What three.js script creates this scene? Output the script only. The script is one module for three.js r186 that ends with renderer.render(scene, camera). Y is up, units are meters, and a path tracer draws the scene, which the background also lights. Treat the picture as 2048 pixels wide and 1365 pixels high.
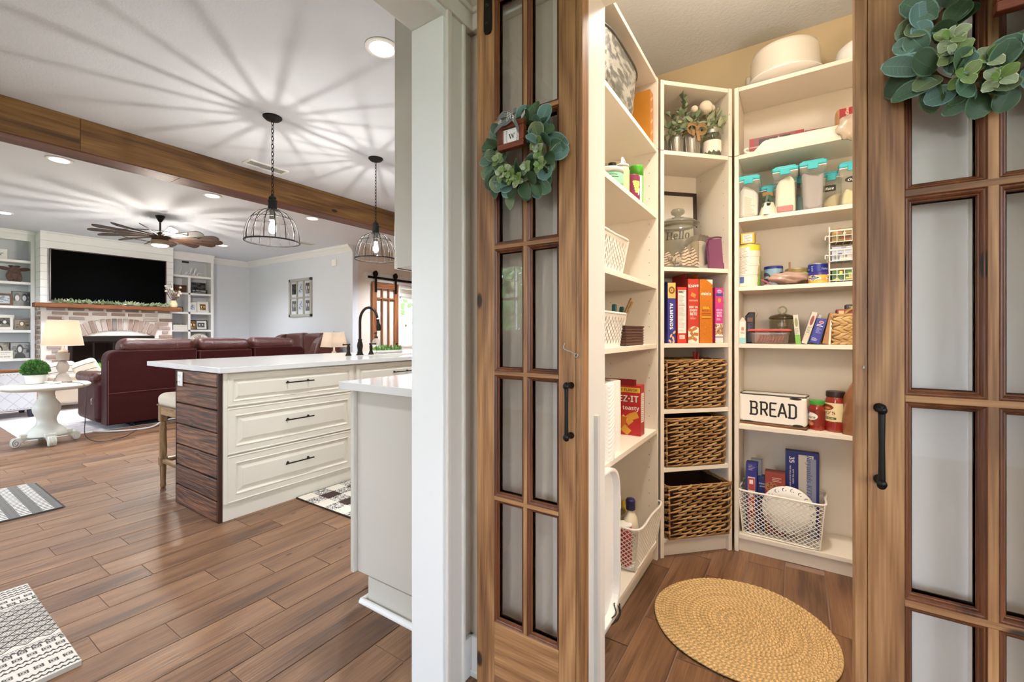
import * as THREE from 'three';
import { mergeGeometries, toCreasedNormals } from 'three/addons/utils/BufferGeometryUtils.js';
import { RoundedBoxGeometry } from 'three/addons/geometries/RoundedBoxGeometry.js';

// ---------- camera, exposure, sky ----------
const CAM_H = 1.13, TURN = 33.21 * Math.PI / 180;
const scene = new THREE.Scene();
const camera = new THREE.PerspectiveCamera(2 * Math.atan(682.5 / 868) * 180 / Math.PI, 2048 / 1365, 0.05, 200);
camera.position.set(0, CAM_H, 0);
camera.lookAt(Math.cos(TURN), CAM_H, -Math.sin(TURN));
camera.setViewOffset(2048, 1365, 0, 16.7, 2048, 1365);
const renderer = new THREE.WebGLRenderer({ antialias: true });
renderer.toneMapping = THREE.LinearToneMapping;
renderer.toneMappingExposure = 1.42;
renderer.shadowMap.enabled = true;
const LIGHT = { sky: 11, can: 10, living: 11.5, pendant: 1.15, fan: 6, table: 0.2, pantry: 6.5, pantryGlow: 1.0, sconce: 0.9, room: 1, chandelier: 1.2 };
const WARM = [1, 0.83, 0.62], SOFT = [0.93, 0.98, 1.07], WARMER = [1, 0.91, 0.8];
{
  const W = 256, H = 128, d = new Float32Array(W * H * 4);
  for (let y = 0; y < H; y++) for (let x = 0; x < W; x++) {
    const up = ((y + 0.5) / H - 0.5) * Math.PI, t = Math.max(0, Math.sin(up)), k = (y * W + x) * 4;
    const c = Math.max(0, Math.min(1, 0.5 + 0.9 * (Math.sin(x * 0.196 + 3 * Math.sin(y * 0.21)) * Math.cos(y * 0.31 + x * 0.0982) - 0.25))) * Math.min(1, t * 4) * (1 - t * 0.6);
    const z = Math.pow(1 - t, 3), sky = [0.42 + 0.5 * z, 0.66 + 0.3 * z, 1.0], low = [0.5, 0.5, 0.46];
    for (let i = 0; i < 3; i++) d[k + i] = up < 0 ? low[i] : sky[i] + (1.15 - sky[i]) * c * 0.7;
    d[k + 3] = 1;
  }
  const t = new THREE.DataTexture(d, W, H, THREE.RGBAFormat, THREE.FloatType);
  t.mapping = THREE.EquirectangularReflectionMapping; t.magFilter = THREE.LinearFilter; t.needsUpdate = true;
  scene.background = t; scene.backgroundIntensity = LIGHT.sky;
}

// ---------- helpers ----------
const { PI, sin, cos, abs, min, max, floor, hypot, sqrt } = Math;
const V = (x, y, z) => new THREE.Vector3(x, y, z);
const W3 = (e, n, h) => V(e, h, -n);
function rng(s) { return () => { s = (s + 0x6D2B79F5) | 0; let t = Math.imul(s ^ (s >>> 15), 1 | s); t = (t + Math.imul(t ^ (t >>> 7), 61 | t)) ^ t; return ((t ^ (t >>> 14)) >>> 0) / 4294967296; }; }
const R0 = rng(7);
const rr = (a, b, R = R0) => a + (b - a) * R();
const used = new Map();
const numbered = (n) => { const k = used.get(n) ?? 0; used.set(n, k + 1); return k ? n + '_' + String(k).padStart(3, '0') : n; };
function thing(name, label, category, e, n, h, rot = 0, group) {
  const g = new THREE.Group(); g.name = numbered(name); g.position.set(e, h, -n); g.rotation.y = rot;
  g.userData = { label, category }; if (group) g.userData.group = group; scene.add(g); return g;
}
function clean(g) {
  if (g.index) g = g.toNonIndexed();
  for (const k of Object.keys(g.attributes)) if (!['position', 'normal', 'uv'].includes(k)) g.deleteAttribute(k);
  if (!g.attributes.normal) g.computeVertexNormals();
  if (!g.attributes.uv) g.setAttribute('uv', new THREE.BufferAttribute(new Float32Array(g.attributes.position.count * 2), 2));
  g.morphAttributes = {}; g.clearGroups(); return g;
}
const merge = (a) => { a = a.flat(9).filter(Boolean); return a.length === 1 ? a[0] : mergeGeometries(a.map(clean)); };
function M(name, geo, mat, parent, kind) {
  if (Array.isArray(geo)) geo = merge(geo);
  const m = new THREE.Mesh(geo, mat); m.name = name; m.castShadow = m.receiveShadow = true;
  if (kind) m.userData.kind = kind; parent.add(m); return m;
}
const struct = (name, geo, mat) => M(numbered(name), geo, mat, scene, 'structure');
// boxes and solids, in metres; x, y, z is the centre of the base for bx, the centre for bc
const bc = (w, h, d, x = 0, y = 0, z = 0) => new THREE.BoxGeometry(w, h, d).translate(x, y, z);
const bx = (w, h, d, x = 0, y = 0, z = 0) => bc(w, h, d, x, y + h / 2, z);
const rb = (w, h, d, r = 0.004, x = 0, y = 0, z = 0, s = 2) => new RoundedBoxGeometry(w, h, d, s, min(r, w / 2.01, h / 2.01, d / 2.01)).translate(x, y + h / 2, z);
const wbox = (e0, e1, n0, n1, h0, h1) => bc(e1 - e0, h1 - h0, n1 - n0, (e0 + e1) / 2, (h0 + h1) / 2, -(n0 + n1) / 2);
const wrb = (e0, e1, n0, n1, h0, h1, r = 0.003) => rb(e1 - e0, h1 - h0, n1 - n0, r, (e0 + e1) / 2, h0, -(n0 + n1) / 2);
const cy = (r0, r1, h, x = 0, y = 0, z = 0, s = 24, open = false) => new THREE.CylinderGeometry(r1, r0, h, s, 1, open).translate(x, y + h / 2, z);
const sp = (r, x, y, z, a = 16, b = 12) => new THREE.SphereGeometry(r, a, b).translate(x, y, z);
const lathe = (pts, s = 28) => new THREE.LatheGeometry(pts.map(([r, y]) => new THREE.Vector2(max(r, 0.0001), y)), s);
const tube = (pts, r, seg = 24, rs = 6, closed = false) => new THREE.TubeGeometry(new THREE.CatmullRomCurve3(pts.map((p) => p.isVector3 ? p : V(...p)), closed), seg, r, rs, closed);
function bar(a, b, r, s = 6) { a = a.isVector3 ? a : V(...a); b = b.isVector3 ? b : V(...b); const d = b.clone().sub(a), L = d.length(); const g = new THREE.CylinderGeometry(r, r, L, s, 1); g.applyQuaternion(new THREE.Quaternion().setFromUnitVectors(V(0, 1, 0), d.normalize())); return g.translate((a.x + b.x) / 2, (a.y + b.y) / 2, (a.z + b.z) / 2); }
const torus = (R, r, x = 0, y = 0, z = 0, s = 32, rs = 8) => new THREE.TorusGeometry(R, r, rs, s).rotateX(PI / 2).translate(x, y, z);
function poly(pts) { const s = new THREE.Shape(); pts.forEach(([x, y], i) => i ? s.lineTo(x, y) : s.moveTo(x, y)); s.closePath(); return s; }
const prism = (shape, depth, bevel = 0) => new THREE.ExtrudeGeometry(shape, bevel ? { depth: depth - 2 * bevel, bevelEnabled: true, bevelThickness: bevel, bevelSize: bevel, bevelSegments: 2, bevelOffset: -bevel, curveSegments: 10 } : { depth, bevelEnabled: false, curveSegments: 10 }).translate(0, 0, bevel);
function rrect(w, h, r, cx = 0, y0 = 0) { const s = new THREE.Shape(), x = cx - w / 2, y = y0; s.moveTo(x + r, y); s.lineTo(x + w - r, y); s.quadraticCurveTo(x + w, y, x + w, y + r); s.lineTo(x + w, y + h - r); s.quadraticCurveTo(x + w, y + h, x + w - r, y + h); s.lineTo(x + r, y + h); s.quadraticCurveTo(x, y + h, x, y + h - r); s.lineTo(x, y + r); s.quadraticCurveTo(x, y, x + r, y); return s; }
// uv in metres, grain along `axis`, with an offset of its own
function uvm(g, axis = 'y', off = [0, 0], k = 1) {
  g = clean(g); const p = g.attributes.position, nn = g.attributes.normal, uv = new Float32Array(p.count * 2), A = { x: 0, y: 1, z: 2 }[axis];
  for (let i = 0; i < p.count; i++) {
    const t = floor(i / 3) * 3, m = [0, 0, 0]; for (let j = 0; j < 3; j++) { m[0] += nn.getX(t + j); m[1] += nn.getY(t + j); m[2] += nn.getZ(t + j); }
    const am = m.map(abs); let D = am.indexOf(max(...am)); const c = [p.getX(i), p.getY(i), p.getZ(i)];
    let ua, va; if (D === A) { [ua, va] = [0, 1, 2].filter((q) => q !== D); } else { va = A; ua = 3 - A - D; }
    uv[i * 2] = c[ua] * k + off[0]; uv[i * 2 + 1] = c[va] * k + off[1];
  }
  g.setAttribute('uv', new THREE.BufferAttribute(uv, 2)); return g;
}
const RO = rng(99); const ro = () => [RO() * 3, RO() * 3];
// ---------- textures ----------
function noiser(seed) {
  const R = rng(seed), T = new Float32Array(65536); for (let i = 0; i < 65536; i++) T[i] = R();
  return (x, y, px, py) => { const xi = floor(x), yi = floor(y), fx = x - xi, fy = y - yi, u = fx * fx * (3 - 2 * fx), v = fy * fy * (3 - 2 * fy), w = (a, n) => ((a % n) + n) % n;
    const q = (a, b) => T[((w(a, px) * 193 + w(b, py) * 7919) & 65535)]; const a = q(xi, yi), b = q(xi + 1, yi), c = q(xi, yi + 1), d = q(xi + 1, yi + 1); return a + (b - a) * u + (c - a) * v + (a - b - c + d) * u * v; };
}
function tex(w, h, f, srgb = true, mx = 1, my = 1) { // f -> [r,g,b] 0..255; covers mx x my metres
  const d = new Uint8Array(w * h * 4); for (let y = 0; y < h; y++) for (let x = 0; x < w; x++) { const c = f(x / w, y / h), k = (y * w + x) * 4; d[k] = max(0, min(255, c[0])); d[k + 1] = max(0, min(255, c[1])); d[k + 2] = max(0, min(255, c[2])); d[k + 3] = 255; }
  const t = new THREE.DataTexture(d, w, h); t.magFilter = THREE.LinearFilter; t.minFilter = THREE.LinearMipmapLinearFilter; t.wrapS = t.wrapT = THREE.RepeatWrapping; if (srgb) t.colorSpace = THREE.SRGBColorSpace; t.repeat.set(1 / mx, 1 / my); t.needsUpdate = true; return t;
}
const mixc = (a, b, t) => [a[0] + (b[0] - a[0]) * t, a[1] + (b[1] - a[1]) * t, a[2] + (b[2] - a[2]) * t];
const smooth = (a, b, x) => { x = max(0, min(1, (x - a) / (b - a))); return x * x * (3 - 2 * x); };
function woodTex(w, h, mx, my, seed, light, mid, dark, o = {}) { // grain along v
  const N = noiser(seed), { fine = 40, ring = 9, contrast = 1, blotch = 0.5, knots = [] } = o;
  return tex(w, h, (u, v) => {
    let warp = N(u * 3, v * 3, 3, 3) * 0.8 + N(u * 6, v * 5, 6, 5) * 0.25, kn = 0, uu = u;
    for (const [ku, kv, kr] of knots) { const dx = (u - ku) * mx, dy = (v - kv) * my * 0.45, r = hypot(dx, dy) / kr; if (r < 5) { kn = max(kn, smooth(1.1, 0.5, r)); uu += 0.9 * kr / mx * Math.exp(-r * r / 3) * Math.sign(dx || 1); } }
    const s = (uu * ring + warp * 2.2) % 1, rg = abs(s * 2 - 1), f1 = N(u * fine, v * 4, fine, 4), f2 = N(u * fine * 4, v * 14, fine * 4, 14), b = N(u * 4, v * 2, 4, 2);
    let t = 0.5 + contrast * ((rg - 0.5) * 0.42 + (f1 - 0.5) * 0.5 + (f2 - 0.5) * 0.5) + (b - 0.5) * blotch;
    let c = t < 0.5 ? mixc(dark, mid, max(0, t * 2)) : mixc(mid, light, min(1, t * 2 - 1));
    return mixc(c, dark.map((q) => q * 0.55), kn);
  }, true, mx, my);
}
const doorTex = woodTex(512, 1024, 0.36, 1.1, 3, [184, 138, 92], [146, 102, 64], [94, 60, 36], { fine: 36, ring: 6, blotch: 0.55, contrast: 0.72, knots: [[0.2, 0.3, 0.012], [0.72, 0.8, 0.01]] });
const beamTex = woodTex(512, 1024, 0.6, 2.4, 5, [150, 112, 62], [118, 82, 42], [72, 46, 24], { fine: 30, ring: 4, blotch: 0.7, contrast: 0.8, knots: [[0.5, 0.4, 0.02], [0.3, 0.8, 0.015]] });
const burntTex = woodTex(512, 1024, 0.3, 0.9, 11, [150, 104, 70], [104, 66, 44], [48, 28, 20], { fine: 26, ring: 9, contrast: 1.25, blotch: 0.5, knots: [[0.6, 0.5, 0.012]] });
const tileTex = woodTex(512, 1024, 0.5, 1.3, 17, [150, 116, 86], [122, 90, 65], [88, 62, 45], { fine: 30, ring: 4, contrast: 0.75, blotch: 0.7, knots: [[0.25, 0.3, 0.008], [0.7, 0.75, 0.007]] });
const oakTex = woodTex(256, 512, 0.2, 0.6, 23, [176, 140, 96], [146, 112, 74], [106, 78, 48], { fine: 30, ring: 5 });
const N1 = noiser(41);
const grainBump = tex(512, 512, (u, v) => { const q = 255 * (0.5 * N1(u * 64, v * 8, 64, 8) + 0.5 * N1(u * 160, v * 14, 160, 14)); return [q, q, q]; }, false, 0.3, 0.9);
const tileBump = tex(512, 512, (u, v) => { const q = 255 * (0.6 * N1(u * 20, v * 5, 20, 5) + 0.4 * N1(u * 90, v * 12, 90, 12)); return [q, q, q]; }, false, 0.3, 0.9);
const popcorn = tex(512, 512, (u, v) => { const q = 255 * (0.5 * N1(u * 70, v * 70, 70, 70) + 0.5 * N1(u * 150, v * 150, 150, 150)); return [q, q, q]; }, false, 0.8, 0.8);
const leatherBump = tex(512, 512, (u, v) => { const q = 255 * (0.6 * N1(u * 9, v * 7, 9, 7) + 0.25 * N1(u * 40, v * 40, 40, 40) + 0.15 * N1(u * 120, v * 120, 120, 120)); return [q, q, q]; }, false, 0.6, 0.6);
const weaveBump = tex(256, 256, (u, v) => { const q = 127 + 60 * sin(u * 2 * PI * 40) * sin(v * 2 * PI * 40) + 60 * (N1(u * 90, v * 90, 90, 90) - 0.5); return [q, q, q]; }, false, 0.12, 0.12);
// flat print, lettering
function print(w, h, draw) { const c = document.createElement('canvas'); c.width = w; c.height = h; const g = c.getContext('2d'); draw(g, w, h); const t = new THREE.CanvasTexture(c); t.colorSpace = THREE.SRGBColorSpace; t.anisotropy = 8; return t; }
const say = (g, s, x, y, font, fill, align = 'center') => { g.font = font; g.fillStyle = fill; g.textAlign = align; g.textBaseline = 'middle'; g.fillText(s, x, y); };
const lines = (g, x, y, w, n, dy, fill, th = 2, R = R0) => { g.fillStyle = fill; for (let i = 0; i < n; i++) g.fillRect(x, y + i * dy, w * (0.55 + 0.45 * R()), th); };
// ---------- materials ----------
const C = (hex) => new THREE.Color(hex);
const mat = (color, roughness = 0.6, o = {}) => new THREE.MeshStandardMaterial({ color: C(color), roughness, ...o });
const phys = (color, roughness, o = {}) => new THREE.MeshPhysicalMaterial({ color: C(color), roughness, ...o });
const wood = (map, roughness, o = {}) => new THREE.MeshStandardMaterial({ map, roughness, bumpMap: grainBump, bumpScale: 0.0006, ...o });
const glow = (c, k) => new THREE.MeshStandardMaterial({ color: 0x222222, emissive: new THREE.Color(...c), emissiveIntensity: k });
const printed = (t, roughness = 0.45, o = {}) => new THREE.MeshStandardMaterial({ map: t, roughness, ...o });
const MT = {
  trim: mat('#e9e7e3', 0.35), wallLiving: mat('#d6d8dc', 0.7), wallKitchen: mat('#dccfc0', 0.7), wallRoom: mat('#cdbfae', 0.7), wallPantry: mat('#cdb994', 0.75),
  ceiling: mat('#dadde2', 0.9, { bumpMap: popcorn, bumpScale: 0.0012 }), shelf: mat('#e6dccd', 0.45), cream: mat('#e4dccb', 0.4), panelCab: mat('#cfc8bc', 0.4), quartz: mat('#e2dfda', 0.12),
  door: wood(doorTex, 0.42), doorDark: wood(doorTex, 0.42, { color: C('#b08a70') }), beam: wood(beamTex, 0.55), burnt: wood(burntTex, 0.5, { bumpScale: 0.0015 }), oak: wood(oakTex, 0.6), mantel: wood(oakTex, 0.6, { color: C('#d09a6c') }),
  tile: [0, 1, 2, 3].map((i) => new THREE.MeshStandardMaterial({ map: tileTex, roughness: 0.36 + 0.03 * i, bumpMap: tileBump, bumpScale: 0.0026, color: C(['#fff6ee', '#f0e6dc', '#fffaf4', '#e6dcd2'][i]) })),
  grout: mat('#8f7464', 0.85), black: mat('#17130f', 0.4, { metalness: 0.5 }), bronze: mat('#2b211c', 0.32, { metalness: 0.75 }), darkMetal: mat('#1f1c1b', 0.6, { metalness: 0.35 }),
  pane: phys('#ffffff', 0.02, { transmission: 1, thickness: 0, ior: 1.5, side: THREE.DoubleSide }), white: mat('#efece6', 0.45), whitePlastic: mat('#f0ece4', 0.35), paper: mat('#f1ece2', 0.9),
  steel: mat('#b9b4ab', 0.3, { metalness: 0.9 }), zinc: mat('#a9a79f', 0.45, { metalness: 0.7 }), clear: phys('#ffffff', 0.03, { transmission: 1, thickness: 0, ior: 1.45, side: THREE.DoubleSide }),
  frosted: phys('#f4f1ea', 0.35, { transmission: 0.8, thickness: 0, ior: 1.4, side: THREE.DoubleSide }),
};
// ---------- the room shell ----------
const CEIL = 2.755;
const cutWall = (dir, a0, a1, b0, b1, h0, h1, holes = []) => { // dir 'n': wall runs along n (a = e thickness); dir 'e': wall runs along e (a = n thickness)
  const out = [], put = (p, q, r, s) => { if (q > p && s > r) out.push(dir === 'n' ? wbox(a0, a1, p, q, r, s) : wbox(p, q, a0, a1, r, s)); };
  let at = b0; for (const [p, q, r, s] of [...holes].sort((x, y) => x[0] - y[0])) { put(at, p, h0, h1); put(p, q, h0, r); put(p, q, s, h1); at = q; } put(at, b1, h0, h1); return merge(out);
};
const WIN_W = [[3.15, 4.5, 1.12, 2.15], [5.4, 7.2, 0.25, 2.3], [7.9, 9.7, 0.25, 2.3], [-0.1, 0.85, 0.5, 2.2]];
struct('wall_west', cutWall('n', -3.34, -3.2, -2.74, 10.8, 0, CEIL, WIN_W), MT.wallLiving);
const WIN_S = [[-2.6, -0.2, 0.5, 2.3]];
struct('wall_south', cutWall('e', -2.74, -2.6, -3.2, 9.0, 0, CEIL, WIN_S), MT.wallRoom);
struct('wall_north', wbox(-3.2, 5.22, 10.65, 10.8, 0, CEIL), MT.wallLiving);
struct('wall_east', wbox(9.0, 9.14, -2.74, 8.52, 0, CEIL), MT.wallKitchen);
// the wall with the wide cased opening: its kitchen half is light, its room half beige
struct('wall_opening', [cutWall('e', 0.91, 0.965, -3.2, 9.0, 0, CEIL, [[-1.2, 1.012, 0, 2.107]])], MT.wallRoom);
struct('wall_kitchen', [cutWall('e', 0.965, 1.018, -3.2, 9.0, 0, CEIL, [[-1.2, 1.012, 0, 2.107]])], MT.wallLiving);
struct('wall_pantry_front', cutWall('n', 1.14, 1.2, -2.6, 0.91, 0, CEIL, [[-0.17, 0.502, 0, 2.14]]), MT.wallRoom);
struct('wall_pantry_inner', cutWall('n', 1.2, 1.258, -0.74, 0.91, 0, CEIL, [[-0.17, 0.502, 0, 2.14]]), MT.wallPantry);
struct('wall_pantry_back', wbox(2.8, 2.92, -0.74, 0.905, 0, CEIL), MT.wallPantry);
struct('wall_pantry_left', wbox(1.258, 2.8, 0.896, 0.909, 0, CEIL), MT.wallPantry);
struct('wall_pantry_right', wbox(1.258, 2.8, -0.74, -0.62, 0, CEIL), MT.wallPantry);
struct('wall_living_east', wbox(5.1, 5.22, 6.86, 10.65, 0, CEIL), MT.wallLiving);
struct('wall_barn_door', cutWall('e', 6.865, 6.98, 5.22, 9.0, 0, CEIL, [[6.22, 7.2, 0, 2.07]]), MT.wallKitchen);
const WIN_B = [7.62, 8.75, 0.72, 2.05];
struct('wall_sunroom', cutWall('e', 8.4, 8.52, 5.22, 9.0, 0, CEIL, [WIN_B]), MT.wallKitchen);
struct('ceiling', uvm(merge([wbox(-3.34, 5.22, -2.74, 10.8, CEIL, CEIL + 0.12), wbox(5.22, 9.14, -2.74, 8.52, CEIL, CEIL + 0.12)]), 'x'), MT.ceiling);
// trims of the cased opening
struct('trim_1', [wrb(0.985, 1.012, 0.895, 1.03, 0, 2.095, 0.004), wrb(-1.2, -1.173, 0.895, 1.03, 0, 2.095, 0.004), wrb(-1.2, 1.012, 0.895, 1.03, 2.095, 2.122, 0.004)], MT.trim);
struct('trim_2', [wrb(1.0, 1.02, 0.888, 0.91, 0, 2.12, 0.003), wrb(1.02, 1.085, 0.896, 0.91, 0, 2.12, 0.003), wrb(1.075, 1.09, 0.89, 0.91, 0, 2.12, 0.004), wrb(-1.3, 1.14, 0.885, 0.912, 2.118, 2.178, 0.003), wrb(-1.3, 1.14, 0.875, 0.912, 2.17, 2.186, 0.003)], mat('#ddd3c6', 0.4));
struct('trim_3', [wrb(1.02, 1.09, 1.018, 1.035, 0, 2.18, 0.003), wrb(-1.3, 1.09, 1.018, 1.035, 2.105, 2.18, 0.003)], MT.trim);
// trims of the pantry opening and the board that carries the sliding doors
struct('trim_4', [wrb(1.13, 1.27, 0.49, 0.504, 0, 2.14, 0.003), wrb(1.13, 1.27, -0.172, -0.158, 0, 2.14, 0.003), wrb(1.13, 1.27, -0.17, 0.5, 2.128, 2.142, 0.003)], mat('#ded5c9', 0.4));
struct('trim_5', [wrb(1.124, 1.14, 0.5, 0.595, 0, 2.12, 0.003), wrb(1.124, 1.14, -0.265, -0.168, 0, 2.12, 0.003), wrb(1.116, 1.14, -1.6, 0.912, 2.118, 2.178, 0.003), wrb(1.106, 1.14, -1.6, 0.912, 2.17, 2.186, 0.003)], mat('#e4ddd4', 0.4));
struct('baseboard_pantry_wall', [wrb(1.124, 1.14, 0.595, 0.91, 0, 0.13), wrb(1.118, 1.14, 0.595, 0.91, 0, 0.02)], MT.trim);
struct('baseboard_opening', wrb(1.09, 1.14, 0.895, 0.91, 0, 0.13), MT.trim);
struct('baseboard_living', wrb(5.085, 5.1, 6.86, 10.65, 0, 0.13), MT.trim);
struct('baseboard_north', wrb(-3.2, 5.1, 10.635, 10.65, 0, 0.13), MT.trim);
// crown of the living room
const crownP = poly([[0, 0], [0.012, 0], [0.016, 0.02], [0.03, 0.03], [0.06, 0.062], [0.085, 0.078], [0.092, 0.1], [0.11, 0.1], [0.11, 0.115], [0, 0.115]]);
const crown = (len) => prism(crownP, len);
struct('trim_6', [crown(3.79).rotateY(PI).translate(5.1, CEIL - 0.115, -6.86), crown(8.3).rotateY(PI / 2).rotateY(PI).translate(5.1, CEIL - 0.115, -10.65)], MT.trim);
// windows
function windowIn(dir, a0, a1, [p, q, r, s], rows, cols) {
  const g = new THREE.Group(); g.name = numbered('window'); g.userData.kind = 'structure'; scene.add(g);
  const B = (p0, p1, a, b, h0, h1) => dir === 'n' ? wbox(a, b, p0, p1, h0, h1) : wbox(p0, p1, a, b, h0, h1), m = (a0 + a1) / 2, f = [], t = 0.05;
  f.push(B(p, p + t, a0, a1, r, s), B(q - t, q, a0, a1, r, s), B(p, q, a0, a1, r, r + t), B(p, q, a0, a1, s - t, s));
  for (let i = 1; i < cols; i++) { const x = p + (q - p) * i / cols, k = i === cols / 2 ? 0.03 : 0.009; f.push(B(x - k, x + k, m - 0.02, m + 0.02, r, s)); }
  for (let i = 1; i < rows; i++) { const y = r + (s - r) * i / rows, k = i === rows / 2 ? 0.022 : 0.009; f.push(B(p, q, m - 0.02, m + 0.02, y - k, y + k)); }
  M('window_frame', f, MT.trim, g);
  const c = 0.08, lo = a0 - 0.018, hi = a1 + 0.018;
  M('window_casing', [B(p - c, p, lo, hi, r - c, s + c), B(q, q + c, lo, hi, r - c, s + c), B(p - c, q + c, lo, hi, s, s + c), B(p - c - 0.02, q + c + 0.02, lo - 0.02, hi + 0.02, r - 0.03, r), B(p - c, q + c, lo, hi, r - c, r - 0.03)].slice(0, 5), MT.trim, g);
  M('window_pane', B(p + t, q - t, m - 0.002, m + 0.002, r + t, s - t), MT.clear, g);
  return g;
}
WIN_W.forEach((w) => windowIn('n', -3.34, -3.2, w, 4, 4)); windowIn('e', -2.74, -2.6, WIN_S[0], 4, 4);
windowIn('e', 8.4, 8.52, WIN_B, 4, 2);
// ---------- floor: wood-look tiles laid in rows ----------
{
  const base = struct('floor', wbox(-3.34, 9.14, -2.74, 10.8, -0.08, -0.0035), MT.grout);
  const TW = 0.1545, TL = 0.6135, N0 = 0.043, R = rng(5), off = {};
  const known = [[0.12, 2.431], [0.27, 2.19], [0.43, 2.35], [0.58, 2.15], [3.69, 0.6075], [3.23, 0.573], [3.39, 0.744], [3.08, 0.8175], [2.92, 0.668], [2.61, 0.779], [2.45, 0.585], [2.145, 0.486], [1.99, 0.6715], [3.55, 0.888], [3.87, 1.0025]];
  for (const [n, e] of known) off[floor((n - N0) / TW)] = e;
  const shape = []; for (let i = 0; i < 5; i++) { const g = new THREE.BoxGeometry(TL - 0.0035, 0.008, TW - 0.0035).toNonIndexed(); shape.push(uvm(prism(rrect(TL - 0.0038, TW - 0.0038, 0.0015, 0, -TW / 2 + 0.0019), 0.008, 0.0012).rotateX(-PI / 2).translate(0, -0.008, 0), 'x', [R() * 3, R() * 3])); }
  const list = [], P = new THREE.Vector3();
  camera.updateMatrixWorld(); camera.updateProjectionMatrix();
  for (let k = -18; k < 62; k++) {
    const n = N0 + (k + 0.5) * TW, o = off[k] ?? R() * TL; if (n > 9.6) continue;
    for (let j = -8; j < 14; j++) { const e = o + (j + 0.5) * TL; if (e < -3.0 || e > 7.2 || (n > 0.62 && n < 1.0 && e > 1.3) || (n < 0.9 && e > 2.75)) continue;
      let seen = false; for (const [a, b] of [[0, 0], [0.5, 0.5], [-0.5, -0.5], [0.5, -0.5], [-0.5, 0.5]]) { P.set(e + a * TL, 0, -n - b * TW).project(camera); if (abs(P.x) < 1.02 && abs(P.y) < 1.05 && P.z < 1 && P.z > -1) seen = true; }
      // hidden behind the column and the wall beside it
      const dep = e * cos(TURN) + n * sin(TURN), px = 1024 + 868 * (e * sin(TURN) - n * cos(TURN)) / dep; if (px > 825 && n > 0.9) seen = false; if (px < 1200 && px > 830 && n < 0.9 && e > 1.1) seen = false;
      list.push({ e, n, seen, d: hypot(e, n), v: floor(R() * 5), m: floor(R() * 4) }); }
  }
  list.sort((a, b) => (b.seen - a.seen) || a.d - b.d);
  const rest = [];
  list.forEach((t, i) => { if (i < 290 && t.seen) { const m = M('floor_tile', shape[t.v], MT.tile[t.m], base); m.position.set(t.e, 0, -t.n); } else rest.push(shape[t.v].clone().translate(t.e, 0, -t.n)); });
  M('far_floor_tiles', rest, MT.tile[2], base, 'stuff');
}
// ---------- lamps of the room ----------
function spot(parent, k, c, angle = 1.15, y = -0.02) { const s = new THREE.SpotLight(new THREE.Color(...c), k, 0, angle, 0.7, 2); s.position.set(0, y, 0); s.castShadow = true; s.shadow.radius = 5; s.name = 'lamp_light'; parent.add(s); const t = new THREE.Object3D(); t.name = 'lamp_target'; t.position.set(0, -2, 0); parent.add(t); s.target = t; return s; }
function point(parent, k, c, x, y, z, radius = 1) { const p = new THREE.PointLight(new THREE.Color(...c), k, 0, 2); p.position.set(x, y, z); p.castShadow = true; p.shadow.radius = radius; p.name = 'lamp_light'; parent.add(p); return p; }
function canLight(e, n, label, k = LIGHT.can, c = SOFT) {
  const g = thing('recessed_light', label, 'ceiling light', e, n, CEIL, 0, 'recessed ceiling lights');
  M('trim_ring', lathe([[0.068, -0.012], [0.07, -0.002], [0.074, -0.006], [0.092, -0.006], [0.096, 0.0], [0.072, 0]], 32), MT.white, g);
  M('lens', cy(0.069, 0.069, 0.004, 0, -0.01, 0, 28), glow([1, 0.97, 0.9], 3), g);
  spot(g, k, c); return g;
}
canLight(1.664, 1.975, 'bright recessed ceiling light beside the white upper cabinet, nearest of all');
canLight(-0.4, 1.975, 'recessed ceiling light over the kitchen floor, out of view to the left'); canLight(3.6, 1.975, 'recessed ceiling light hidden behind the upper cabinet');
canLight(-0.4, 3.7, 'recessed ceiling light west of the island pendants');
canLight(1.08, 5.78, 'recessed ceiling light just behind the beam, leftmost of the row', LIGHT.living); canLight(2.355, 5.78, 'recessed ceiling light behind the beam, above and right of the fan', LIGHT.living); canLight(3.6, 5.74, 'recessed ceiling light between the two cage pendants', LIGHT.living);
canLight(-0.3, 5.78, 'recessed ceiling light behind the beam, past the left edge', LIGHT.living); canLight(1.14, 8.95, 'recessed ceiling light above the left bookcase at the edge of the photo', LIGHT.living);
canLight(2.44, 9.04, 'recessed ceiling light glowing behind the ceiling fan blades', LIGHT.living); canLight(3.8, 8.9, 'recessed ceiling light over the far corner of the living room', LIGHT.living);
canLight(6.0, 5.85, 'recessed ceiling light near the far barn door, hidden by the cabinet', 40); canLight(6.6, 3.2, 'recessed ceiling light in the hidden east end of the kitchen', 20); canLight(7.2, 7.7, 'recessed ceiling light of the sunny room behind the far barn door', 22);
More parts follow.
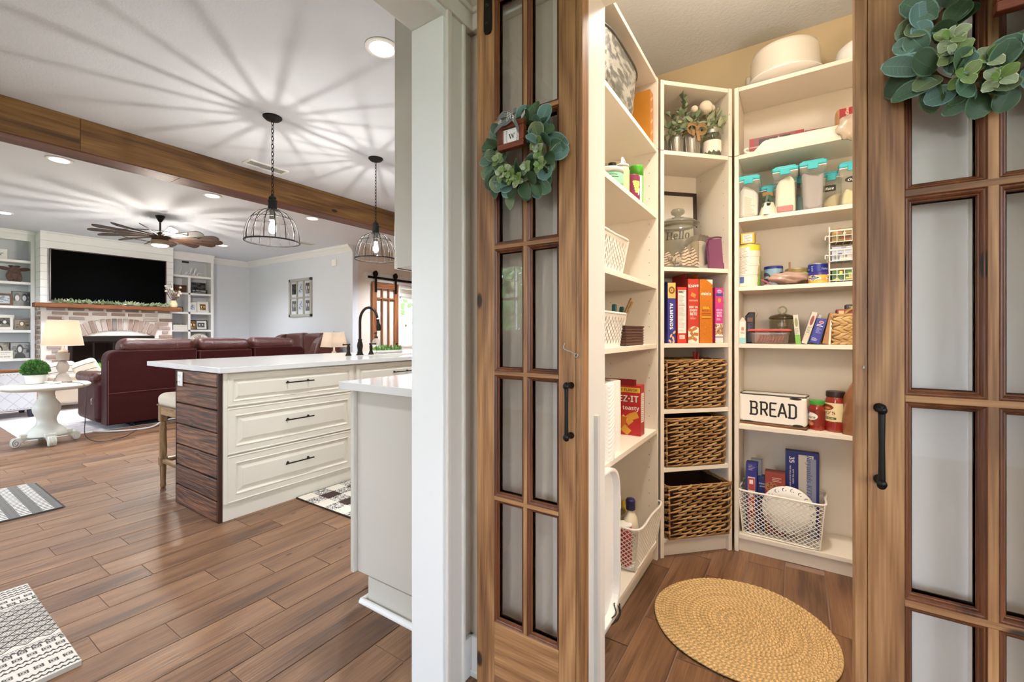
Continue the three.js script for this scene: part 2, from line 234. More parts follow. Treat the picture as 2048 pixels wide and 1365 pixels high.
// lamps of the room the camera stands in and of the pantry, above the frame
for (const [e, n, l] of [[-0.7, -0.9, 'recessed ceiling light of the near room, south of the camera'], [-1.9, -0.9, 'recessed ceiling light of the near room by its far corner'], [-0.5, 0.25, 'recessed ceiling light of the near room above the barn doors'], [-1.9, 0.2, 'recessed ceiling light of the near room by the west window']]) canLight(e, n, l, LIGHT.room, [1, 0.94, 0.86]);
{
  const g = thing('pantry_ceiling_lamp', 'round flush ceiling lamp of the pantry', 'ceiling light', 1.75, 0.1, CEIL);
  M('lamp_base', lathe([[0.001, -0.02], [0.15, -0.02], [0.16, 0], [0.001, 0]], 32), MT.white, g);
  M('lamp_shade', lathe([[0.001, -0.085], [0.07, -0.08], [0.12, -0.06], [0.145, -0.02], [0.001, -0.021]], 32), glow([1, 0.86, 0.66], 4), g);
  point(g, LIGHT.pantryGlow, WARMER, 0, -0.13, 0, 6); spot(g, LIGHT.pantry, WARMER, 1.05, -0.1);
}
{
  const g = thing('wall_sconce', 'small frosted wall lamp inside the pantry, hidden behind the right door', 'wall lamp', 1.2585, -0.42, 1.5, PI / 2);
  M('wall_plate', lathe([[0.0001, 0], [0.05, 0], [0.048, 0.015], [0.0001, 0.018]], 24).rotateX(PI / 2), MT.bronze, g); M('lamp_shade', lathe([[0.0001, 0.018], [0.035, 0.018], [0.05, 0.05], [0.04, 0.08], [0.0001, 0.09]], 24).rotateX(PI / 2), glow([1, 0.9, 0.76], 2.5), g); point(g, LIGHT.sconce, WARMER, 0, 0, 0.13, 5);
}
{ // the chandelier of the near room hangs behind the camera
  const g = thing('chandelier', 'round five-light chandelier of the near room, behind the camera', 'chandelier', -2.2, 0.35, 0), m = MT.bronze;
  M('canopy', lathe([[0.0001, CEIL - 0.03], [0.06, CEIL - 0.02], [0.065, CEIL], [0.0001, CEIL]], 24), m, g); M('rod', cy(0.008, 0.008, CEIL - 2.02, 0, 2.0, 0, 10), m, g); M('ring', torus(0.28, 0.01, 0, 2.0, 0, 40, 8), m, g);
  M('spoke', bc(0.56, 0.012, 0.012, 0, 2.0, 0), m, g); M('spoke', bc(0.012, 0.012, 0.56, 0, 2.0, 0), m, g);
  for (let i = 0; i < 5; i++) { const x = 0.28 * cos(i * 1.2566), z = 0.28 * sin(i * 1.2566); M('candle_sleeve', cy(0.014, 0.014, 0.07, x, 1.99, z, 12), MT.white, g); M('bulb', sp(0.03, x, 2.09, z, 14, 10), glow([1, 0.92, 0.8], 2), g); point(g, LIGHT.chandelier / 5, [1, 0.92, 0.82], x, 2.09, z, 2); }
}
// ---------- pantry shelving ----------
function unit(name, label, e, n, rot, w, depth, H, shelves, holeRows) {
  const t = thing(name, label, 'shelf unit', e, n, 0, rot, 'white pantry shelving'), T = 0.02, x = w / 2 - T / 2;
  for (const s of [-1, 1]) M('side_panel', [rb(T, 2.043, depth, 0.0015, s * x, 0, -depth / 2), rb(T, H - 2.046, depth, 0.0015, s * x, 2.046, -depth / 2)], MT.shelf, t);
  for (const y of shelves) M('shelf', rb(w - 2 * T - 0.001, 0.021, depth - 0.012, 0.0015, 0, y - 0.021, -depth / 2 + 0.003), MT.shelf, t);
  M('back_panel', bx(w - 0.01, H - 0.02, 0.005, 0, 0.01, -depth + 0.0025), MT.shelf, t);
  M('plinth', rb(w - 2 * T, 0.07, 0.016, 0.001, 0, 0, -0.03), MT.shelf, t);
  const hs = []; for (const s of [-1, 1]) for (const z of [-0.04, -depth + 0.05]) for (let y = 0.2; y < H - 0.1; y += 0.064) if (!shelves.some((q) => abs(q - y) < 0.024)) hs.push(new THREE.CircleGeometry(0.0022, 6).rotateY(-s * PI / 2).translate(s * (w / 2 - T - 0.0004), y, z));
  M('peg_holes', hs, mat('#4a3f34', 0.9), t, 'stuff');
  return t;
}
const TOP = 2.397, S_TOP = 2.047;
const unitL = unit('pantry_shelf_unit', 'white shelf unit along the left pantry wall holding baskets and paper towels', 1.812, 0.575, 0, 0.8, 0.29, TOP, [TOP, S_TOP, 1.717, 1.368, 1.073, 0.65, 0.092]);
const unitC = unit('pantry_shelf_unit', 'narrow white corner shelf unit with woven baskets and cereal boxes', 2.366, 0.4225, -PI / 4, 0.408, 0.28, TOP, [TOP, S_TOP, 1.461, 1.075, 0.743, 0.449, 0.095]);
const unitR = unit('pantry_shelf_unit', 'wide white shelf unit on the back pantry wall holding the bread box', 2.514, -0.132, -PI / 2, 0.8, 0.28, TOP, [TOP, S_TOP, 1.722, 1.366, 1.073, 0.655, 0.09]);
// ---------- the two glazed sliding doors ----------
const ringProfile = (x0, x1, y0, y1, steps) => { const p = []; const rect = ([i, z]) => [[x0 + i, y0 + i, z], [x1 - i, y0 + i, z], [x1 - i, y1 - i, z], [x0 + i, y1 - i, z]];
  for (let s = 0; s + 1 < steps.length; s++) { const a = rect(steps[s]), b = rect(steps[s + 1]); for (let i = 0; i < 4; i++) { const j = (i + 1) % 4; p.push(...a[i], ...a[j], ...b[j], ...a[i], ...b[j], ...b[i]); } }
  const g = new THREE.BufferGeometry(); g.setAttribute('position', new THREE.BufferAttribute(new Float32Array(p), 3)); g.computeVertexNormals(); return clean(g); };
function pull(parent, x, y, z, len) { // black bar pull on two posts
  const t = M('handle', [lathe([[0.0035, -len / 2], [0.0055, -len / 2 + 0.01], [0.0048, 0], [0.0055, len / 2 - 0.01], [0.0035, len / 2]], 14).translate(x, y, z + 0.03), ...[-1, 1].flatMap((s) => [lathe([[0.0001, 0], [0.009, 0], [0.009, 0.004], [0.005, 0.008], [0.0045, 0.026], [0.0075, 0.03], [0.0075, 0.036], [0.0001, 0.038]], 14).rotateX(PI / 2).translate(x, y + s * (len / 2 - 0.004), z), sp(0.0072, x, y + s * len / 2, z + 0.03, 12, 8)])], MT.black, parent); return t;
}
const MUNT = [0.634, 1.009, 1.385, 1.76];
function barnDoor(label, n, xs, latchX, pullX) { // xs: [stile, muntin from, muntin to, stile from, width]
  const t = thing('barn_door', label, 'door', 1.06, n, 0.012, -PI / 2), [a, b, c, d, w] = xs, H = 2.22, T = 0.043, z = -T / 2, top = 2.124, bot = 0.25;
  const st = (x0, x1) => uvm(rb(x1 - x0, H, T, 0.002, (x0 + x1) / 2, 0, z), 'y', ro());
  const strip = latchX ? [d, w - 0.019, w] : [0, 0.019, a];
  if (latchX) { M('stile', st(0, a), MT.door, t); M('stile', st(d, w - 0.0195), MT.door, t); M('edge_strip', st(w - 0.0185, w), MT.door, t); }
  else { M('edge_strip', st(0, 0.0185), MT.door, t); M('stile', st(0.0195, a), MT.door, t); M('stile', st(d, w), MT.door, t); }
  M('rail', uvm(rb(d - a, bot, T, 0.002, (a + d) / 2, 0, z), 'x', ro()), MT.door, t); M('rail', uvm(rb(d - a, H - top, T, 0.002, (a + d) / 2, top, z), 'x', ro()), MT.door, t);
  for (const y of MUNT) M('muntin', uvm(rb(d - a, 0.0125, T, 0.0015, (a + d) / 2, y - 0.018, z), 'x', ro()), MT.door, t);
  M('muntin', uvm(rb(c - b, top - bot, T - 0.001, 0.0015, (b + c) / 2, bot, z), 'y', ro()), MT.door, t);
  const ys = [bot, ...MUNT.flatMap((y) => [y - 0.018, y - 0.0055]), top], steps = [[0, -0.0005], [0.002, -0.003], [0.004, -0.0035], [0.0065, -0.006], [0.008, -0.0105], [0.0095, -0.011], [0.0115, -0.0145], [0.0115, -0.03]];
  for (let r = 0; r < 5; r++) for (const [x0, x1] of [[a, b], [c, d]]) {
    const y0 = ys[2 * r], y1 = ys[2 * r + 1];
    M('pane_moulding', [uvm(ringProfile(x0, x1, y0, y1, steps), 'y', ro()), uvm(ringProfile(x0, x1, y0, y1, steps).rotateY(PI).translate(x0 + x1, 0, -T), 'y', ro())], MT.doorDark, t);
    M('pane', bc(x1 - x0 - 0.02, y1 - y0 - 0.02, 0.003, (x0 + x1) / 2, (y0 + y1) / 2, -0.02), MT.pane, t);
  }
  pull(t, pullX, 0.91, 0, 0.142);
  const sx = latchX ? 0.045 : w - 0.045;
  const hg = M('hanger_strap', [prism(poly([[-0.014, 0.012], [-0.01, 0.003], [0, 0], [0.01, 0.003], [0.014, 0.012], [0.014, 0.32], [-0.014, 0.32]]), 0.006, 0.001).translate(sx, 2.02, 0)], MT.black, t);
  for (const q of [0.03, 0.085]) M('bolt', lathe([[0.0001, 0.004], [0.005, 0.003], [0.006, 0]], 10).rotateX(PI / 2).translate(sx, 2.02 + q, 0.006), MT.bronze, hg);
  return t;
}
const doorL = barnDoor('narrow wooden glazed barn door on the left with a hook latch and whole wreath', 0.824, [0.066, 0.168, 0.181, 0.282, 0.352], true, 0.32);
const doorR = barnDoor('narrow wooden glazed barn door on the right cut by the photo edge, large wreath above', -0.0945, [0.0725, 0.178, 0.192, 0.29, 0.356], false, 0.036);
{
  M('hook_latch', [tube([[0.338, 1.06, 0.004], [0.336, 1.062, 0.012], [0.325, 1.068, 0.014], [0.31, 1.072, 0.012], [0.304, 1.077, 0.014], [0.309, 1.09, 0.014]], 0.0016, 20, 6), new THREE.TorusGeometry(0.005, 0.0014, 6, 14).translate(0.338, 1.058, 0.008), bar([0.338, 1.053, 0], [0.338, 1.053, 0.008], 0.0014)], MT.steel, doorL);
  M('latch_eye', [bar([0.012, 1.052, 0], [0.012, 1.052, 0.012], 0.0014), new THREE.TorusGeometry(0.004, 0.0013, 6, 14).rotateY(PI / 2).translate(0.012, 1.052, 0.015)], MT.steel, doorR);
}
// ---------- kitchen ----------
const rectFace = (x0, x1, y0, y1, z) => new THREE.PlaneGeometry(x1 - x0, y1 - y0).translate((x0 + x1) / 2, (y0 + y1) / 2, z);
// raised-panel drawer or door front, lower left corner at x, y; its back at z = 0
function raised(x, y, w, h, f = 1) {
  const steps = [[0, 0.0], [0, 0.014], [0.003, 0.019], [0.008, 0.02], [0.012, 0.0175], [0.042 * f, 0.0175], [0.046 * f, 0.0205], [0.05 * f, 0.0195], [0.054 * f, 0.011], [0.06 * f, 0.0095], [0.085 * f, 0.0165], [0.0855 * f, 0.0175]], l = steps[steps.length - 1];
  return merge([ringProfile(x, x + w, y, y + h, steps), rectFace(x + l[0], x + w - l[0], y + l[0], y + h - l[0], l[1])]);
}
function barPull(parent, x, y, z, len) { return M('handle', [bar([x - len / 2, y, z + 0.03], [x + len / 2, y, z + 0.03], 0.0045, 10), ...[-1, 1].flatMap((s) => [bar([x + s * len * 0.36, y, z], [x + s * len * 0.36, y, z + 0.03], 0.004, 8), lathe([[0.0001, 0], [0.009, 0], [0.0085, 0.004], [0.0045, 0.012]], 12).rotateX(PI / 2).translate(x + s * len * 0.36, y, z)])], MT.bronze, parent); }
{ // island: local x = east from its south-west corner, z = toward the camera (south)
  const I = thing('kitchen_island', 'cream kitchen island with drawers and a dark plank end below white counter', 'kitchen island', 1.21, 2.86, 0);
  const D = 0.6, L = 3.1;
  M('cabinet_box', [bx(L, 0.6, D, L / 2 + 0.006, 0.1, -D / 2), bx(1.0, 0.19, D, 0.506, 0.7, -D / 2), bx(1.2, 0.19, D, L - 0.594, 0.7, -D / 2), bx(1.1, 0.19, 0.02, 1.5, 0.7, -0.012), bx(1.1, 0.19, 0.1, 1.5, 0.7, -D + 0.05), bx(0.022, 0.78, 0.018, 0.017, 0.105, 0.009)], MT.cream, I);
  M('base_moulding', [rb(L - 0.002, 0.085, 0.014, 0.002, L / 2 + 0.006, 0, 0.0), rb(L - 0.002, 0.02, 0.018, 0.004, L / 2 + 0.006, 0.082, -0.003), bx(L - 0.05, 0.1, D - 0.03, L / 2, 0, -D / 2)], MT.cream, I);
  const drawer = (x, y, w, h, f, nm = 'drawer', hl = 0.2) => { const d = M(nm, raised(0, 0, w, h, f), MT.cream, I); d.position.set(x, y, 0.0); if (hl) barPull(d, w / 2, h / 2 + 0.018, 0.0175, hl); return d; };
  drawer(0.026, 0.682, 0.884, 0.199, 0.72); drawer(0.026, 0.393, 0.884, 0.282, 1.05); drawer(0.026, 0.102, 0.884, 0.285, 1.05);
  drawer(0.935, 0.682, 0.9, 0.199, 0.72);
  for (const q of [0, 1]) { drawer(0.935 + q * 0.4515, 0.102, 0.4485, 0.573, 1.05, 'door', 0); }
  drawer(1.86, 0.682, 1.2, 0.199, 0.72); drawer(1.86, 0.102, 1.2, 0.573, 1.05, 'door', 0);
  const burnt = ['#f2e6dc', '#d8c8c0', '#ffffff'].map((q) => wood(burntTex, 0.45, { bumpScale: 0.0015, color: C(q) }));
  // plank end, facing west
  const hs = [0, 0.126, 0.258, 0.395, 0.53, 0.668, 0.802, 0.889];
  for (let i = 0; i < 7; i++) { const hh = hs[i + 1] - hs[i] - 0.007; const g = uvm(rb(0.02, hh, D - 0.022, 0.006, 0, hs[i] + 0.0035, -D / 2 + 0.0, 3), 'z', ro()); const b = M('plank', g, burnt[[0, 1, 0, 2, 1, 0, 2][i]], I); b.position.set(-0.008 + rr(-0.0015, 0.0015), 0, 0); }
  const edge = mat('#3a1d14', 0.45); M('corner_trim', rb(0.024, 0.888, 0.012, 0.003, -0.005, 0, 0.002), edge, I); M('corner_trim', rb(0.024, 0.888, 0.008, 0.002, -0.005, 0, -D), edge, I); M('plank_backing', bx(0.008, 0.886, D - 0.01, 0, 0, -D / 2), mat('#1d120d', 0.9), I);
  const o = thing('wall_outlet', 'white electrical outlet on the dark plank end of the island', 'outlet', 1.186, 3.37, 0.782, -PI / 2);
  M('cover_plate', rb(0.07, 0.092, 0.006, 0.003, 0, 0, 0.0), MT.white, o);
  for (const y of [0.026, 0.066]) { M('socket', prism(rrect(0.03, 0.026, 0.008, 0, y - 0.013), 0.002, 0.0004).translate(0, 0, 0.0028), MT.white, o); M('slots', [bc(0.002, 0.007, 0.001, -0.006, y + 0.003, 0.005), bc(0.002, 0.006, 0.001, 0.006, y + 0.003, 0.005), bc(0.004, 0.004, 0.001, 0, y - 0.007, 0.005)], MT.black, o); }
  const c = thing('countertop', 'long white quartz countertop of the island, overhanging the wooden stool', 'countertop', 1.185, 2.818, 0.8905);
  const sh = rrect(3.2, 1.13, 0.006, 1.6, 0), hole = new THREE.Path(); const hx = [1.3, 1.98], hy = [0.14, 0.5];
  hole.moveTo(hx[0], hy[0]); hole.lineTo(hx[0], hy[1]); hole.lineTo(hx[1], hy[1]); hole.lineTo(hx[1], hy[0]); hole.closePath(); sh.holes.push(hole);
  M('slab', prism(sh, 0.032, 0.002).rotateX(-PI / 2), MT.quartz, c);
  const s = thing('kitchen_sink', 'white undermount sink let into the island countertop before the faucet', 'sink', 1.185 + 1.64, 2.818 + 0.32, 0.72);
  M('basin', [bx(0.7, 0.012, 0.38, 0, 0, 0), bx(0.012, 0.165, 0.38, -0.345, 0, 0), bx(0.012, 0.165, 0.38, 0.345, 0, 0), bx(0.7, 0.165, 0.012, 0, 0, -0.185), bx(0.7, 0.165, 0.012, 0, 0, 0.185)], MT.white, s);
  M('drain', lathe([[0.0001, 0.016], [0.03, 0.016], [0.045, 0.012], [0.045, 0.01]], 20), MT.steel, s);
}
{ // faucet with two lever handles
  const f = thing('faucet', 'dark bronze gooseneck faucet on the island counter', 'faucet', 2.6, 3.39, 0.9215), m = MT.bronze;
  M('base', lathe([[0.0001, 0], [0.033, 0], [0.034, 0.006], [0.026, 0.016], [0.021, 0.045], [0.026, 0.075], [0.027, 0.09], [0.022, 0.115], [0.016, 0.132], [0.019, 0.138], [0.019, 0.148], [0.0001, 0.15]], 24), m, f);
  const arc = [[0, 0.14, 0], [0, 0.25, 0], [0, 0.315, 0]]; for (let i = 1; i <= 8; i++) { const a = PI * i / 8 * 0.92; arc.push([0, 0.315 + 0.122 * sin(a), 0.122 - 0.122 * cos(a)]); }
  M('spout', tube(arc, 0.0125, 40, 12), m, f);
  const sprayer = M('spray_head', lathe([[0.0001, -0.1], [0.017, -0.1], [0.02, -0.09], [0.021, -0.06], [0.015, -0.035], [0.013, -0.01], [0.016, -0.006], [0.016, 0.002], [0.0001, 0.004]], 20), m, f); sprayer.position.set(0, 0.325, 0.247); sprayer.rotation.x = -0.16;
  for (const s of [-1, 1]) {
    const h = M('lever_base', lathe([[0.0001, 0], [0.026, 0], [0.027, 0.006], [0.02, 0.016], [0.013, 0.04], [0.0145, 0.062], [0.016, 0.07], [0.012, 0.086], [0.009, 0.094], [0.012, 0.1], [0.0001, 0.104]], 20), m, f); h.position.x = s * 0.125;
    M('lever', [lathe([[0.0001, -0.005], [0.006, -0.002], [0.007, 0.018], [0.005, 0.03], [0.0085, 0.05], [0.0085, 0.056], [0.0001, 0.062]], 12).rotateZ(PI / 2 * -s).translate(0, 0.1, 0), sp(0.009, -s * 0.012, 0.1, 0, 12, 8)], m, h);
  }
}
const leafShape = (L, W, curl = 0.2, fold = 0.15, nl = 6, nw = 3, round = false) => { // a blade along +y, face to +z
  const p = [], uv = [], ix = []; for (let i = 0; i <= nl; i++) for (let j = -nw; j <= nw; j++) { const t = i / nl, s = j / nw, w = round ? W / 2 * sqrt(max(0.004, 1 - ((t - 0.52) / 0.49) ** 2)) * (0.92 + 0.2 * t) : W / 2 * Math.pow(sin(PI * min(0.999, t * 0.94 + 0.05)), 0.62) * (1.02 - 0.3 * (t - 0.4)); p.push(s * w, t * L, -curl * L * t * t + fold * abs(s) * w * (1 - 0.3 * t) + 0.02 * L * cos(t * 9) * s * s); uv.push(s * 0.5 + 0.5, t); }
  const q = 2 * nw + 1; for (let i = 0; i < nl; i++) for (let j = 0; j < 2 * nw; j++) { const a = i * q + j; ix.push(a, a + 1, a + q, a + 1, a + q + 1, a + q); }
  const g = new THREE.BufferGeometry(); g.setAttribute('position', new THREE.Float32BufferAttribute(p, 3)); g.setAttribute('uv', new THREE.Float32BufferAttribute(uv, 2)); g.setIndex(ix); g.computeVertexNormals(); return g;
};
const leafMat = (c, r = 0.6) => new THREE.MeshPhysicalMaterial({ color: C(c), roughness: r, side: THREE.DoubleSide });
function leafCloud(N, place, L, Wd, R, curl = 0.2) { const base = clean(leafShape(L, Wd, curl, 0.2, 3, 1)), out = [], o = new THREE.Object3D(); for (let i = 0; i < N; i++) { const [p, d] = place(R, i); o.position.copy(p); o.quaternion.setFromUnitVectors(V(0, 1, 0), d.normalize()); o.rotateY(R() * 6.28); o.scale.setScalar(0.7 + 0.6 * R()); o.updateMatrix(); out.push(base.clone().applyMatrix4(o.matrix)); } return out; }
{ // tray with greens and soap
  const t = thing('plant_tray', 'low white tray with green leafy garland on the island counter', 'plant tray', 3.04, 3.55, 0.9215), R = rng(31);
  M('tray', [bx(0.34, 0.008, 0.13, 0, 0, 0), ...[-1, 1].flatMap((s) => [rb(0.34, 0.03, 0.008, 0.003, 0, 0, s * 0.061), rb(0.008, 0.03, 0.13, 0.003, s * 0.166, 0, 0)])], MT.white, t);
  M('leaves', leafCloud(110, (R) => [V(rr(-0.16, 0.16, R), 0.02, rr(-0.05, 0.05, R)), V(rr(-1, 1, R), rr(0.5, 1.2, R), rr(-0.8, 0.8, R))], 0.062, 0.018, R), leafMat('#6f9a4e'), t, 'stuff');
  const s = thing('soap_bottle', 'frosted soap bottle with black pump behind the counter greens', 'soap bottle', 3.04, 3.7, 0.9215);
  M('bottle', lathe([[0.0001, 0], [0.042, 0], [0.045, 0.006], [0.045, 0.095], [0.036, 0.125], [0.017, 0.145], [0.016, 0.155], [0.0001, 0.155]], 24), MT.frosted, s);
  M('label', lathe([[0.0455, 0.03], [0.0455, 0.085]], 24), printed(print(256, 64, (g, w, h) => { g.fillStyle = '#efeee9'; g.fillRect(0, 0, w, h); for (let i = 0; i < 4; i++) lines(g, 170, 12 + i * 14, 56, 1, 10, '#8d8a84', 3); })), s);
  M('pump', [lathe([[0.0001, 0.152], [0.018, 0.152], [0.018, 0.168], [0.005, 0.172], [0.004, 0.2], [0.012, 0.202], [0.012, 0.21], [0.0001, 0.212]], 16), bar([0, 0.206, 0], [-0.035, 0.198, 0.01], 0.0045)], MT.black, s);
}
{ // base cabinet and its counter beside the column, upper cabinet above
  const b = thing('base_cabinet', 'cream base cabinet with plain end panel beside the white column', 'cabinet', 1.182, 1.03, 0), Wd = 1.9, D = 0.57;
  M('end_panel', prism(poly([[0, 0], [-0.5, 0], [-0.5, 0.102], [-0.552, 0.102], [-0.552, 0.889], [0, 0.889]].map(([x, y]) => [x, y])), 0.018).rotateY(PI / 2).rotateY(0).translate(0, 0, 0).applyMatrix4(new THREE.Matrix4().makeScale(1, 1, 1)), MT.panelCab, b).position.set(0, 0, 0);
  M('carcass', [bx(Wd, 0.78, 0.55, Wd / 2 + 0.018, 0.105, -0.275), bx(Wd, 0.1, 0.48, Wd / 2 + 0.018, 0, -0.24)], MT.panelCab, b);
  M('face_frame', rb(0.05, 0.787, 0.02, 0.002, 0.024, 0.102, -0.563), MT.panelCab, b);
  for (let i = 0; i < 3; i++) { const d = M('door', raised(0, 0, 0.58, 0.76, 1), MT.cream, b); d.rotation.y = PI; d.position.set(0.66 + i * 0.6, 0.115, -0.573); }
  M('shoe_moulding', [tube([[-0.002, 0.002, 0.0], [-0.002, 0.002, -0.5]], 0.014, 4, 12), tube([[-0.002, 0.002, -0.5], [1.8, 0.002, -0.5]], 0.012, 4, 8)], MT.trim, b);
  const c = thing('countertop', 'short white quartz countertop beside the white column', 'countertop', 1.142, 1.02, 0.8895); M('slab', prism(rrect(1.98, 0.612, 0.005, 0.99, 0), 0.032, 0.002).rotateX(-PI / 2), MT.quartz, c);
  const u = thing('upper_cabinet', 'white upper wall cabinet seen edge-on above the short counter', 'cabinet', 1.182, 1.02, 1.385);
  M('carcass', rb(1.6, 1.35, 0.295, 0.002, 0.8, 0, -0.1475), MT.panelCab, u);
  for (let i = 0; i < 3; i++) { const d = M('door', [raised(0, 0, 0.52, 1.35, 1)], MT.panelCab, u); d.rotation.y = PI; d.position.set(0.524 + i * 0.53, -0.003, -0.297); }
}
// pendants over the island
const bulbGlow = glow([1, 0.95, 0.88], 6);
function pendant(e, n, label) {
  const rim = 1.815, g = thing('pendant_light', label, 'pendant light', e, n, 0, 0, 'cage pendants over the island'), m = MT.darkMetal;
  M('ceiling_canopy', lathe([[0.0001, CEIL - 0.032], [0.02, CEIL - 0.03], [0.05, CEIL - 0.022], [0.066, CEIL - 0.006], [0.066, CEIL], [0.0001, CEIL]], 28), m, g);
  const links = []; let y = CEIL - 0.035, i = 0; while (y > 2.175) { links.push(new THREE.TorusGeometry(0.0085, 0.0021, 5, 14).scale(1, 2.0, 1).rotateY(i++ % 2 ? PI / 2 : 0).translate(0, y - 0.012, 0)); y -= 0.029; }
  M('chain', [...links, bar([0.004, CEIL - 0.03, 0.003], [0.003, 2.15, 0.004], 0.0014, 5)], m, g);
  M('socket_cap', lathe([[0.0001, 2.178], [0.006, 2.176], [0.011, 2.166], [0.011, 2.16], [0.024, 2.152], [0.027, 2.14], [0.021, 2.132], [0.033, 2.126], [0.034, 2.118], [0.03, 2.112], [0.031, 2.06], [0.026, 2.055], [0.0001, 2.06]], 24), m, g);
  const pts = [[0.026, 2.06], [0.07, 2.045], [0.122, 2.01], [0.161, 1.95], [0.18, 1.885], [0.185, rim]], rib = tube(pts.map(([r, y]) => [r, y, 0]), 0.0032, 22, 6), N = 16;
  for (let k = 0; k < N; k++) { const r = M('wire_rib', rib, m, g); r.rotation.y = k / N * 2 * PI; }
  M('rim_ring', torus(0.185, 0.006, 0, rim, 0, 48, 8), m, g); M('upper_ring', torus(0.143, 0.003, 0, 1.983, 0, 40, 6), m, g);
  M('bulb_holder', lathe([[0.0001, 2.06], [0.019, 2.06], [0.021, 2.0], [0.021, 1.975], [0.0001, 1.972]], 20), mat('#8e8a86', 0.4, { metalness: 0.5 }), g);
  M('bulb', lathe([[0.0001, 1.875], [0.014, 1.879], [0.024, 1.893], [0.026, 1.91], [0.022, 1.935], [0.015, 1.96], [0.013, 1.975]], 20), bulbGlow, g);
  point(g, LIGHT.pendant, [1, 0.95, 0.87], 0, 1.91, 0, 0.3); return g;
}
pendant(1.747, 3.3, 'dark wire cage pendant light over the island near the stool, the larger looking'); pendant(2.69, 3.28, 'dark wire cage pendant light over the faucet side of the island');
{ // ceiling beam and vents
  const b = struct('beam', wbox(-3.2, 9, 4.55, 4.74, 2.52, CEIL), mat('#5a3a22', 0.7));
  for (const [e0, e1] of [[-3.2, -0.9], [-0.898, 0.957], [0.959, 4.2], [4.202, 9]]) {
    const f = M('side_board', uvm(wrb(e0, e1, 4.53, 4.552, 2.506, CEIL - 0.001, 0.002), 'x', ro()), MT.beam, b); M('side_board', uvm(wrb(e0, e1, 4.738, 4.76, 2.506, CEIL - 0.001, 0.002), 'x', ro()), MT.beam, b);
  }
  for (const [e0, e1] of [[-3.2, 1.6], [1.602, 9]]) M('bottom_board', uvm(wrb(e0, e1, 4.532, 4.758, 2.498, 2.52, 0.002), 'x', ro()), wood(beamTex, 0.5, { color: C('#c99a88') }), b);
  const vent = (e, n, w, d, label) => { const v = thing('ceiling_vent', label, 'air vent', e, n, CEIL - 0.012); M('vent_frame', [rb(w, 0.012, 0.022, 0.003, 0, 0, -d / 2), rb(w, 0.012, 0.022, 0.003, 0, 0, d / 2), rb(0.022, 0.012, d, 0.003, -w / 2, 0, 0), rb(0.022, 0.012, d, 0.003, w / 2, 0, 0)], MT.white, v); M('backing', bx(w - 0.02, 0.002, d - 0.02, 0, 0.0095, 0), mat('#55524f', 0.9), v); for (let i = 1; i < 7; i++) { const s = M('slat', bc(w - 0.03, 0.0015, d / 9, 0, 0, 0).rotateX(0.6), MT.white, v); s.position.set(0, 0.005, -d / 2 + d * i / 7); } };
  vent(2.235, 4.335, 0.36, 0.13, 'white ceiling air vent in front of the wooden beam, by the pendant chain'); vent(4.55, 7.45, 0.3, 0.15, 'white ceiling air vent near the crown moulding between the pendants');
}
{ // bar stool tucked under the overhang
  const s = thing('bar_stool', 'oak bar stool with cream nailhead seat behind the plank end', 'bar stool', 1.435, 3.675, 0), w = 0.42, d = 0.4;
  const cushion = new RoundedBoxGeometry(w + 0.01, 0.1, d + 0.01, 5, 0.04); { const p = cushion.attributes.position; for (let i = 0; i < p.count; i++) { const k = 1 - Math.pow(p.getX(i) / w * 1.9, 2) * 0.35 - Math.pow(p.getZ(i) / d * 1.9, 2) * 0.35; if (p.getY(i) > 0) p.setY(i, p.getY(i) * (0.55 + 0.75 * max(0, k))); } cushion.computeVertexNormals(); }
  M('seat', uvm(cushion.translate(0, 0.645, 0), 'x'), mat('#cfc3ae', 0.9, { bumpMap: weaveBump, bumpScale: 0.0006 }), s);
  const nails = []; for (let i = 0; i < 20; i++) for (const q of [-1, 1]) { const t = (i + 0.5) / 20 - 0.5; nails.push(sp(0.0055, t * w, 0.609, q * (d / 2 + 0.004), 8, 6), sp(0.0055, q * (w / 2 + 0.004), 0.609, t * d, 8, 6)); }
  M('nailheads', nails, mat('#8a7a60', 0.35, { metalness: 0.8 }), s, 'stuff');
  M('apron', [[0, d / 2 - 0.015, w - 0.06, 0.02], [0, -d / 2 + 0.015, w - 0.06, 0.02]].map(([x, z, a, b]) => uvm(rb(a, 0.06, b, 0.002, x, 0.54, z), 'x', ro())).concat([-1, 1].map((q) => uvm(rb(0.02, 0.06, d - 0.06, 0.002, q * (w / 2 - 0.015), 0.54, 0), 'z', ro()))), MT.oak, s);
  const leg = uvm(merge([lathe([[0.0001, 0], [0.013, 0], [0.017, 0.015], [0.019, 0.03], [0.016, 0.036], [0.02, 0.16], [0.0215, 0.17]], 16), rb(0.046, 0.06, 0.046, 0.004, 0, 0.17, 0), lathe([[0.0215, 0.23], [0.024, 0.26], [0.021, 0.4], [0.023, 0.44], [0.018, 0.452], [0.023, 0.462], [0.018, 0.472], [0.016, 0.482], [0.021, 0.49], [0.0001, 0.49]], 16), rb(0.046, 0.116, 0.046, 0.004, 0, 0.488, 0)]), 'y');
  for (const a of [-1, 1]) for (const b of [-1, 1]) { const l = M('leg', leg, MT.oak, s); l.position.set(a * (w / 2 - 0.025), 0, b * (d / 2 - 0.025)); }
  for (const q of [-1, 1]) { M('stretcher', uvm(bx(w - 0.08, 0.026, 0.022, 0, 0.188, q * (d / 2 - 0.025)), 'x', ro()), MT.oak, s); M('stretcher', uvm(bx(0.022, 0.026, d - 0.08, q * (w / 2 - 0.025), 0.188, 0), 'z', ro()), MT.oak, s); }
  M('foot_plate', bx(w - 0.1, 0.003, 0.03, 0, 0.214, -d / 2 + 0.025), MT.steel, s);
}
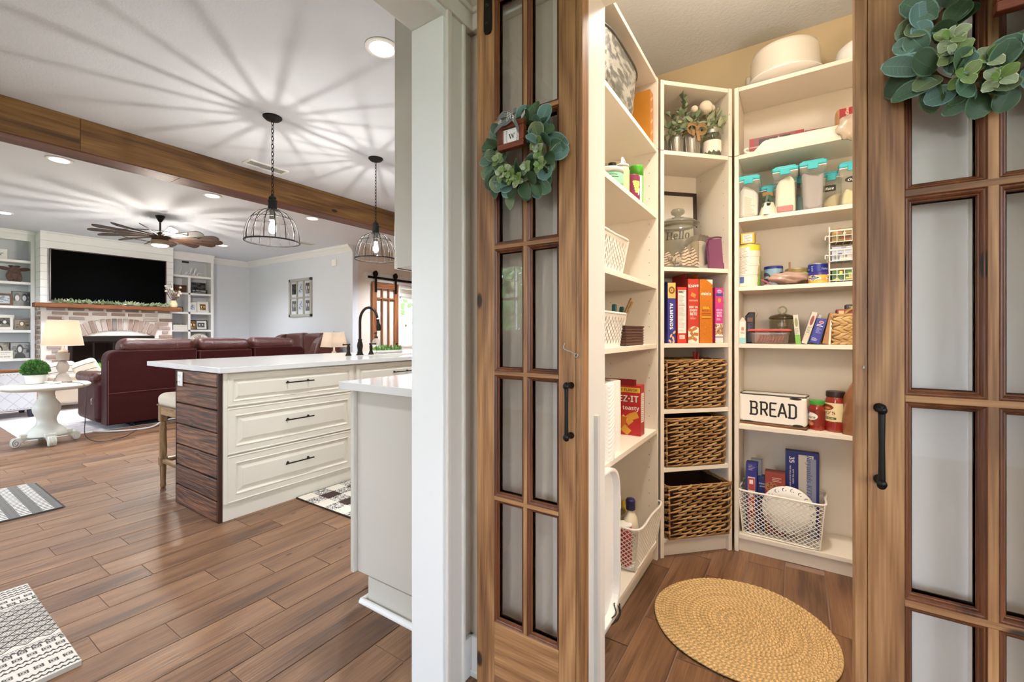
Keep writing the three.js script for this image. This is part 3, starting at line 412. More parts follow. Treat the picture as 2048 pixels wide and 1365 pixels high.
// ---------- rugs ----------
function rug(name, label, e0, e1, n0, n1, t, texture, edge, cat = 'rug', o = {}) {
  const w = e1 - e0, d = n1 - n0, g = thing(name, label, cat, (e0 + e1) / 2, (n0 + n1) / 2, 0.0005), geo = new THREE.BoxGeometry(w, t, d, 60, 1, 40).translate(0, t / 2, 0), p = geo.attributes.position, R = rng(w * 1e4 | 0);
  const f1 = R() * 6, f2 = R() * 6; for (let i = 0; i < p.count; i++) if (p.getY(i) > t / 2) p.setY(i, t + 0.0012 * sin(p.getX(i) * 14 + f1) * sin(p.getZ(i) * 11 + f2));
  geo.computeVertexNormals(); const m = edge, top = printed(texture, 0.95, { bumpMap: weaveBump, bumpScale: 0.001, ...o });
  M('rug_body', geo, [m, m, top, m, m, m], g); return g;
}
{
  const stripes = print(1024, 1024, (g, w, h) => { g.fillStyle = '#6b6762'; g.fillRect(0, 0, w, h); const R = rng(3); for (let i = 0; i < 9; i++) { const x = 30 + i * 112; for (let j = 0; j < 23; j++) { g.fillStyle = '#d9d4ca'; g.fillRect(x, 6 + j * 44.5, 56, 22); } g.fillStyle = '#65615d'; g.fillRect(x - 16, 0, 5, h); g.fillRect(x + 68, 0, 5, h); } for (let i = 0; i < 9000; i++) { g.fillStyle = R() < 0.5 ? 'rgba(40,36,34,0.22)' : 'rgba(255,255,255,0.10)'; g.fillRect(R() * w, R() * h, 7, 2); } });
  const a = rug('kitchen_mat', 'grey woven mat with rows of white dashes on the dark floor', -0.13, 0.755, 3.95, 4.765, 0.009, stripes, mat('#4b4744', 0.95), 'mat');
  const fr = []; for (let i = 0; i < 70; i++) fr.push(bx(0.014, 0.003, 0.006, 0.4425 + 0.005, 0.002, -0.4 + i * 0.8 / 69)); M('fringe', fr, mat('#5b5753', 0.95), a, 'stuff');
  const geo = print(1024, 1024, (g, w, h) => { // rows run along east; the mat is 1.4 x 0.82 m
    g.fillStyle = '#cfc7b9'; g.fillRect(0, 0, w, h); g.strokeStyle = g.fillStyle = '#3b3430';
    const dia = (x, y, a, b, fill, lw) => { g.lineWidth = lw; g.beginPath(); g.moveTo(x - a, y); g.lineTo(x, y - b); g.lineTo(x + a, y); g.lineTo(x, y + b); g.closePath(); fill ? g.fill() : g.stroke(); };
    for (let y = 0; y < 7; y++) { const Y = 0.27 + y * 0.058; for (let x = 0; x < 25; x++) for (const q of [0, 0.5]) { const X = (x + q) * w / 24, YY = (Y + (q ? 0.029 : 0)) * h; dia(X, YY, 20, 28, false, 4.5); dia(X, YY, 11, 15, false, 2.6); dia(X, YY, 3.5, 5, true, 1); } }
    for (const Y of [0.235, 0.69]) { g.fillRect(0, Y * h, w, 4); g.fillRect(0, (Y + 0.012) * h, w, 3); }
    for (const Y of [0.15, 0.195, 0.735, 0.78, 0.9]) for (let x = 0; x < 40; x++) { const X = (x + 0.5 + (Y > 0.17 && Y < 0.76 ? 0.5 : 0)) * w / 40; g.lineWidth = 3; g.strokeRect(X - 7, Y * h - 12, 14, 24); g.strokeRect(X - 3, Y * h - 5, 6, 10); }
    for (const Y of [0.025, 0.05, 0.08, 0.105, 0.215, 0.715, 0.82, 0.85, 0.95, 0.98]) for (let x = 0; x < 84; x++) { g.beginPath(); g.moveTo(x * w / 84, Y * h + 6); g.lineTo((x + 0.5) * w / 84, Y * h - 6); g.lineTo((x + 0.9) * w / 84, Y * h + 6); g.lineWidth = 5; g.stroke(); }
    const R = rng(4); for (let i = 0; i < 14000; i++) { g.fillStyle = R() < 0.5 ? 'rgba(216,209,196,0.35)' : 'rgba(60,52,46,0.12)'; g.fillRect(R() * w, R() * h, 4, 2); }
  });
  rug('door_mat', 'black and cream diamond patterned cotton mat in the photo corner', -0.95, 0.433, 2.03, 2.85, 0.017, geo, mat('#bdb5a8', 0.95), 'mat');
  const check = print(1024, 512, (g, w, h) => { const R = rng(6), K = 12, J = 6, a = w / K, b = h / J; for (let i = 0; i < K; i++) for (let j = 0; j < J; j++) { const k = (i % 2) * 2 + (j % 2); g.fillStyle = k === 0 ? '#e3d9c6' : k === 3 ? '#3f2a20' : '#b9b2a8'; g.fillRect(i * a, j * b, a + 1, b + 1); if (k === 1 || k === 2) for (let q = 0; q < 160; q++) { g.fillStyle = R() < 0.55 ? '#2f2723' : '#efe8da'; g.fillRect(i * a + R() * (a - 5), j * b + R() * (b - 5), 6, 5); } } g.strokeStyle = '#2f2019'; g.lineWidth = 9; g.strokeRect(0, 0, w, h); });
  rug('kitchen_runner', 'brown and cream checked runner rug before the island drawers', 1.665, 2.96, 2.235, 2.845, 0.008, check, mat('#2f2019', 0.95));
}
// ---------- living room ----------
const photoTex = (seed, warm = 0, n = 1, bg = 190) => print(160, 128, (g, w, h) => { const R = rng(seed), t = (v) => `rgb(${min(255, v + warm) | 0},${v | 0},${max(0, v - warm * 1.4) | 0})`;
  g.fillStyle = t(bg); g.fillRect(0, 0, w, h); for (let i = 0; i < 26; i++) { g.fillStyle = t(bg - 90 * R()); g.fillRect(R() * w, R() * h * 0.8, 10 + 40 * R(), 6 + 26 * R()); }
  for (let i = 0; i < n; i++) { const x = w * (i + 0.7) / (n + 0.4), s = 24 + 8 * R(); g.fillStyle = t(35 + 30 * R()); g.beginPath(); g.ellipse(x, h * 0.42, s, s * 1.35, 0, 0, 7); g.fill(); g.fillStyle = t(60 + 90 * R()); g.beginPath(); g.ellipse(x, h * 1.02, s * 1.7, s * 1.7, 0, 0, 7); g.fill(); g.fillStyle = t(205); g.beginPath(); g.ellipse(x, h * 0.45, s * 0.62, s * 0.85, 0, 0, 7); g.fill(); } });
const PH = { pair: photoTex(1, 0, 2, 120), beach: photoTex(2, -8, 0, 215), wed: photoTex(3, 4, 2, 90), baby: photoTex(4, 14, 1, 120), dog: photoTex(5, 0, 1, 150), warm: photoTex(6, 30, 2, 120), tree: photoTex(7, 0, 0, 70), one: photoTex(8, 8, 1, 160) };
function frameOf(name, label, e, n, h, w, hh, border, fm, pic, o = {}) { // a picture frame leaning a little, base at h
  const t = thing(name, label, o.cat ?? 'picture frame', e, n, h, o.rot ?? 0, o.group), lean = o.lean ?? -0.09, D = o.d ?? 0.018, g = (x) => { const q = clean(x); q.rotateX(lean); return q; };
  const sh = poly([[-w / 2, 0], [w / 2, 0], [w / 2, hh], [-w / 2, hh]]), hole = new THREE.Path(), b = border; hole.moveTo(-w / 2 + b, b); hole.lineTo(-w / 2 + b, hh - b); hole.lineTo(w / 2 - b, hh - b); hole.lineTo(w / 2 - b, b); hole.closePath(); sh.holes.push(hole);
  M('frame', g(prism(sh, D, min(0.003, b / 3))), fm, t);
  const mt = o.mat ?? 0; if (mt) M('mount', g(rectFace(-w / 2 + b, w / 2 - b, b, hh - b, D * 0.45)), MT.white, t);
  const pics = [].concat(pic), iw = w - 2 * b - 2 * mt; pics.forEach((p, i) => { const x0 = -w / 2 + b + mt + iw * i / pics.length, x1 = x0 + iw / pics.length - (pics.length > 1 && i < pics.length - 1 ? 0.03 : 0); M('picture', g(rectFace(x0, x1, b + mt, hh - b - mt, D * 0.5)), printed(p, 0.25), t); });
  M('backing', g(bc(w - 2 * b, hh - 2 * b, 0.003, 0, hh / 2, 0.003)), MT.black, t); return t;
}
{ // chimney breast: brick below the mantel, white boards above
  const core = struct('wall_chimney', [wbox(1.668, 1.97, 10.022, 10.65, 0, CEIL), wbox(3.12, 3.398, 10.022, 10.65, 0, CEIL), wbox(1.97, 3.12, 10.022, 10.65, 1.075, CEIL), wbox(1.97, 3.12, 10.5, 10.65, 0, 1.075)], mat('#e4dcd5', 0.95, { bumpMap: leatherBump, bumpScale: 0.006 }));
  const y0 = 1.605, bh = 0.125; for (let i = 0; y0 + i * bh < CEIL - 0.01; i++) { const a = y0 + i * bh, b = min(CEIL, a + bh - 0.004); M('shiplap_board', wrb(1.655, 3.411, 10.006, 10.024, a, b, 0.003), MT.trim, core); M('shiplap_board', wrb(1.655, 1.671, 10.008, 10.34, a, b, 0.003), MT.trim, core); M('shiplap_board', wrb(3.395, 3.411, 10.008, 10.34, a, b, 0.003), MT.trim, core); }
  const R = rng(12), tones = ['#9d8578', '#a8938a', '#8d786c', '#b5a69d', '#beb2aa', '#887d78', '#6c6266'].map((c) => mat(c, 0.95, { bumpMap: leatherBump, bumpScale: 0.008 }));
  const brick = (len, tall) => { const g = prism(rrect(len, tall, 0.012, 0, -tall / 2), 0.022, 0.005), p = g.attributes.position; for (let i = 0; i < p.count; i++) { const s = sin(p.getX(i) * 91 + tall * 700) * 0.003; p.setY(i, p.getY(i) + s); } g.computeVertexNormals(); return uvm(g, 'x', ro()); };
  const long = [brick(0.2, 0.052), brick(0.185, 0.048), brick(0.21, 0.055)], half = [brick(0.095, 0.05), brick(0.1, 0.054)], sold = [brick(0.21, 0.06), brick(0.2, 0.054)];
  const put = (g, e, n, h, ry = 0, rz = 0) => { const m = M('brick', g, tones[floor(R() * R() * 6.99)], core); m.position.set(e, h, -n); m.rotation.set(0, ry, rz); m.position.y += rr(-0.003, 0.003, R); };
  const arc = { e: 2.63, y: 0.02, r: 1.255 };
  for (let k = 0; k < 16; k++) {
    const h = 0.36 + k * 0.0775; let e = 1.67 + (k % 2 ? 0.06 : 0.11);
    while (e < 3.38) { const L = R() < 0.2 ? 0.095 : 0.2, x = e + L / 2; const inOpen = x > 1.9 && x < 3.19 && h < 1.17, inArch = hypot(x - arc.e, h - arc.y) > arc.r - 0.17 && hypot(x - arc.e, h - arc.y) < arc.r + 0.145 && abs(x - arc.e) < 0.62; if (!inOpen && !inArch && x + L / 2 < 3.41) put(L > 0.15 ? long[floor(R() * 3)] : half[floor(R() * 2)], x, 10.022, h); e += L + rr(0.03, 0.05, R); }
    for (let q = 0; q < 2; q++) put(half[q], 1.668, 10.1 + q * 0.135 + (k % 2) * 0.03, h, -PI / 2);
  }
  for (let i = 0; i < 15; i++) { const a = (i - 7) / 7 * 0.405, b = put(sold[i % 2], arc.e + sin(a) * arc.r, 10.022, arc.y + cos(a) * arc.r, 0, PI / 2 - a); }
  // hearth
  const hearth = struct('hearth', wbox(1.58, 3.5, 9.56, 10.03, 0, 0.29), core.material);
  for (let i = 0; i < 26; i++) { const m = M('brick', sold[i % 2], tones[floor(R() * 5)], hearth); m.position.set(1.62 + i * 0.0735, 0.165, -9.57); m.rotation.z = PI / 2; const c = M('brick', sold[(i + 1) % 2], tones[floor(R() * 5)], hearth); c.position.set(1.62 + i * 0.0735, 0.283, -9.68); c.rotation.set(-PI / 2, 0, PI / 2); }
  const fp = thing('fireplace_insert', 'dark metal fireplace insert with glass doors under the brick arch', 'fireplace', 2.545, 10.03, 0.3), dm = mat('#2a211d', 0.4, { metalness: 0.4 });
  M('hood', rb(1.15, 0.095, 0.06, 0.005, 0, 0.675, 0), dm, fp); M('firebox', [bx(1.1, 0.67, 0.01, 0, 0, -0.42), bx(0.01, 0.67, 0.42, -0.55, 0, -0.21), bx(0.01, 0.67, 0.42, 0.55, 0, -0.21), bx(1.1, 0.01, 0.42, 0, 0, -0.21)], mat('#1b1613', 0.9), fp);
  M('outer_frame', [rb(0.05, 0.68, 0.04, 0.003, -0.55, 0, 0), rb(0.05, 0.68, 0.04, 0.003, 0.55, 0, 0), rb(1.1, 0.04, 0.04, 0.003, 0, 0, 0)], dm, fp);
  for (let i = 0; i < 4; i++) { const x = -0.395 + i * 0.263; const d = M('glass_door_frame', [bx(0.012, 0.63, 0.02, x - 0.125, 0.04, 0.005), bx(0.012, 0.63, 0.02, x + 0.125, 0.04, 0.005), bx(0.25, 0.012, 0.02, x, 0.04, 0.005), bx(0.25, 0.012, 0.02, x, 0.655, 0.005)], i ? dm : MT.bronze, fp); M('door_glass', bx(0.24, 0.6, 0.003, x, 0.05, 0.005), MT.pane, d); }
  const mt = thing('mantel_shelf', 'brown wooden mantel beam over the whitewashed brick', 'mantel shelf', 2.532, 9.94, 1.535); M('beam', uvm(rb(1.92, 0.068, 0.2, 0.006, 0, 0, 0), 'x', ro()), MT.mantel, mt);
  const tv = thing('television', 'large black wall television above the leafy mantel garland', 'television', 2.515, 9.985, 1.645);
  M('housing', rb(1.53, 0.835, 0.06, 0.004, 0, 0, 0.01), mat('#241712', 0.3), tv); M('screen', bx(1.5, 0.805, 0.002, 0, 0.014, 0.0405), phys('#010101', 0.6, { specularIntensity: 0.06 }), tv); M('bezel_edge', [bx(1.53, 0.012, 0.008, 0, 0, 0.042), bx(1.53, 0.012, 0.008, 0, 0.823, 0.042), bx(0.012, 0.835, 0.008, -0.759, 0, 0.042), bx(0.012, 0.835, 0.008, 0.759, 0, 0.042)], mat('#3a221a', 0.3), tv);
  const gl = thing('mantel_garland', 'pale green leafy garland lying along the wooden mantel', 'garland', 2.56, 9.93, 1.604), G = rng(8);
  M('stem', tube(Array.from({ length: 9 }, (_, i) => [-0.72 + i * 0.18, 0.012, 0.012 * sin(i * 2)]), 0.005, 40, 5), mat('#6d6a4a', 0.9), gl);
  const lc = (N, m) => M('leaves', leafCloud(N, (R) => [V(rr(-0.74, 0.74, R), rr(0.008, 0.025, R), rr(-0.03, 0.05, R)), V(rr(-1, 1, R), rr(0.05, 0.9, R), rr(-0.1, 0.8, R))], 0.066, 0.024, G, 0.25), m, gl, 'stuff'); lc(330, leafMat('#a9b394', 0.8)); lc(160, leafMat('#8a9a70', 0.8));
  const v = thing('cotton_vase', 'cream wrapped vase of dried cotton stems on the right end of the mantel', 'vase', 3.375, 9.9, 1.604), Q = rng(21);
  M('vase', lathe([[0.0001, 0], [0.05, 0], [0.062, 0.02], [0.066, 0.06], [0.055, 0.1], [0.04, 0.118], [0.05, 0.135], [0.0001, 0.13]], 20), mat('#d8c59c', 0.9), v);
  const tips = []; for (let i = 0; i < 16; i++) tips.push(V(rr(-0.17, 0.13, Q), rr(0.22, 0.48, Q), rr(-0.06, 0.1, Q)));
  M('stems', tips.map((p) => tube([[0, 0.1, 0], [p.x * 0.35, p.y * 0.55, p.z * 0.4], p], 0.0025, 8, 4)), mat('#6a4d38', 0.9), v); M('cotton', tips.slice(0, 11).map((p) => new THREE.IcosahedronGeometry(rr(0.02, 0.03, Q), 1).translate(p.x, p.y, p.z)), mat('#e9e2d6', 1), v, 'stuff'); M('dried_leaves', leafCloud(46, (R) => { const p = tips[floor(R() * 16)]; return [V(p.x * rr(0.6, 1, R), p.y * rr(0.7, 1, R), p.z), V(rr(-1, 1, R), rr(-0.3, 1, R), rr(-1, 1, R))]; }, 0.05, 0.018, Q), leafMat('#9a7b62', 0.9), v, 'stuff');
}
// bookcases
function bookcase(label, e0, e1, shelves, divider) {
  const t = thing('bookcase', label, 'bookcase', (e0 + e1) / 2, 10.33, 0, 0, 'white bookcases beside the fireplace'), w = e1 - e0, D = 0.315, m = MT.trim, s = 0.047;
  M('back_panel', bx(w, 2.66, 0.006, 0, 0.01, -D + 0.003), MT.wallLiving, t);
  for (const q of [-1, 1]) M('side_stile', [rb(s, 2.67, 0.02, 0.002, q * (w / 2 - s / 2), 0, -0.01), bx(0.02, 2.66, D - 0.02, q * (w / 2 - 0.011), 0.01, -D / 2 - 0.01)], m, t);
  for (const y of shelves) M('shelf', rb(w - 2 * s + 0.02, 0.04, D - 0.01, 0.003, 0, y - 0.04, -D / 2), m, t);
  if (divider !== undefined) M('divider', rb(0.042, 2.252, D - 0.01, 0.002, divider - (e0 + e1) / 2, 0, -D / 2), m, t);
  M('top_fascia', rb(w, 0.075, 0.022, 0.002, 0, 2.6, -0.01), m, t); M('top_board', bx(w, 0.02, D, 0, 2.655, -D / 2), m, t);
  M('cornice', [prism(poly([[0, 0], [0.006, 0], [0.012, 0.02], [0.03, 0.035], [0.045, 0.062], [0.06, 0.07], [0.06, 0.083], [0, 0.083]]), w).rotateY(-PI / 2).translate(w / 2, 2.67, -0.001)], m, t);
  M('lower_door', raised(-w / 2 + s, 0.1, w - 2 * s, 0.38, 1).translate(0, 0, -0.02), m, t); return t;
}
bookcase('white built-in bookcase left of the television, full of framed photos', 0.3, 1.652, [2.285, 1.94, 1.557, 1.17, 0.719]);
bookcase('white built-in bookcase right of the television with a hello sign on top', 3.412, 4.232, [2.294, 1.942, 1.55, 1.19, 0.72], 3.795);
const bk = mat('#1c1917', 0.4), brn = mat('#6b4a30', 0.5), gry = mat('#6d6863', 0.5), offw = mat('#e6e0d5', 0.5);
{
  const n = 10.44, sg = thing('script_sign', 'white sign with one dark script letter on the top left bookcase shelf', 'sign', 1.24, n, 2.286);
  M('board', rb(0.26, 0.16, 0.02, 0.003, 0, 0, 0), MT.white, sg); M('lettering', rectFace(-0.1, 0.11, 0.02, 0.14, 0.0105), printed(print(160, 96, (g, w, h) => { g.fillStyle = '#efece6'; g.fillRect(0, 0, w, h); say(g, 'r', 124, 44, 'italic 60px serif', '#3a3734'); }), 0.6), sg);
  const cow = thing('animal_sculpture', 'dark brown sitting pig sculpture with big ears on the left bookcase', 'sculpture', 1.44, n, 1.941), cm = mat('#6b5247', 0.55, { bumpMap: leatherBump, bumpScale: 0.01 });
  const blob = (rx, ry, rz, x, y, z) => new THREE.SphereGeometry(1, 20, 14).scale(rx, ry, rz).translate(x, y, z);
  M('body', [blob(0.088, 0.1, 0.085, 0, 0.095, 0), blob(0.07, 0.07, 0.065, 0, 0.175, 0.03), blob(0.036, 0.03, 0.03, 0, 0.16, 0.09), blob(0.032, 0.06, 0.035, -0.05, 0.058, 0.06), blob(0.032, 0.06, 0.035, 0.05, 0.058, 0.06)], cm, cow);
  for (const s of [-1, 1]) M('ear', new THREE.SphereGeometry(1, 16, 10).scale(0.07, 0.028, 0.012).rotateZ(s * 0.18).translate(s * 0.105, 0.205, 0.02), cm, cow); M('tuft', [-1, 1].map((s) => blob(0.035, 0.016, 0.02, s * 0.032, 0.247, 0.03)), cm, cow);
  frameOf('picture_frame', 'brown wooden frame with a pale beach photo on the left bookcase', 1.31, n, 1.558, 0.24, 0.19, 0.032, brn, PH.beach); frameOf('picture_frame', 'black and white canvas photo of two smiling girls on the left bookcase', 1.515, n, 1.558, 0.2, 0.235, 0.006, bk, PH.pair);
  frameOf('picture_frame', 'wide white frame with a dark wedding photo on the left bookcase', 1.305, n, 1.171, 0.28, 0.24, 0.045, offw, PH.wed); frameOf('picture_frame', 'grey frame with a sleeping baby photo on the left bookcase', 1.525, n, 1.171, 0.2, 0.19, 0.022, gry, PH.baby);
  frameOf('picture_frame', 'dark photo behind the small text sign on the lowest left shelf', 1.3, n + 0.06, 0.72, 0.22, 0.255, 0.01, bk, PH.one); frameOf('picture_frame', 'black and white photo of a fluffy dog on the lowest left shelf', 1.505, n, 0.72, 0.21, 0.255, 0.006, bk, PH.dog);
  const sd = thing('text_sign', 'small white block sign with dark lettering before a dark photo on the lowest left shelf', 'sign', 1.325, n - 0.06, 0.72); M('block', rb(0.19, 0.125, 0.025, 0.003, 0, 0, 0), offw, sd);
  M('lettering', rectFace(-0.09, 0.09, 0.005, 0.12, 0.0132), printed(print(192, 128, (g, w, h) => { g.fillStyle = '#e6e0d5'; g.fillRect(0, 0, w, h); say(g, 'A LITTLE WORLD', 96, 24, 'bold 19px sans-serif', '#5d5752'); say(g, 'to be a', 96, 54, 'italic 22px serif', '#5d5752'); say(g, 'DOG MOM', 96, 100, 'bold 28px sans-serif', '#4d4742'); }), 0.6), sd);
}
{
  const n = 10.44, hl = thing('hello_sign', 'white wooden hello script sign on the right bookcase', 'sign', 3.86, n, 2.295), L = [];
  const s = (pts, w = 0.0065) => L.push(tube(pts.map(([x, y]) => [x, y, 0]), w, pts.length * 7, 6));
  s([[-0.235, 0.02], [-0.2, 0.07], [-0.165, 0.15], [-0.17, 0.178], [-0.185, 0.16], [-0.195, 0.08], [-0.2, 0.012]]); s([[-0.2, 0.012], [-0.185, 0.06], [-0.165, 0.085], [-0.15, 0.07], [-0.15, 0.025], [-0.13, 0.014], [-0.1, 0.05], [-0.07, 0.078], [-0.06, 0.062], [-0.085, 0.04], [-0.095, 0.025], [-0.075, 0.01], [-0.04, 0.03]]); for (const x of [0, 0.075]) s([[x - 0.04, 0.03], [x, 0.09], [x + 0.02, 0.15], [x + 0.01, 0.165], [x - 0.005, 0.13], [x - 0.01, 0.03], [x + 0.005, 0.01], [x + 0.035, 0.03]]);
  s([[0.11, 0.03], [0.13, 0.07], [0.16, 0.078], [0.175, 0.05], [0.16, 0.015], [0.13, 0.012], [0.122, 0.045], [0.14, 0.07], [0.2, 0.06]]); M('lettering', L, MT.white, hl);
  const bxw = thing('wooden_box', 'plain brown wooden box on the right bookcase under the hello sign', 'box', 3.66, n, 1.943); for (let i = 0; i < 4; i++) M('plank', uvm(rb(0.2, 0.036, 0.13, 0.002, 0, i * 0.0375, 0), 'x', ro()), mat('#8a5d3d', 0.6, { map: oakTex }), bxw);
  const wr = thing('small_wreath', 'small dark wreath standing on the right bookcase by the mantel vase', 'wreath', 3.5, n, 1.943), Rw = rng(5); M('ring', torus(0.075, 0.014, 0, 0, 0, 30, 8).rotateX(PI / 2).translate(0, 0.095, 0), mat('#4b3d2e', 0.95), wr); M('leaves', leafCloud(90, (R, i) => { const a = i / 90 * 6.28; return [V(cos(a) * 0.075, 0.095 + sin(a) * 0.075, 0.008), V(cos(a + 0.9), sin(a + 0.9), 0.6)]; }, 0.035, 0.014, Rw), leafMat('#53513a', 0.9), wr, 'stuff');
  frameOf('picture_frame', 'dark canvas photo of trees behind the black text sign on the right bookcase', 4.02, n + 0.05, 1.943, 0.25, 0.235, 0.006, bk, PH.tree);
  const ys = thing('text_sign', 'black block sign with white capitals before the tree photo', 'sign', 3.985, n - 0.05, 1.943); M('block', rb(0.3, 0.085, 0.025, 0.002, 0, 0, 0), bk, ys); M('lettering', rectFace(-0.145, 0.145, 0.004, 0.081, 0.0132), printed(print(320, 84, (g, w, h) => { g.fillStyle = '#1c1917'; g.fillRect(0, 0, w, h); say(g, "YES, I'M A NURSE", 160, 28, 'bold 33px sans-serif', '#f2f0ec'); say(g, 'NO, I DONT WANT TO LOOK', 160, 64, 'bold 20px sans-serif', '#f2f0ec'); }), 0.5), ys);
  const tp = thing('small_plant', 'tiny dark potted plant beside the tree photo on the right bookcase', 'plant', 3.85, n, 1.943); M('pot', cy(0.018, 0.022, 0.04), bk, tp); M('leaves', leafCloud(26, (R) => [V(0, 0.04, 0), V(rr(-1, 1, R), rr(0.5, 1.5, R), rr(-1, 1, R))], 0.06, 0.014, rng(9)), leafMat('#4a5646'), tp, 'stuff');
  frameOf('picture_frame', 'small black tilted frame on the right bookcase behind the mantel end', 3.64, n, 1.551, 0.17, 0.11, 0.014, bk, PH.one, { lean: -0.3 });
  frameOf('picture_frame', 'white frame with a bluish photo on the right bookcase', 3.9, n + 0.04, 1.551, 0.19, 0.21, 0.03, offw, PH.beach, { mat: 0.015 }); frameOf('picture_frame', 'white frame with a warm brown couple photo on the right bookcase', 4.075, n, 1.551, 0.21, 0.23, 0.03, offw, PH.warm, { mat: 0.02 });
  const pl = thing('planter_box', 'white wooden planter box with low greens on the right bookcase', 'planter', 3.66, n, 1.191); M('box', rb(0.24, 0.1, 0.1, 0.003, 0, 0, 0), offw, pl); M('greens', leafCloud(90, (R) => [V(rr(-0.11, 0.11, R), 0.095, rr(-0.04, 0.04, R)), V(rr(-1, 1, R), rr(0.2, 1, R), rr(-1, 1, R))], 0.03, 0.012, rng(14)), leafMat('#4c5a35'), pl, 'stuff');
  frameOf('picture_frame', 'narrow black leaning frame before the wide double frame', 3.875, n - 0.05, 1.191, 0.14, 0.19, 0.016, bk, PH.warm, { lean: -0.14 }); frameOf('picture_frame', 'wide dark frame with two photos in a white mount on the right bookcase', 3.99, n + 0.03, 1.191, 0.36, 0.2, 0.016, bk, [PH.one, PH.pair], { mat: 0.035 });
  const lp = thing('low_plants', 'low dark green plant on the shelf behind the sofa headrest', 'plant', 3.63, n, 0.721); M('pot', rb(0.2, 0.14, 0.12, 0.004, 0, 0, 0), mat('#5b5348', 0.7), lp); M('greens', leafCloud(90, (R) => [V(rr(-0.11, 0.11, R), 0.14, rr(-0.04, 0.04, R)), V(rr(-1, 1, R), rr(0.3, 1, R), rr(-1, 1, R))], 0.05, 0.016, rng(15)), leafMat('#3f4a33'), lp, 'stuff');
  const ck = thing('wall_clock', 'round white clock with roman numerals peeking over the sofa', 'clock', 4.0, n - 0.02, 0.721), CR = 0.195; M('rim', new THREE.TorusGeometry(CR - 0.006, 0.01, 8, 40).translate(0, CR, 0), offw, ck);
  M('dial', new THREE.CircleGeometry(CR - 0.008, 40).translate(0, CR, 0.004), printed(print(256, 256, (g, w, h) => { g.fillStyle = '#ece6da'; g.fillRect(0, 0, w, h); const N = ['XII', 'I', 'II', 'III', 'IIII', 'V', 'VI', 'VII', 'VIII', 'IX', 'X', 'XI']; N.forEach((s, i) => { g.save(); g.translate(128, 128); g.rotate(i * PI / 6); say(g, s, 0, -92, 'bold 34px serif', '#3a342e'); g.restore(); }); g.strokeStyle = '#3a342e'; g.lineWidth = 2; g.beginPath(); g.arc(128, 128, 68, 0, 7); g.stroke(); }), 0.6), ck);
  M('hands', [bar([0, CR, 0.009], [0.07, CR + 0.09, 0.009], 0.003), bar([0, CR, 0.009], [-0.06, CR + 0.02, 0.009], 0.004)], bk, ck); M('backing', cy(CR - 0.006, CR - 0.006, 0.01, 0, -0.005, 0, 32).rotateX(PI / 2).translate(0, CR, -0.006), offw, ck);
  const sp2 = thing('cable_box', 'small black box hanging under the top of the right bookcase', 'box', 3.735, 10.36, 2.545); M('case', rb(0.11, 0.035, 0.03, 0.003), bk, sp2);
}
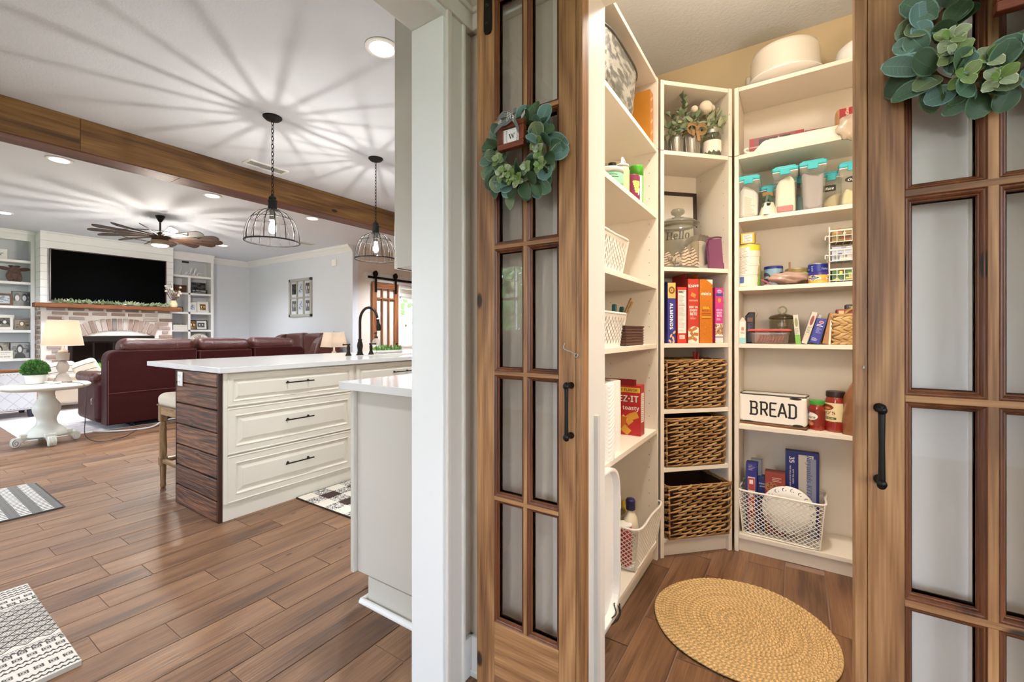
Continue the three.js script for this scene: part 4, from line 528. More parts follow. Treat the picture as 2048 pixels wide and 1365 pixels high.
// leather seating
const leather = phys('#360a09', 0.5, { bumpMap: leatherBump, bumpScale: 0.006, specularIntensity: 0.45 }), leather2 = phys('#4a2019', 0.36, { bumpMap: leatherBump, bumpScale: 0.008, clearcoat: 0.1, clearcoatRoughness: 0.4 }), piping = mat('#6b3a34', 0.5);
const puff = (w, h, d, r, x, y, z, k = 0.02) => { const g = new RoundedBoxGeometry(w, h, d, 6, min(r, w / 2.05, h / 2.05, d / 2.05)), p = g.attributes.position; for (let i = 0; i < p.count; i++) { const a = p.getX(i), b = p.getY(i), c = p.getZ(i); p.setY(i, b + k * 0.35 * sin(a * 17 + c * 9) * (b > 0 ? 1 : 0.2)); p.setZ(i, c + k * 0.3 * sin(a * 13 + b * 21)); } g.computeVertexNormals(); return uvm(g.translate(x, y + h / 2, z), 'x'); };
{
  const s = thing('reclining_sofa', 'dark red leather reclining sofa seen from behind with three headrests', 'sofa', 2.82, 6.6, 0), e0 = 2.82;
  const secs = [[1.615, 2.515, 1.745, 2.51], [2.535, 3.205, 2.54, 3.2], [3.228, 4.015, 3.235, 3.87]];
  secs.forEach(([a, b, c, d], i) => {
    const w = b - a, x = (a + b) / 2 - e0, sh = new THREE.Shape(), r1 = i === 0 ? 0.12 : 0.03, r2 = i === 2 ? 0.12 : 0.03, y0 = 0.06, y1 = i === 1 ? 0.9 : 0.925;
    sh.moveTo(-w / 2, y0); sh.lineTo(w / 2, y0); sh.lineTo(w / 2, y1 - r2); sh.quadraticCurveTo(w / 2, y1, w / 2 - r2, y1); sh.lineTo(-w / 2 + r1, y1); sh.quadraticCurveTo(-w / 2, y1, -w / 2, y1 - r1); sh.closePath();
    M('back_panel', uvm(prism(sh, 0.22, 0.018).translate(x, 0, -0.22), 'x'), leather, s);
    M('seam', [tube([[x - w / 2 + 0.01, 0.425, 0.0], [x, 0.43, 0.003], [x + w / 2 - 0.01, 0.425, 0.0]], 0.003, 12, 6), bar([x - w / 2 + 0.016, 0.07, -0.001], [x - w / 2 + 0.016, y1 - r1, -0.001], 0.003), bar([x + w / 2 - 0.014, 0.07, -0.001], [x + w / 2 - 0.014, y1 - r2, -0.001], 0.003)], piping, s);
    const hw = d - c, hx = (c + d) / 2 - e0;
    const hr = M('headrest', puff(hw, 0.185, 0.3, 0.085, hx, 0.87, -0.16, 0.03), leather2, s); M('stitching', [hx - hw * 0.2, hx + hw * 0.22].map((q) => tube([[q, 0.955, -0.004], [q + 0.004, 1.03, -0.05], [q, 1.056, -0.15]], 0.0025, 10, 5)), piping, hr);
    M('seat_back', puff(hw - 0.02, 0.52, 0.2, 0.09, hx, 0.42, -0.34, 0.02), leather2, s); M('seat_cushion', puff(hw - 0.01, 0.2, 0.6, 0.08, hx, 0.28, -0.68, 0.03), leather2, s);
  });
  for (const q of [-1, 1]) { const x = q < 0 ? 1.67 - e0 : 3.96 - e0; M('arm', [puff(0.2, 0.5, 0.78, 0.07, x, 0.06, -0.6, 0.02)], leather, s); M('arm_pad', puff(0.25, 0.13, 0.68, 0.06, x, 0.52, -0.62, 0.02), leather2, s); }
  M('base_frame', bx(2.2, 0.14, 0.85, 0, 0.05, -0.52), mat('#191413', 0.7), s); M('mechanism', [bar([-0.95, 0.03, -0.1], [1.0, 0.03, -0.1], 0.012), bar([-0.9, 0.03, -0.75], [1.0, 0.03, -0.75], 0.012), bar([-0.95, 0.02, -0.05], [-0.95, 0.02, -0.8], 0.014), bar([0.95, 0.02, -0.05], [0.95, 0.02, -0.8], 0.014), ...[-0.95, -0.3, 0.3, 0.95].map((x) => cy(0.02, 0.02, 0.06, x, 0, -0.1, 10)), ...[-0.95, 0.95].map((x) => cy(0.02, 0.02, 0.06, x, 0, -0.78, 10))], mat('#2a3140', 0.4, { metalness: 0.6 }), s);
  M('recline_lever', [tube([[1.562 - e0, 0.36, -0.3], [1.552 - e0, 0.355, -0.29], [1.55 - e0, 0.33, -0.285], [1.556 - e0, 0.29, -0.3]], 0.006, 12, 6)], MT.steel, s);
  const l = thing('leather_recliner', 'brown leather recliner against the far wall behind the small lamp', 'recliner', 4.6, 7.0, 0);
  const side = new THREE.Shape(); side.moveTo(-0.4, 0.06); side.lineTo(0.36, 0.06); side.lineTo(0.36, 1.0); side.quadraticCurveTo(0.33, 1.12, 0.12, 1.1); side.quadraticCurveTo(-0.12, 1.05, -0.16, 0.75); side.quadraticCurveTo(-0.36, 0.7, -0.4, 0.58); side.closePath();
  M('side_panel', uvm(prism(side, 0.2, 0.03).translate(0, 0, -0.2), 'x'), leather2, l); M('side_panel', uvm(prism(side, 0.2, 0.03).translate(0, 0, -1.6), 'x'), leather2, l);
  for (const z of [-0.5, -1.1]) { M('backrest', puff(0.26, 0.62, 0.6, 0.1, 0.2, 0.5, z, 0.03), leather2, l); M('seat', puff(0.6, 0.3, 0.6, 0.08, -0.1, 0.2, z, 0.02), leather2, l); } M('base', bx(0.7, 0.2, 1.4, 0, 0, -0.8), mat('#191413', 0.7), l);
}
{ // round pedestal table with lamp, plant
  const t = thing('pedestal_table', 'antique white round pedestal table with scroll feet', 'side table', 1.105, 6.4, 0), m = mat('#d3d2c6', 0.35); t.scale.set(0.71, 1, 0.71);
  M('table_top', lathe([[0.0001, 0.555], [0.4, 0.555], [0.43, 0.562], [0.455, 0.575], [0.462, 0.588], [0.455, 0.6], [0.435, 0.604], [0.43, 0.61], [0.0001, 0.611]], 56), m, t);
  M('pedestal', lathe([[0.21, 0.09], [0.21, 0.105], [0.2, 0.12], [0.19, 0.14], [0.175, 0.15], [0.16, 0.165], [0.115, 0.195], [0.1, 0.235], [0.107, 0.27], [0.14, 0.325], [0.148, 0.365], [0.135, 0.405], [0.095, 0.45], [0.085, 0.47], [0.092, 0.478], [0.082, 0.49], [0.085, 0.53], [0.115, 0.54], [0.12, 0.556], [0.0001, 0.556]], 40), m, t);
  const arm = (() => { const c = []; const S = new THREE.Shape(); S.moveTo(0.05, 0.095); S.lineTo(0.29, 0.095); S.lineTo(0.3, 0.088); for (let i = 0; i <= 20; i++) { const a = PI / 2 - i / 20 * (PI * 1.45); S.lineTo(0.3 + 0.046 * cos(a), 0.046 + 0.044 * sin(a)); } S.quadraticCurveTo(0.24, 0.05, 0.2, 0.06); S.lineTo(0.05, 0.06); S.closePath(); return prism(S, 0.085, 0.008).translate(0, 0, -0.0425); })();
  const curl = tube(Array.from({ length: 26 }, (_, i) => { const a = 1.6 - i / 25 * 9.5, r = 0.036 * (1 - i / 29); return [0.3 + r * cos(a), 0.046 + r * sin(a), 0.0425]; }), 0.0025, 60, 5), curlB = curl.clone().scale(1, 1, -1), ribs = [-0.025, -0.008, 0.008, 0.025].map((z) => tube(Array.from({ length: 9 }, (_, i) => { const a = 1.5 - i / 8 * 2.6; return [0.3 + 0.045 * cos(a), 0.046 + 0.043 * sin(a), z]; }), 0.006, 20, 6));
  for (let i = 0; i < 4; i++) { const f = M('scroll_foot', arm, m, t); f.rotation.y = i * PI / 2; M('scroll_carving', [curl, curlB, ...ribs], mat('#c2bfae', 0.4), f); M('cross_block', [rb(0.2, 0.035, 0.12, 0.004, 0.16, 0.085, 0)], m, f); }
  const l = thing('table_lamp', 'large table lamp with drum shade and turned wooden base', 'lamp', 1.225, 6.42, 0.6115), wm = mat('#b3a497', 0.7, { bumpMap: grainBump, bumpScale: 0.001 }); l.scale.set(0.7, 1, 0.7);
  M('base', uvm(merge([lathe([[0.0001, 0], [0.1, 0], [0.1, 0.02], [0.085, 0.028], [0.088, 0.045], [0.07, 0.055], [0.072, 0.07], [0.055, 0.085], [0.035, 0.1], [0.055, 0.12], [0.07, 0.15], [0.068, 0.175], [0.05, 0.21], [0.03, 0.222], [0.05, 0.228], [0.0001, 0.23]], 32), new THREE.CylinderGeometry(0.078, 0.07, 0.075, 8).rotateY(PI / 8).translate(0, 0.268, 0), lathe([[0.05, 0.305], [0.056, 0.315], [0.05, 0.33], [0.018, 0.336], [0.014, 0.38], [0.0001, 0.38]], 24)]), 'y'), wm, l);
  const shade = M('lamp_shade', lathe([[0.23, 0.385], [0.172, 0.648]], 48), new THREE.MeshPhysicalMaterial({ color: C('#c4b39d'), roughness: 0.9, side: THREE.DoubleSide, transmission: 0.45, thickness: 0 }), l); M('shade_band', [0.385, 0.645].map((y, i) => torus(i ? 0.1725 : 0.2298, 0.003, 0, y, 0, 40, 6)), offw, shade);
  M('bulb', sp(0.028, 0, 0.5, 0, 14, 10), glow([1, 0.85, 0.6], 3), l); point(l, LIGHT.table, WARM, 0, 0.5, 0, 2); M('finial', [bar([0, 0.38, 0], [0, 0.66, 0], 0.003), sp(0.012, 0, 0.67, 0, 10, 8)], MT.steel, l);
  const p = thing('potted_boxwood', 'clipped round green plant in a white pot on the pedestal table', 'plant', 1.035, 6.46, 0.6115), R = rng(77); p.scale.set(0.7, 1, 0.7);
  M('pot', lathe([[0.0001, 0], [0.078, 0], [0.092, 0.01], [0.112, 0.108], [0.106, 0.108], [0.095, 0.09], [0.0001, 0.085]], 32), MT.white, p);
  const dome = (k) => leafCloud(520, (R) => { const a = R() * 6.283, u = 0.05 + 0.95 * R(), s = sqrt(1 - u * u * 0.98); return [V(cos(a) * s * 0.135, 0.108 + u * 0.115, sin(a) * s * 0.135), V(cos(a) * s + rr(-0.5, 0.5, R), u + rr(-0.3, 0.5, R), sin(a) * s + rr(-0.5, 0.5, R))]; }, 0.026, 0.015, R, 0.1); M('core', new THREE.SphereGeometry(1, 20, 12, 0, 6.3, 0, 1.7).scale(0.13, 0.11, 0.13).translate(0, 0.106, 0), mat('#2c4a20', 0.95), p); M('foliage', dome(0), leafMat('#5f8f3e'), p, 'stuff'); M('foliage', dome(1), leafMat('#3f6f2f'), p, 'stuff');
  const d = thing('drink_coaster', 'small white round dish on the pedestal table beside the lamp', 'dish', 1.15, 6.32, 0.6115); M('dish', lathe([[0.0001, 0], [0.04, 0], [0.05, 0.008], [0.046, 0.014], [0.0001, 0.01]], 24), MT.white, d);
  const cord = thing('lamp_cord', 'thin dark lamp cord hanging from the pedestal table to the floor', 'cord', 0, 0, 0); M('cord', tube([W3(1.24, 6.32, 0.616), W3(1.28, 6.1, 0.618), W3(1.3, 6.0, 0.6), W3(1.305, 5.96, 0.5), W3(1.3, 5.98, 0.25), W3(1.31, 6.0, 0.08), W3(1.4, 6.02, 0.008), W3(1.6, 6.05, 0.006), W3(1.9, 6.45, 0.006), W3(2.3, 6.5, 0.006)], 0.0035, 80, 6), mat('#3a332e', 0.6), cord);
  const c2 = thing('power_cord', 'pale power cord lying on the floor behind the sofa', 'cord', 0, 0, 0); M('cord', tube([W3(1.5, 6.6, 0.02), W3(1.7, 6.42, 0.012), W3(1.95, 6.38, 0.012), W3(2.15, 6.52, 0.05), W3(2.5, 6.62, 0.02)], 0.01, 50, 8), mat('#b9b4b2', 0.5), c2);
}
rug('living_rug', 'large pale living room rug under the sofa and pedestal table', 0.99, 4.05, 6.66, 9.3, 0.007, print(1024, 1024, (g, w, h) => { const R = rng(2); g.fillStyle = '#d9d3d2'; g.fillRect(0, 0, w, h); for (let i = 0; i < 4200; i++) { const v = R(); g.fillStyle = v < 0.4 ? 'rgba(160,140,135,0.28)' : v < 0.7 ? 'rgba(240,236,236,0.5)' : 'rgba(120,125,150,0.14)'; g.fillRect(R() * w, R() * h, 20 + 60 * R(), 3 + 6 * R()); } g.strokeStyle = 'rgba(240,236,232,0.9)'; g.lineWidth = 16; g.strokeRect(8, 8, w - 16, h - 16); }), mat('#d5cfcb', 0.95));
{
  const a = thing('quilted_armchair', 'white diamond-quilted armchair with nailhead trim cut by the left photo edge', 'armchair', 0.95, 8.5, 0), W = 0.86, wm = mat('#dcdde2', 0.75), ss = [];
  M('back_panel', rb(W, 0.5, 0.12, 0.03, 0, 0.11, -0.06, 4), wm, a); for (let i = -4; i < 9; i++) for (const q of [-1, 1]) { const x0 = -W / 2 + i * 0.145, p = []; for (let k = 0; k <= 12; k++) { const y = 0.13 + k * 0.038, x = q > 0 ? x0 + k * 0.038 * 0.9 : -x0 - k * 0.038 * 0.9; if (abs(x) < W / 2 - 0.03) p.push([x, y, 0.001]); } if (p.length > 1) ss.push(bar(p[0], p[p.length - 1], 0.003)); }
  M('quilt_seam', ss, mat('#c6c7cd', 0.8), a, 'stuff'); M('nailheads', [...Array(28)].flatMap((_, i) => [sp(0.006, -W / 2 + 0.025 + i * (W - 0.05) / 27, 0.585, 0.0, 6, 5), sp(0.006, -W / 2 + 0.025 + i * (W - 0.05) / 27, 0.135, 0.0, 6, 5)]), MT.steel, a, 'stuff');
  M('seat', rb(W, 0.3, 0.6, 0.04, 0, 0.11, -0.4, 4), wm, a); for (const q of [-1, 1]) M('arm', rb(0.1, 0.42, 0.65, 0.03, q * (W / 2 + 0.01), 0.11, -0.37, 4), mat('#b9a08c', 0.7), a); M('top_rail', uvm(rb(W, 0.04, 0.11, 0.012, 0, 0.61, -0.06), 'x', ro()), wood(oakTex, 0.6, { color: C('#d8ac86') }), a);
  for (const x of [-1, 1]) for (const z of [-0.06, -0.62]) { const l = M('leg', new THREE.CylinderGeometry(0.05, 0.032, 0.115, 4).rotateY(PI / 4), mat('#2e2d38', 0.4), a); l.position.set(x * (W / 2 - 0.05), 0.0575 + 0.001, z); }
  const c = thing('cream_armchair', 'low cream armchair beyond the pedestal table before the hearth', 'armchair', 1.86, 8.9, 0), cm = mat('#d9cbb8', 0.85); M('back', rb(0.62, 0.42, 0.12, 0.05, 0, 0.1, 0, 4), cm, c); M('seat', rb(0.62, 0.24, 0.5, 0.05, 0, 0.1, -0.3, 4), cm, c); for (const x of [-1, 1]) for (const z of [0, -0.48]) { const l = M('leg', cy(0.02, 0.025, 0.105), bk, c); l.position.set(x * 0.26, 0, z); }
  const pillow = (label, e, n, h, m, rz, ry) => { const p = thing('throw_pillow', label, 'pillow', e, n, h, ry), g = new RoundedBoxGeometry(0.36, 0.34, 0.12, 6, 0.058), q = g.attributes.position; for (let i = 0; i < q.count; i++) { const x = q.getX(i) / 0.18, y = q.getY(i) / 0.17; q.setZ(i, q.getZ(i) * (1.05 - 0.6 * max(abs(x), abs(y)) ** 2)); } g.computeVertexNormals(); M('cushion', g.rotateZ(rz).rotateX(-0.25).translate(0, 0.17, 0), m, p); M('fringe_line', [-0.09, 0.0, 0.09].map((y) => tube([[-0.14, y, 0.05], [0, y + 0.01, 0.062], [0.14, y, 0.05]], 0.004, 12, 5)).map((g) => g.rotateZ(rz).rotateX(-0.25).translate(0, 0.17, 0)), mat('#6a5a4c', 0.9), p); };
  pillow('cream pillow with dark stitched stripes in the low armchair', 1.98, 9.08, 0.37, mat('#e0d5c4', 0.9), 0.35, 0.1); pillow('plain pale pillow in the low armchair behind the lamp base', 1.7, 9.08, 0.36, mat('#dcd6d0', 0.9), 0.1, -0.1);
  const fp2 = thing('fern_plant', 'bright green leafy plant on the hearth beside the sofa back', 'plant', 2.42, 9.6, 0.312); M('pot', lathe([[0.0001, 0], [0.07, 0], [0.09, 0.13], [0.08, 0.13], [0.0001, 0.12]], 20), mat('#7a5b3e', 0.8), fp2); M('handle_ring', torus(0.045, 0.009, 0, 0, 0, 20, 8).rotateX(PI / 2).translate(-0.11, 0.12, 0), mat('#a58350', 0.8), fp2); M('foliage', leafCloud(110, (R) => [V(rr(-0.05, 0.05, R), 0.14, rr(-0.05, 0.05, R)), V(rr(-1, 1, R), rr(0.4, 1.5, R), rr(-1, 1, R))], 0.2, 0.05, rng(33), 0.5), leafMat('#6fae3f'), fp2, 'stuff');
}
{ // ceiling fan
  const f = thing('ceiling_fan', 'windmill ceiling fan with weathered wood blades and round light', 'ceiling fan', 2.37, 7.4, 0); f.scale.set(0.79, 1, 0.79); const bm = wood(oakTex, 0.6, { color: C('#6d5c52') }), Z = 2.465;
  M('ceiling_canopy', lathe([[0.0001, CEIL - 0.085], [0.022, CEIL - 0.085], [0.04, CEIL - 0.06], [0.07, CEIL - 0.012], [0.07, CEIL], [0.0001, CEIL]], 28), MT.black, f); M('downrod', cy(0.014, 0.014, 0.16, 0, Z + 0.04, 0, 14), MT.black, f);
  M('motor_housing', lathe([[0.0001, Z + 0.06], [0.03, Z + 0.058], [0.04, Z + 0.04], [0.11, Z + 0.03], [0.125, Z + 0.0], [0.12, Z - 0.04], [0.1, Z - 0.05], [0.0001, Z - 0.05]], 32), bm, f);
  const sh = new THREE.Shape(); sh.moveTo(0.15, -0.022); sh.lineTo(0.55, -0.05); sh.lineTo(0.84, -0.066); sh.quadraticCurveTo(0.93, -0.05, 0.925, 0.02); sh.quadraticCurveTo(0.9, 0.066, 0.84, 0.064); sh.lineTo(0.55, 0.05); sh.lineTo(0.15, 0.022); sh.closePath(); const blade = uvm(prism(sh, 0.008, 0.002).rotateX(-PI / 2).rotateX(-0.42), 'x');
  for (let i = 0; i < 14; i++) { const b = M('blade', blade, bm, f); b.position.y = Z; b.rotation.y = i / 14 * 2 * PI + 0.12; M('blade_arm', bar([0.08, 0.0, 0], [0.3, 0.0, 0], 0.006), MT.black, b); }
  M('wire_ring', torus(0.6, 0.005, 0, Z - 0.005, 0, 72, 6), MT.black, f);
  M('light_housing', lathe([[0.0001, Z - 0.05], [0.122, Z - 0.05], [0.13, Z - 0.06], [0.13, Z - 0.115], [0.12, Z - 0.118], [0.0001, Z - 0.116]], 36), mat('#9a8672', 0.5), f); M('light_diffuser', lathe([[0.12, Z - 0.117], [0.11, Z - 0.13], [0.06, Z - 0.142], [0.0001, Z - 0.145]], 32), glow([1, 0.9, 0.78], 3.5), f); point(f, LIGHT.fan, [1, 0.93, 0.82], 0, Z - 0.2, 0, 5);
}
{ // far wall: old window frame with photos, switches, small lamp on its table
  const a = thing('window_frame_art', 'weathered old window frame holding six family photos on the far wall', 'wall art', 5.09, 8.54, 1.455, -PI / 2), w = 0.82, h = 0.79, m = mat('#a9a69d', 0.8);
  M('outer_frame', [rb(w, 0.055, 0.035, 0.003, 0, 0, 0), rb(w, 0.055, 0.035, 0.003, 0, h - 0.055, 0), rb(0.06, h, 0.035, 0.003, -w / 2 + 0.03, 0, 0), rb(0.06, h, 0.035, 0.003, w / 2 - 0.03, 0, 0)].map((g) => uvm(g, 'y', ro())), m, a); M('muntin', [rb(0.035, h - 0.1, 0.025, 0.002, -0.12, 0.05, 0), rb(0.035, h - 0.1, 0.025, 0.002, 0.12, 0.05, 0), rb(w - 0.1, 0.03, 0.025, 0.002, 0, h / 2 - 0.015, 0)], m, a); M('backing', bx(w - 0.06, h - 0.06, 0.004, 0, 0.03, -0.012), mat('#cfd0cd', 0.6), a);
  [[-0.245, PH.tree], [0, PH.beach], [0.245, PH.wed]].forEach(([x, p], i) => { for (const y of [0.42, 0.07]) M('photo', rectFace(x - 0.08, x + 0.08, y + 0.05, y + 0.27, -0.009), printed(y < 0.2 && i !== 1 ? PH.pair : p, 0.4), a); });
  const sw = thing('light_switch', 'white wall switch plate on the far living room wall', 'switch', 5.094, 7.16, 1.03, -PI / 2); M('plate', rb(0.12, 0.12, 0.008, 0.003), MT.white, sw); M('toggle', [rb(0.012, 0.03, 0.012, 0.002, -0.025, 0.045, 0.006), rb(0.012, 0.03, 0.012, 0.002, 0.025, 0.045, 0.006)], MT.white, sw);
  const th = thing('wall_speaker', 'small white square box high on the far living room wall', 'alarm box', 5.085, 7.39, 2.4, -PI / 2); M('case', rb(0.13, 0.13, 0.03, 0.006), MT.white, th);
  const st = thing('small_side_table', 'small dark side table carrying the little white lamp', 'side table', 4.52, 6.58, 0); M('table_top', rb(0.4, 0.03, 0.35, 0.005, 0, 0.67, 0), bk, st); for (const x of [-1, 1]) for (const z of [-1, 1]) { const l = M('leg', bx(0.03, 0.67, 0.03), bk, st); l.position.set(x * 0.17, 0, z * 0.15); }
  const l = thing('table_lamp', 'small white lamp with tapered square shade beyond the island counter', 'lamp', 4.52, 6.58, 0.701); M('base', [rb(0.13, 0.03, 0.13, 0.004), rb(0.1, 0.03, 0.1, 0.004, 0, 0.03, 0), lathe([[0.045, 0.06], [0.03, 0.08], [0.04, 0.1], [0.02, 0.115], [0.014, 0.19], [0.0001, 0.19]], 20)], offw, l);
  const sg = new THREE.CylinderGeometry(0.165, 0.22, 0.25, 4, 1, true).rotateY(PI / 4).translate(0, 0.31, 0); M('lamp_shade', sg.toNonIndexed(), new THREE.MeshPhysicalMaterial({ color: C('#cbbba8'), roughness: 0.9, side: THREE.DoubleSide, transmission: 0.45, thickness: 0 }), l).geometry.computeVertexNormals(); M('finial', [bar([0, 0.19, 0], [0, 0.445, 0], 0.003), sp(0.012, 0, 0.45, 0, 10, 8)], MT.steel, l); M('bulb', sp(0.025, 0, 0.3, 0, 12, 8), glow([1, 0.85, 0.65], 3), l); point(l, LIGHT.table * 0.6, WARM, 0, 0.3, 0, 2);
}
{ // the sliding door at the far end and the sunny room behind it
  const d = thing('far_barn_door', 'brown glazed barn door hanging on a rail at the far wall', 'door', 5.845, 6.835, 0.015), w = 0.65, H = 2.1, m = wood(doorTex, 0.5, { color: C('#e0c4b0') }), T = 0.035;
  for (const s of [-1, 1]) M('stile', uvm(rb(0.1, H, T, 0.002, s * (w / 2 - 0.05), 0, 0), 'y', ro()), m, d); M('rail', uvm(rb(w - 0.2, 0.2, T, 0.002, 0, 0, 0), 'x', ro()), m, d); M('rail', uvm(rb(w - 0.2, 0.12, T, 0.002, 0, H - 0.12, 0), 'x', ro()), m, d); M('muntin', uvm(rb(w - 0.2, 0.025, T - 0.004, 0.002, 0, 1.78, 0), 'x', ro()), m, d); for (const x of [-0.08, 0.08]) M('muntin', uvm(rb(0.025, 1.78, T - 0.004, 0.002, x, 0.2, 0), 'y', ro()), m, d);
  for (const x of [-0.153, 0, 0.153]) for (const [a, b] of [[0.2, 1.78], [1.805, 1.98]]) M('pane', bx(0.135, b - a, 0.003, x, a, 0), MT.pane, d);
  for (const x of [-0.25, 0.25]) M('hanger_strap', [rb(0.05, 0.42, 0.007, 0.002, x, H - 0.2, T / 2 + 0.004), cy(0.055, 0.055, 0.022, 0, 0, 0, 24).rotateX(PI / 2).translate(x, H + 0.16, T / 2 - 0.02), rb(0.05, 0.06, 0.03, 0.01, x, H + 0.15, T / 2 - 0.005)], MT.bronze, d); M('handle_plate', [rb(0.05, 0.18, 0.006, 0.002, w / 2 - 0.05, 0.72, T / 2), sp(0.022, w / 2 - 0.05, 0.8, T / 2 + 0.02, 12, 8)], MT.bronze, d);
  const r = thing('door_rail', 'dark metal sliding rail above the far barn door', 'rail', 6.4, 6.835, 2.2); M('rail_bar', bc(1.95, 0.045, 0.008), MT.bronze, r); for (const x of [-0.93, -0.3, 0.4, 0.93]) M('stand_off', bar([x, 0, 0], [x, 0, -0.02], 0.012, 10), MT.bronze, r);
  struct('trim_7', [wrb(5.37, 7.5, 6.852, 6.866, 2.13, 2.28, 0.002), wrb(5.37, 7.5, 6.846, 6.866, 2.265, 2.285, 0.003), wrb(5.37, 7.5, 6.848, 6.866, 2.125, 2.14, 0.003)], MT.trim); struct('trim_8', [wrb(6.13, 6.23, 6.85, 6.985, 0, 2.07, 0.003), wrb(7.19, 7.29, 6.85, 6.985, 0, 2.07, 0.003), wrb(6.2, 7.22, 6.862, 6.985, 2.055, 2.085, 0.003)], MT.trim);
  const w2 = thing('window_ledge_table', 'narrow white table under the far bright window', 'table', 7.62, 8.05, 0); M('table_top', rb(0.75, 0.04, 0.3, 0.004, 0, 0.79, 0), MT.white, w2); M('apron', bx(0.68, 0.1, 0.24, 0, 0.69, 0), MT.white, w2); for (const x of [-1, 1]) for (const z of [-1, 1]) { const l = M('leg', bx(0.05, 0.69, 0.05), MT.white, w2); l.position.set(x * 0.33, 0, z * 0.1); }
  const b = thing('glass_bottle', 'tall clear glass bottle on the table under the far window', 'bottle', 7.52, 8.05, 0.8305); M('bottle', lathe([[0.0001, 0], [0.08, 0], [0.085, 0.02], [0.085, 0.3], [0.03, 0.4], [0.025, 0.47], [0.03, 0.48]], 24), MT.clear, b); M('cork', cy(0.024, 0.028, 0.06, 0, 0.44, 0, 14), MT.oak, b);
  // garden outside the windows
  const g = struct('ground', [wbox(-30, 30, -30, -2.9, -0.3, -0.15), wbox(-30, -3.5, -2.9, 30, -0.3, -0.15), wbox(-3.5, 30, 10.95, 30, -0.3, -0.15), wbox(9.3, 30, -2.9, 10.95, -0.3, -0.15)], mat('#7d8a5a', 1));
  const R = rng(55), tree = (label, e, n, hgt, r, c) => { const t = thing('garden_tree', label, 'tree', e, n, -0.15); M('trunk', tube([[0, 0, 0], [0.05, hgt * 0.4, 0], [0, hgt * 0.7, 0.03]], 0.1, 10, 8), mat('#6a5643', 0.95), t); M('crown', leafCloud(900, (R) => { const a = R() * 6.28, u = R() * 2 - 1, s = sqrt(1 - u * u), k = 0.5 + 0.5 * R(); return [V(cos(a) * s * r * k, hgt * 0.78 + u * r * 0.9 * k, sin(a) * s * r * k), V(rr(-1, 1, R), rr(-1, 1, R), rr(-1, 1, R))]; }, 0.34, 0.2, R), leafMat(c, 0.8), t, 'stuff'); };
  tree('leafy tree outside the west kitchen window, seen reflected in the door glass', -10.5, 7.6, 3.2, 1.5, '#7f9a5a'); tree('bushy tree outside the west window mirrored low in the door glass', -13, 11.2, 2.6, 1.4, '#6f8a50'); tree('tree outside the far east room window', 10.5, 13.5, 3.6, 1.8, '#8fa86a');
}
// ---------- things on the pantry shelves ----------
const UN = { L: [1.812, 0.575, 0], C: [2.366, 0.4225, -PI / 4], R: [2.514, -0.132, -PI / 2] };
const LV = { L: { top: 2.398, a: 2.0475, b: 1.7175, c: 1.3685, d: 1.0735, e: 0.6505, f: 0.0925 }, C: { a: 2.0475, b: 1.4615, c: 1.0755, d: 0.7435, e: 0.4495, f: 0.0955 }, R: { top: 2.398, a: 2.0475, b: 1.7225, c: 1.3665, d: 1.0735, e: 0.6555, f: 0.0905 } };
function put(name, label, cat, u, lv, x, z, turn = 0, group, lift = 0) { const [e, n, t] = UN[u], c = cos(t), s = sin(t); return thing(name, label, cat, e + x * c + z * s, n + x * s - z * c, LV[u][lv] + lift, t + turn, group); }
const plain = (c, r = 0.5) => mat(c, r);
function carton(t, w, h, d, front, side, o = {}) { // printed front (+z), left face (-x) may be printed too
  const g = new RoundedBoxGeometry(w, h, d, 1, 0.0015), S = side.isMaterial ? side : plain(side), F = front ? printed(front, 0.4) : S, Lf = o.left ? printed(o.left, 0.4) : S, T = o.top ? (o.top.isMaterial ? o.top : plain(o.top)) : S;
  // flat prints sit on the box face as thin sheets
  M('carton', new RoundedBoxGeometry(w, h, d, 2, 0.0018).translate(0, h / 2, 0), S, t);
  if (front) M('front_print', rectFace(-w / 2 + 0.0012, w / 2 - 0.0012, 0.0012, h - 0.0012, d / 2 + 0.0004), F, t);
  if (o.left) M('side_print', new THREE.PlaneGeometry(d - 0.0024, h - 0.0024).rotateY(-PI / 2).translate(-w / 2 - 0.0004, h / 2, 0), Lf, t);
  if (o.flaps) M('open_flaps', [bc(w * 0.96, 0.0015, d * 0.5, 0, h + 0.012, -d * 0.2).rotateX(0.03), bc(0.0015, 0.03, d * 0.8, -w / 2, h + 0.012, 0)], T, t);
  return t;
}
const wrapPrint = (t, r0, r1, y0, y1, tx, u0 = 0) => M('label', new THREE.CylinderGeometry(r1 + 0.0005, r0 + 0.0005, y1 - y0, 40, 1, true).rotateY(u0).translate(0, (y0 + y1) / 2, 0), printed(tx, 0.4), t);
const fill = (g, c, w, h) => { g.fillStyle = c; g.fillRect(0, 0, w, h); };
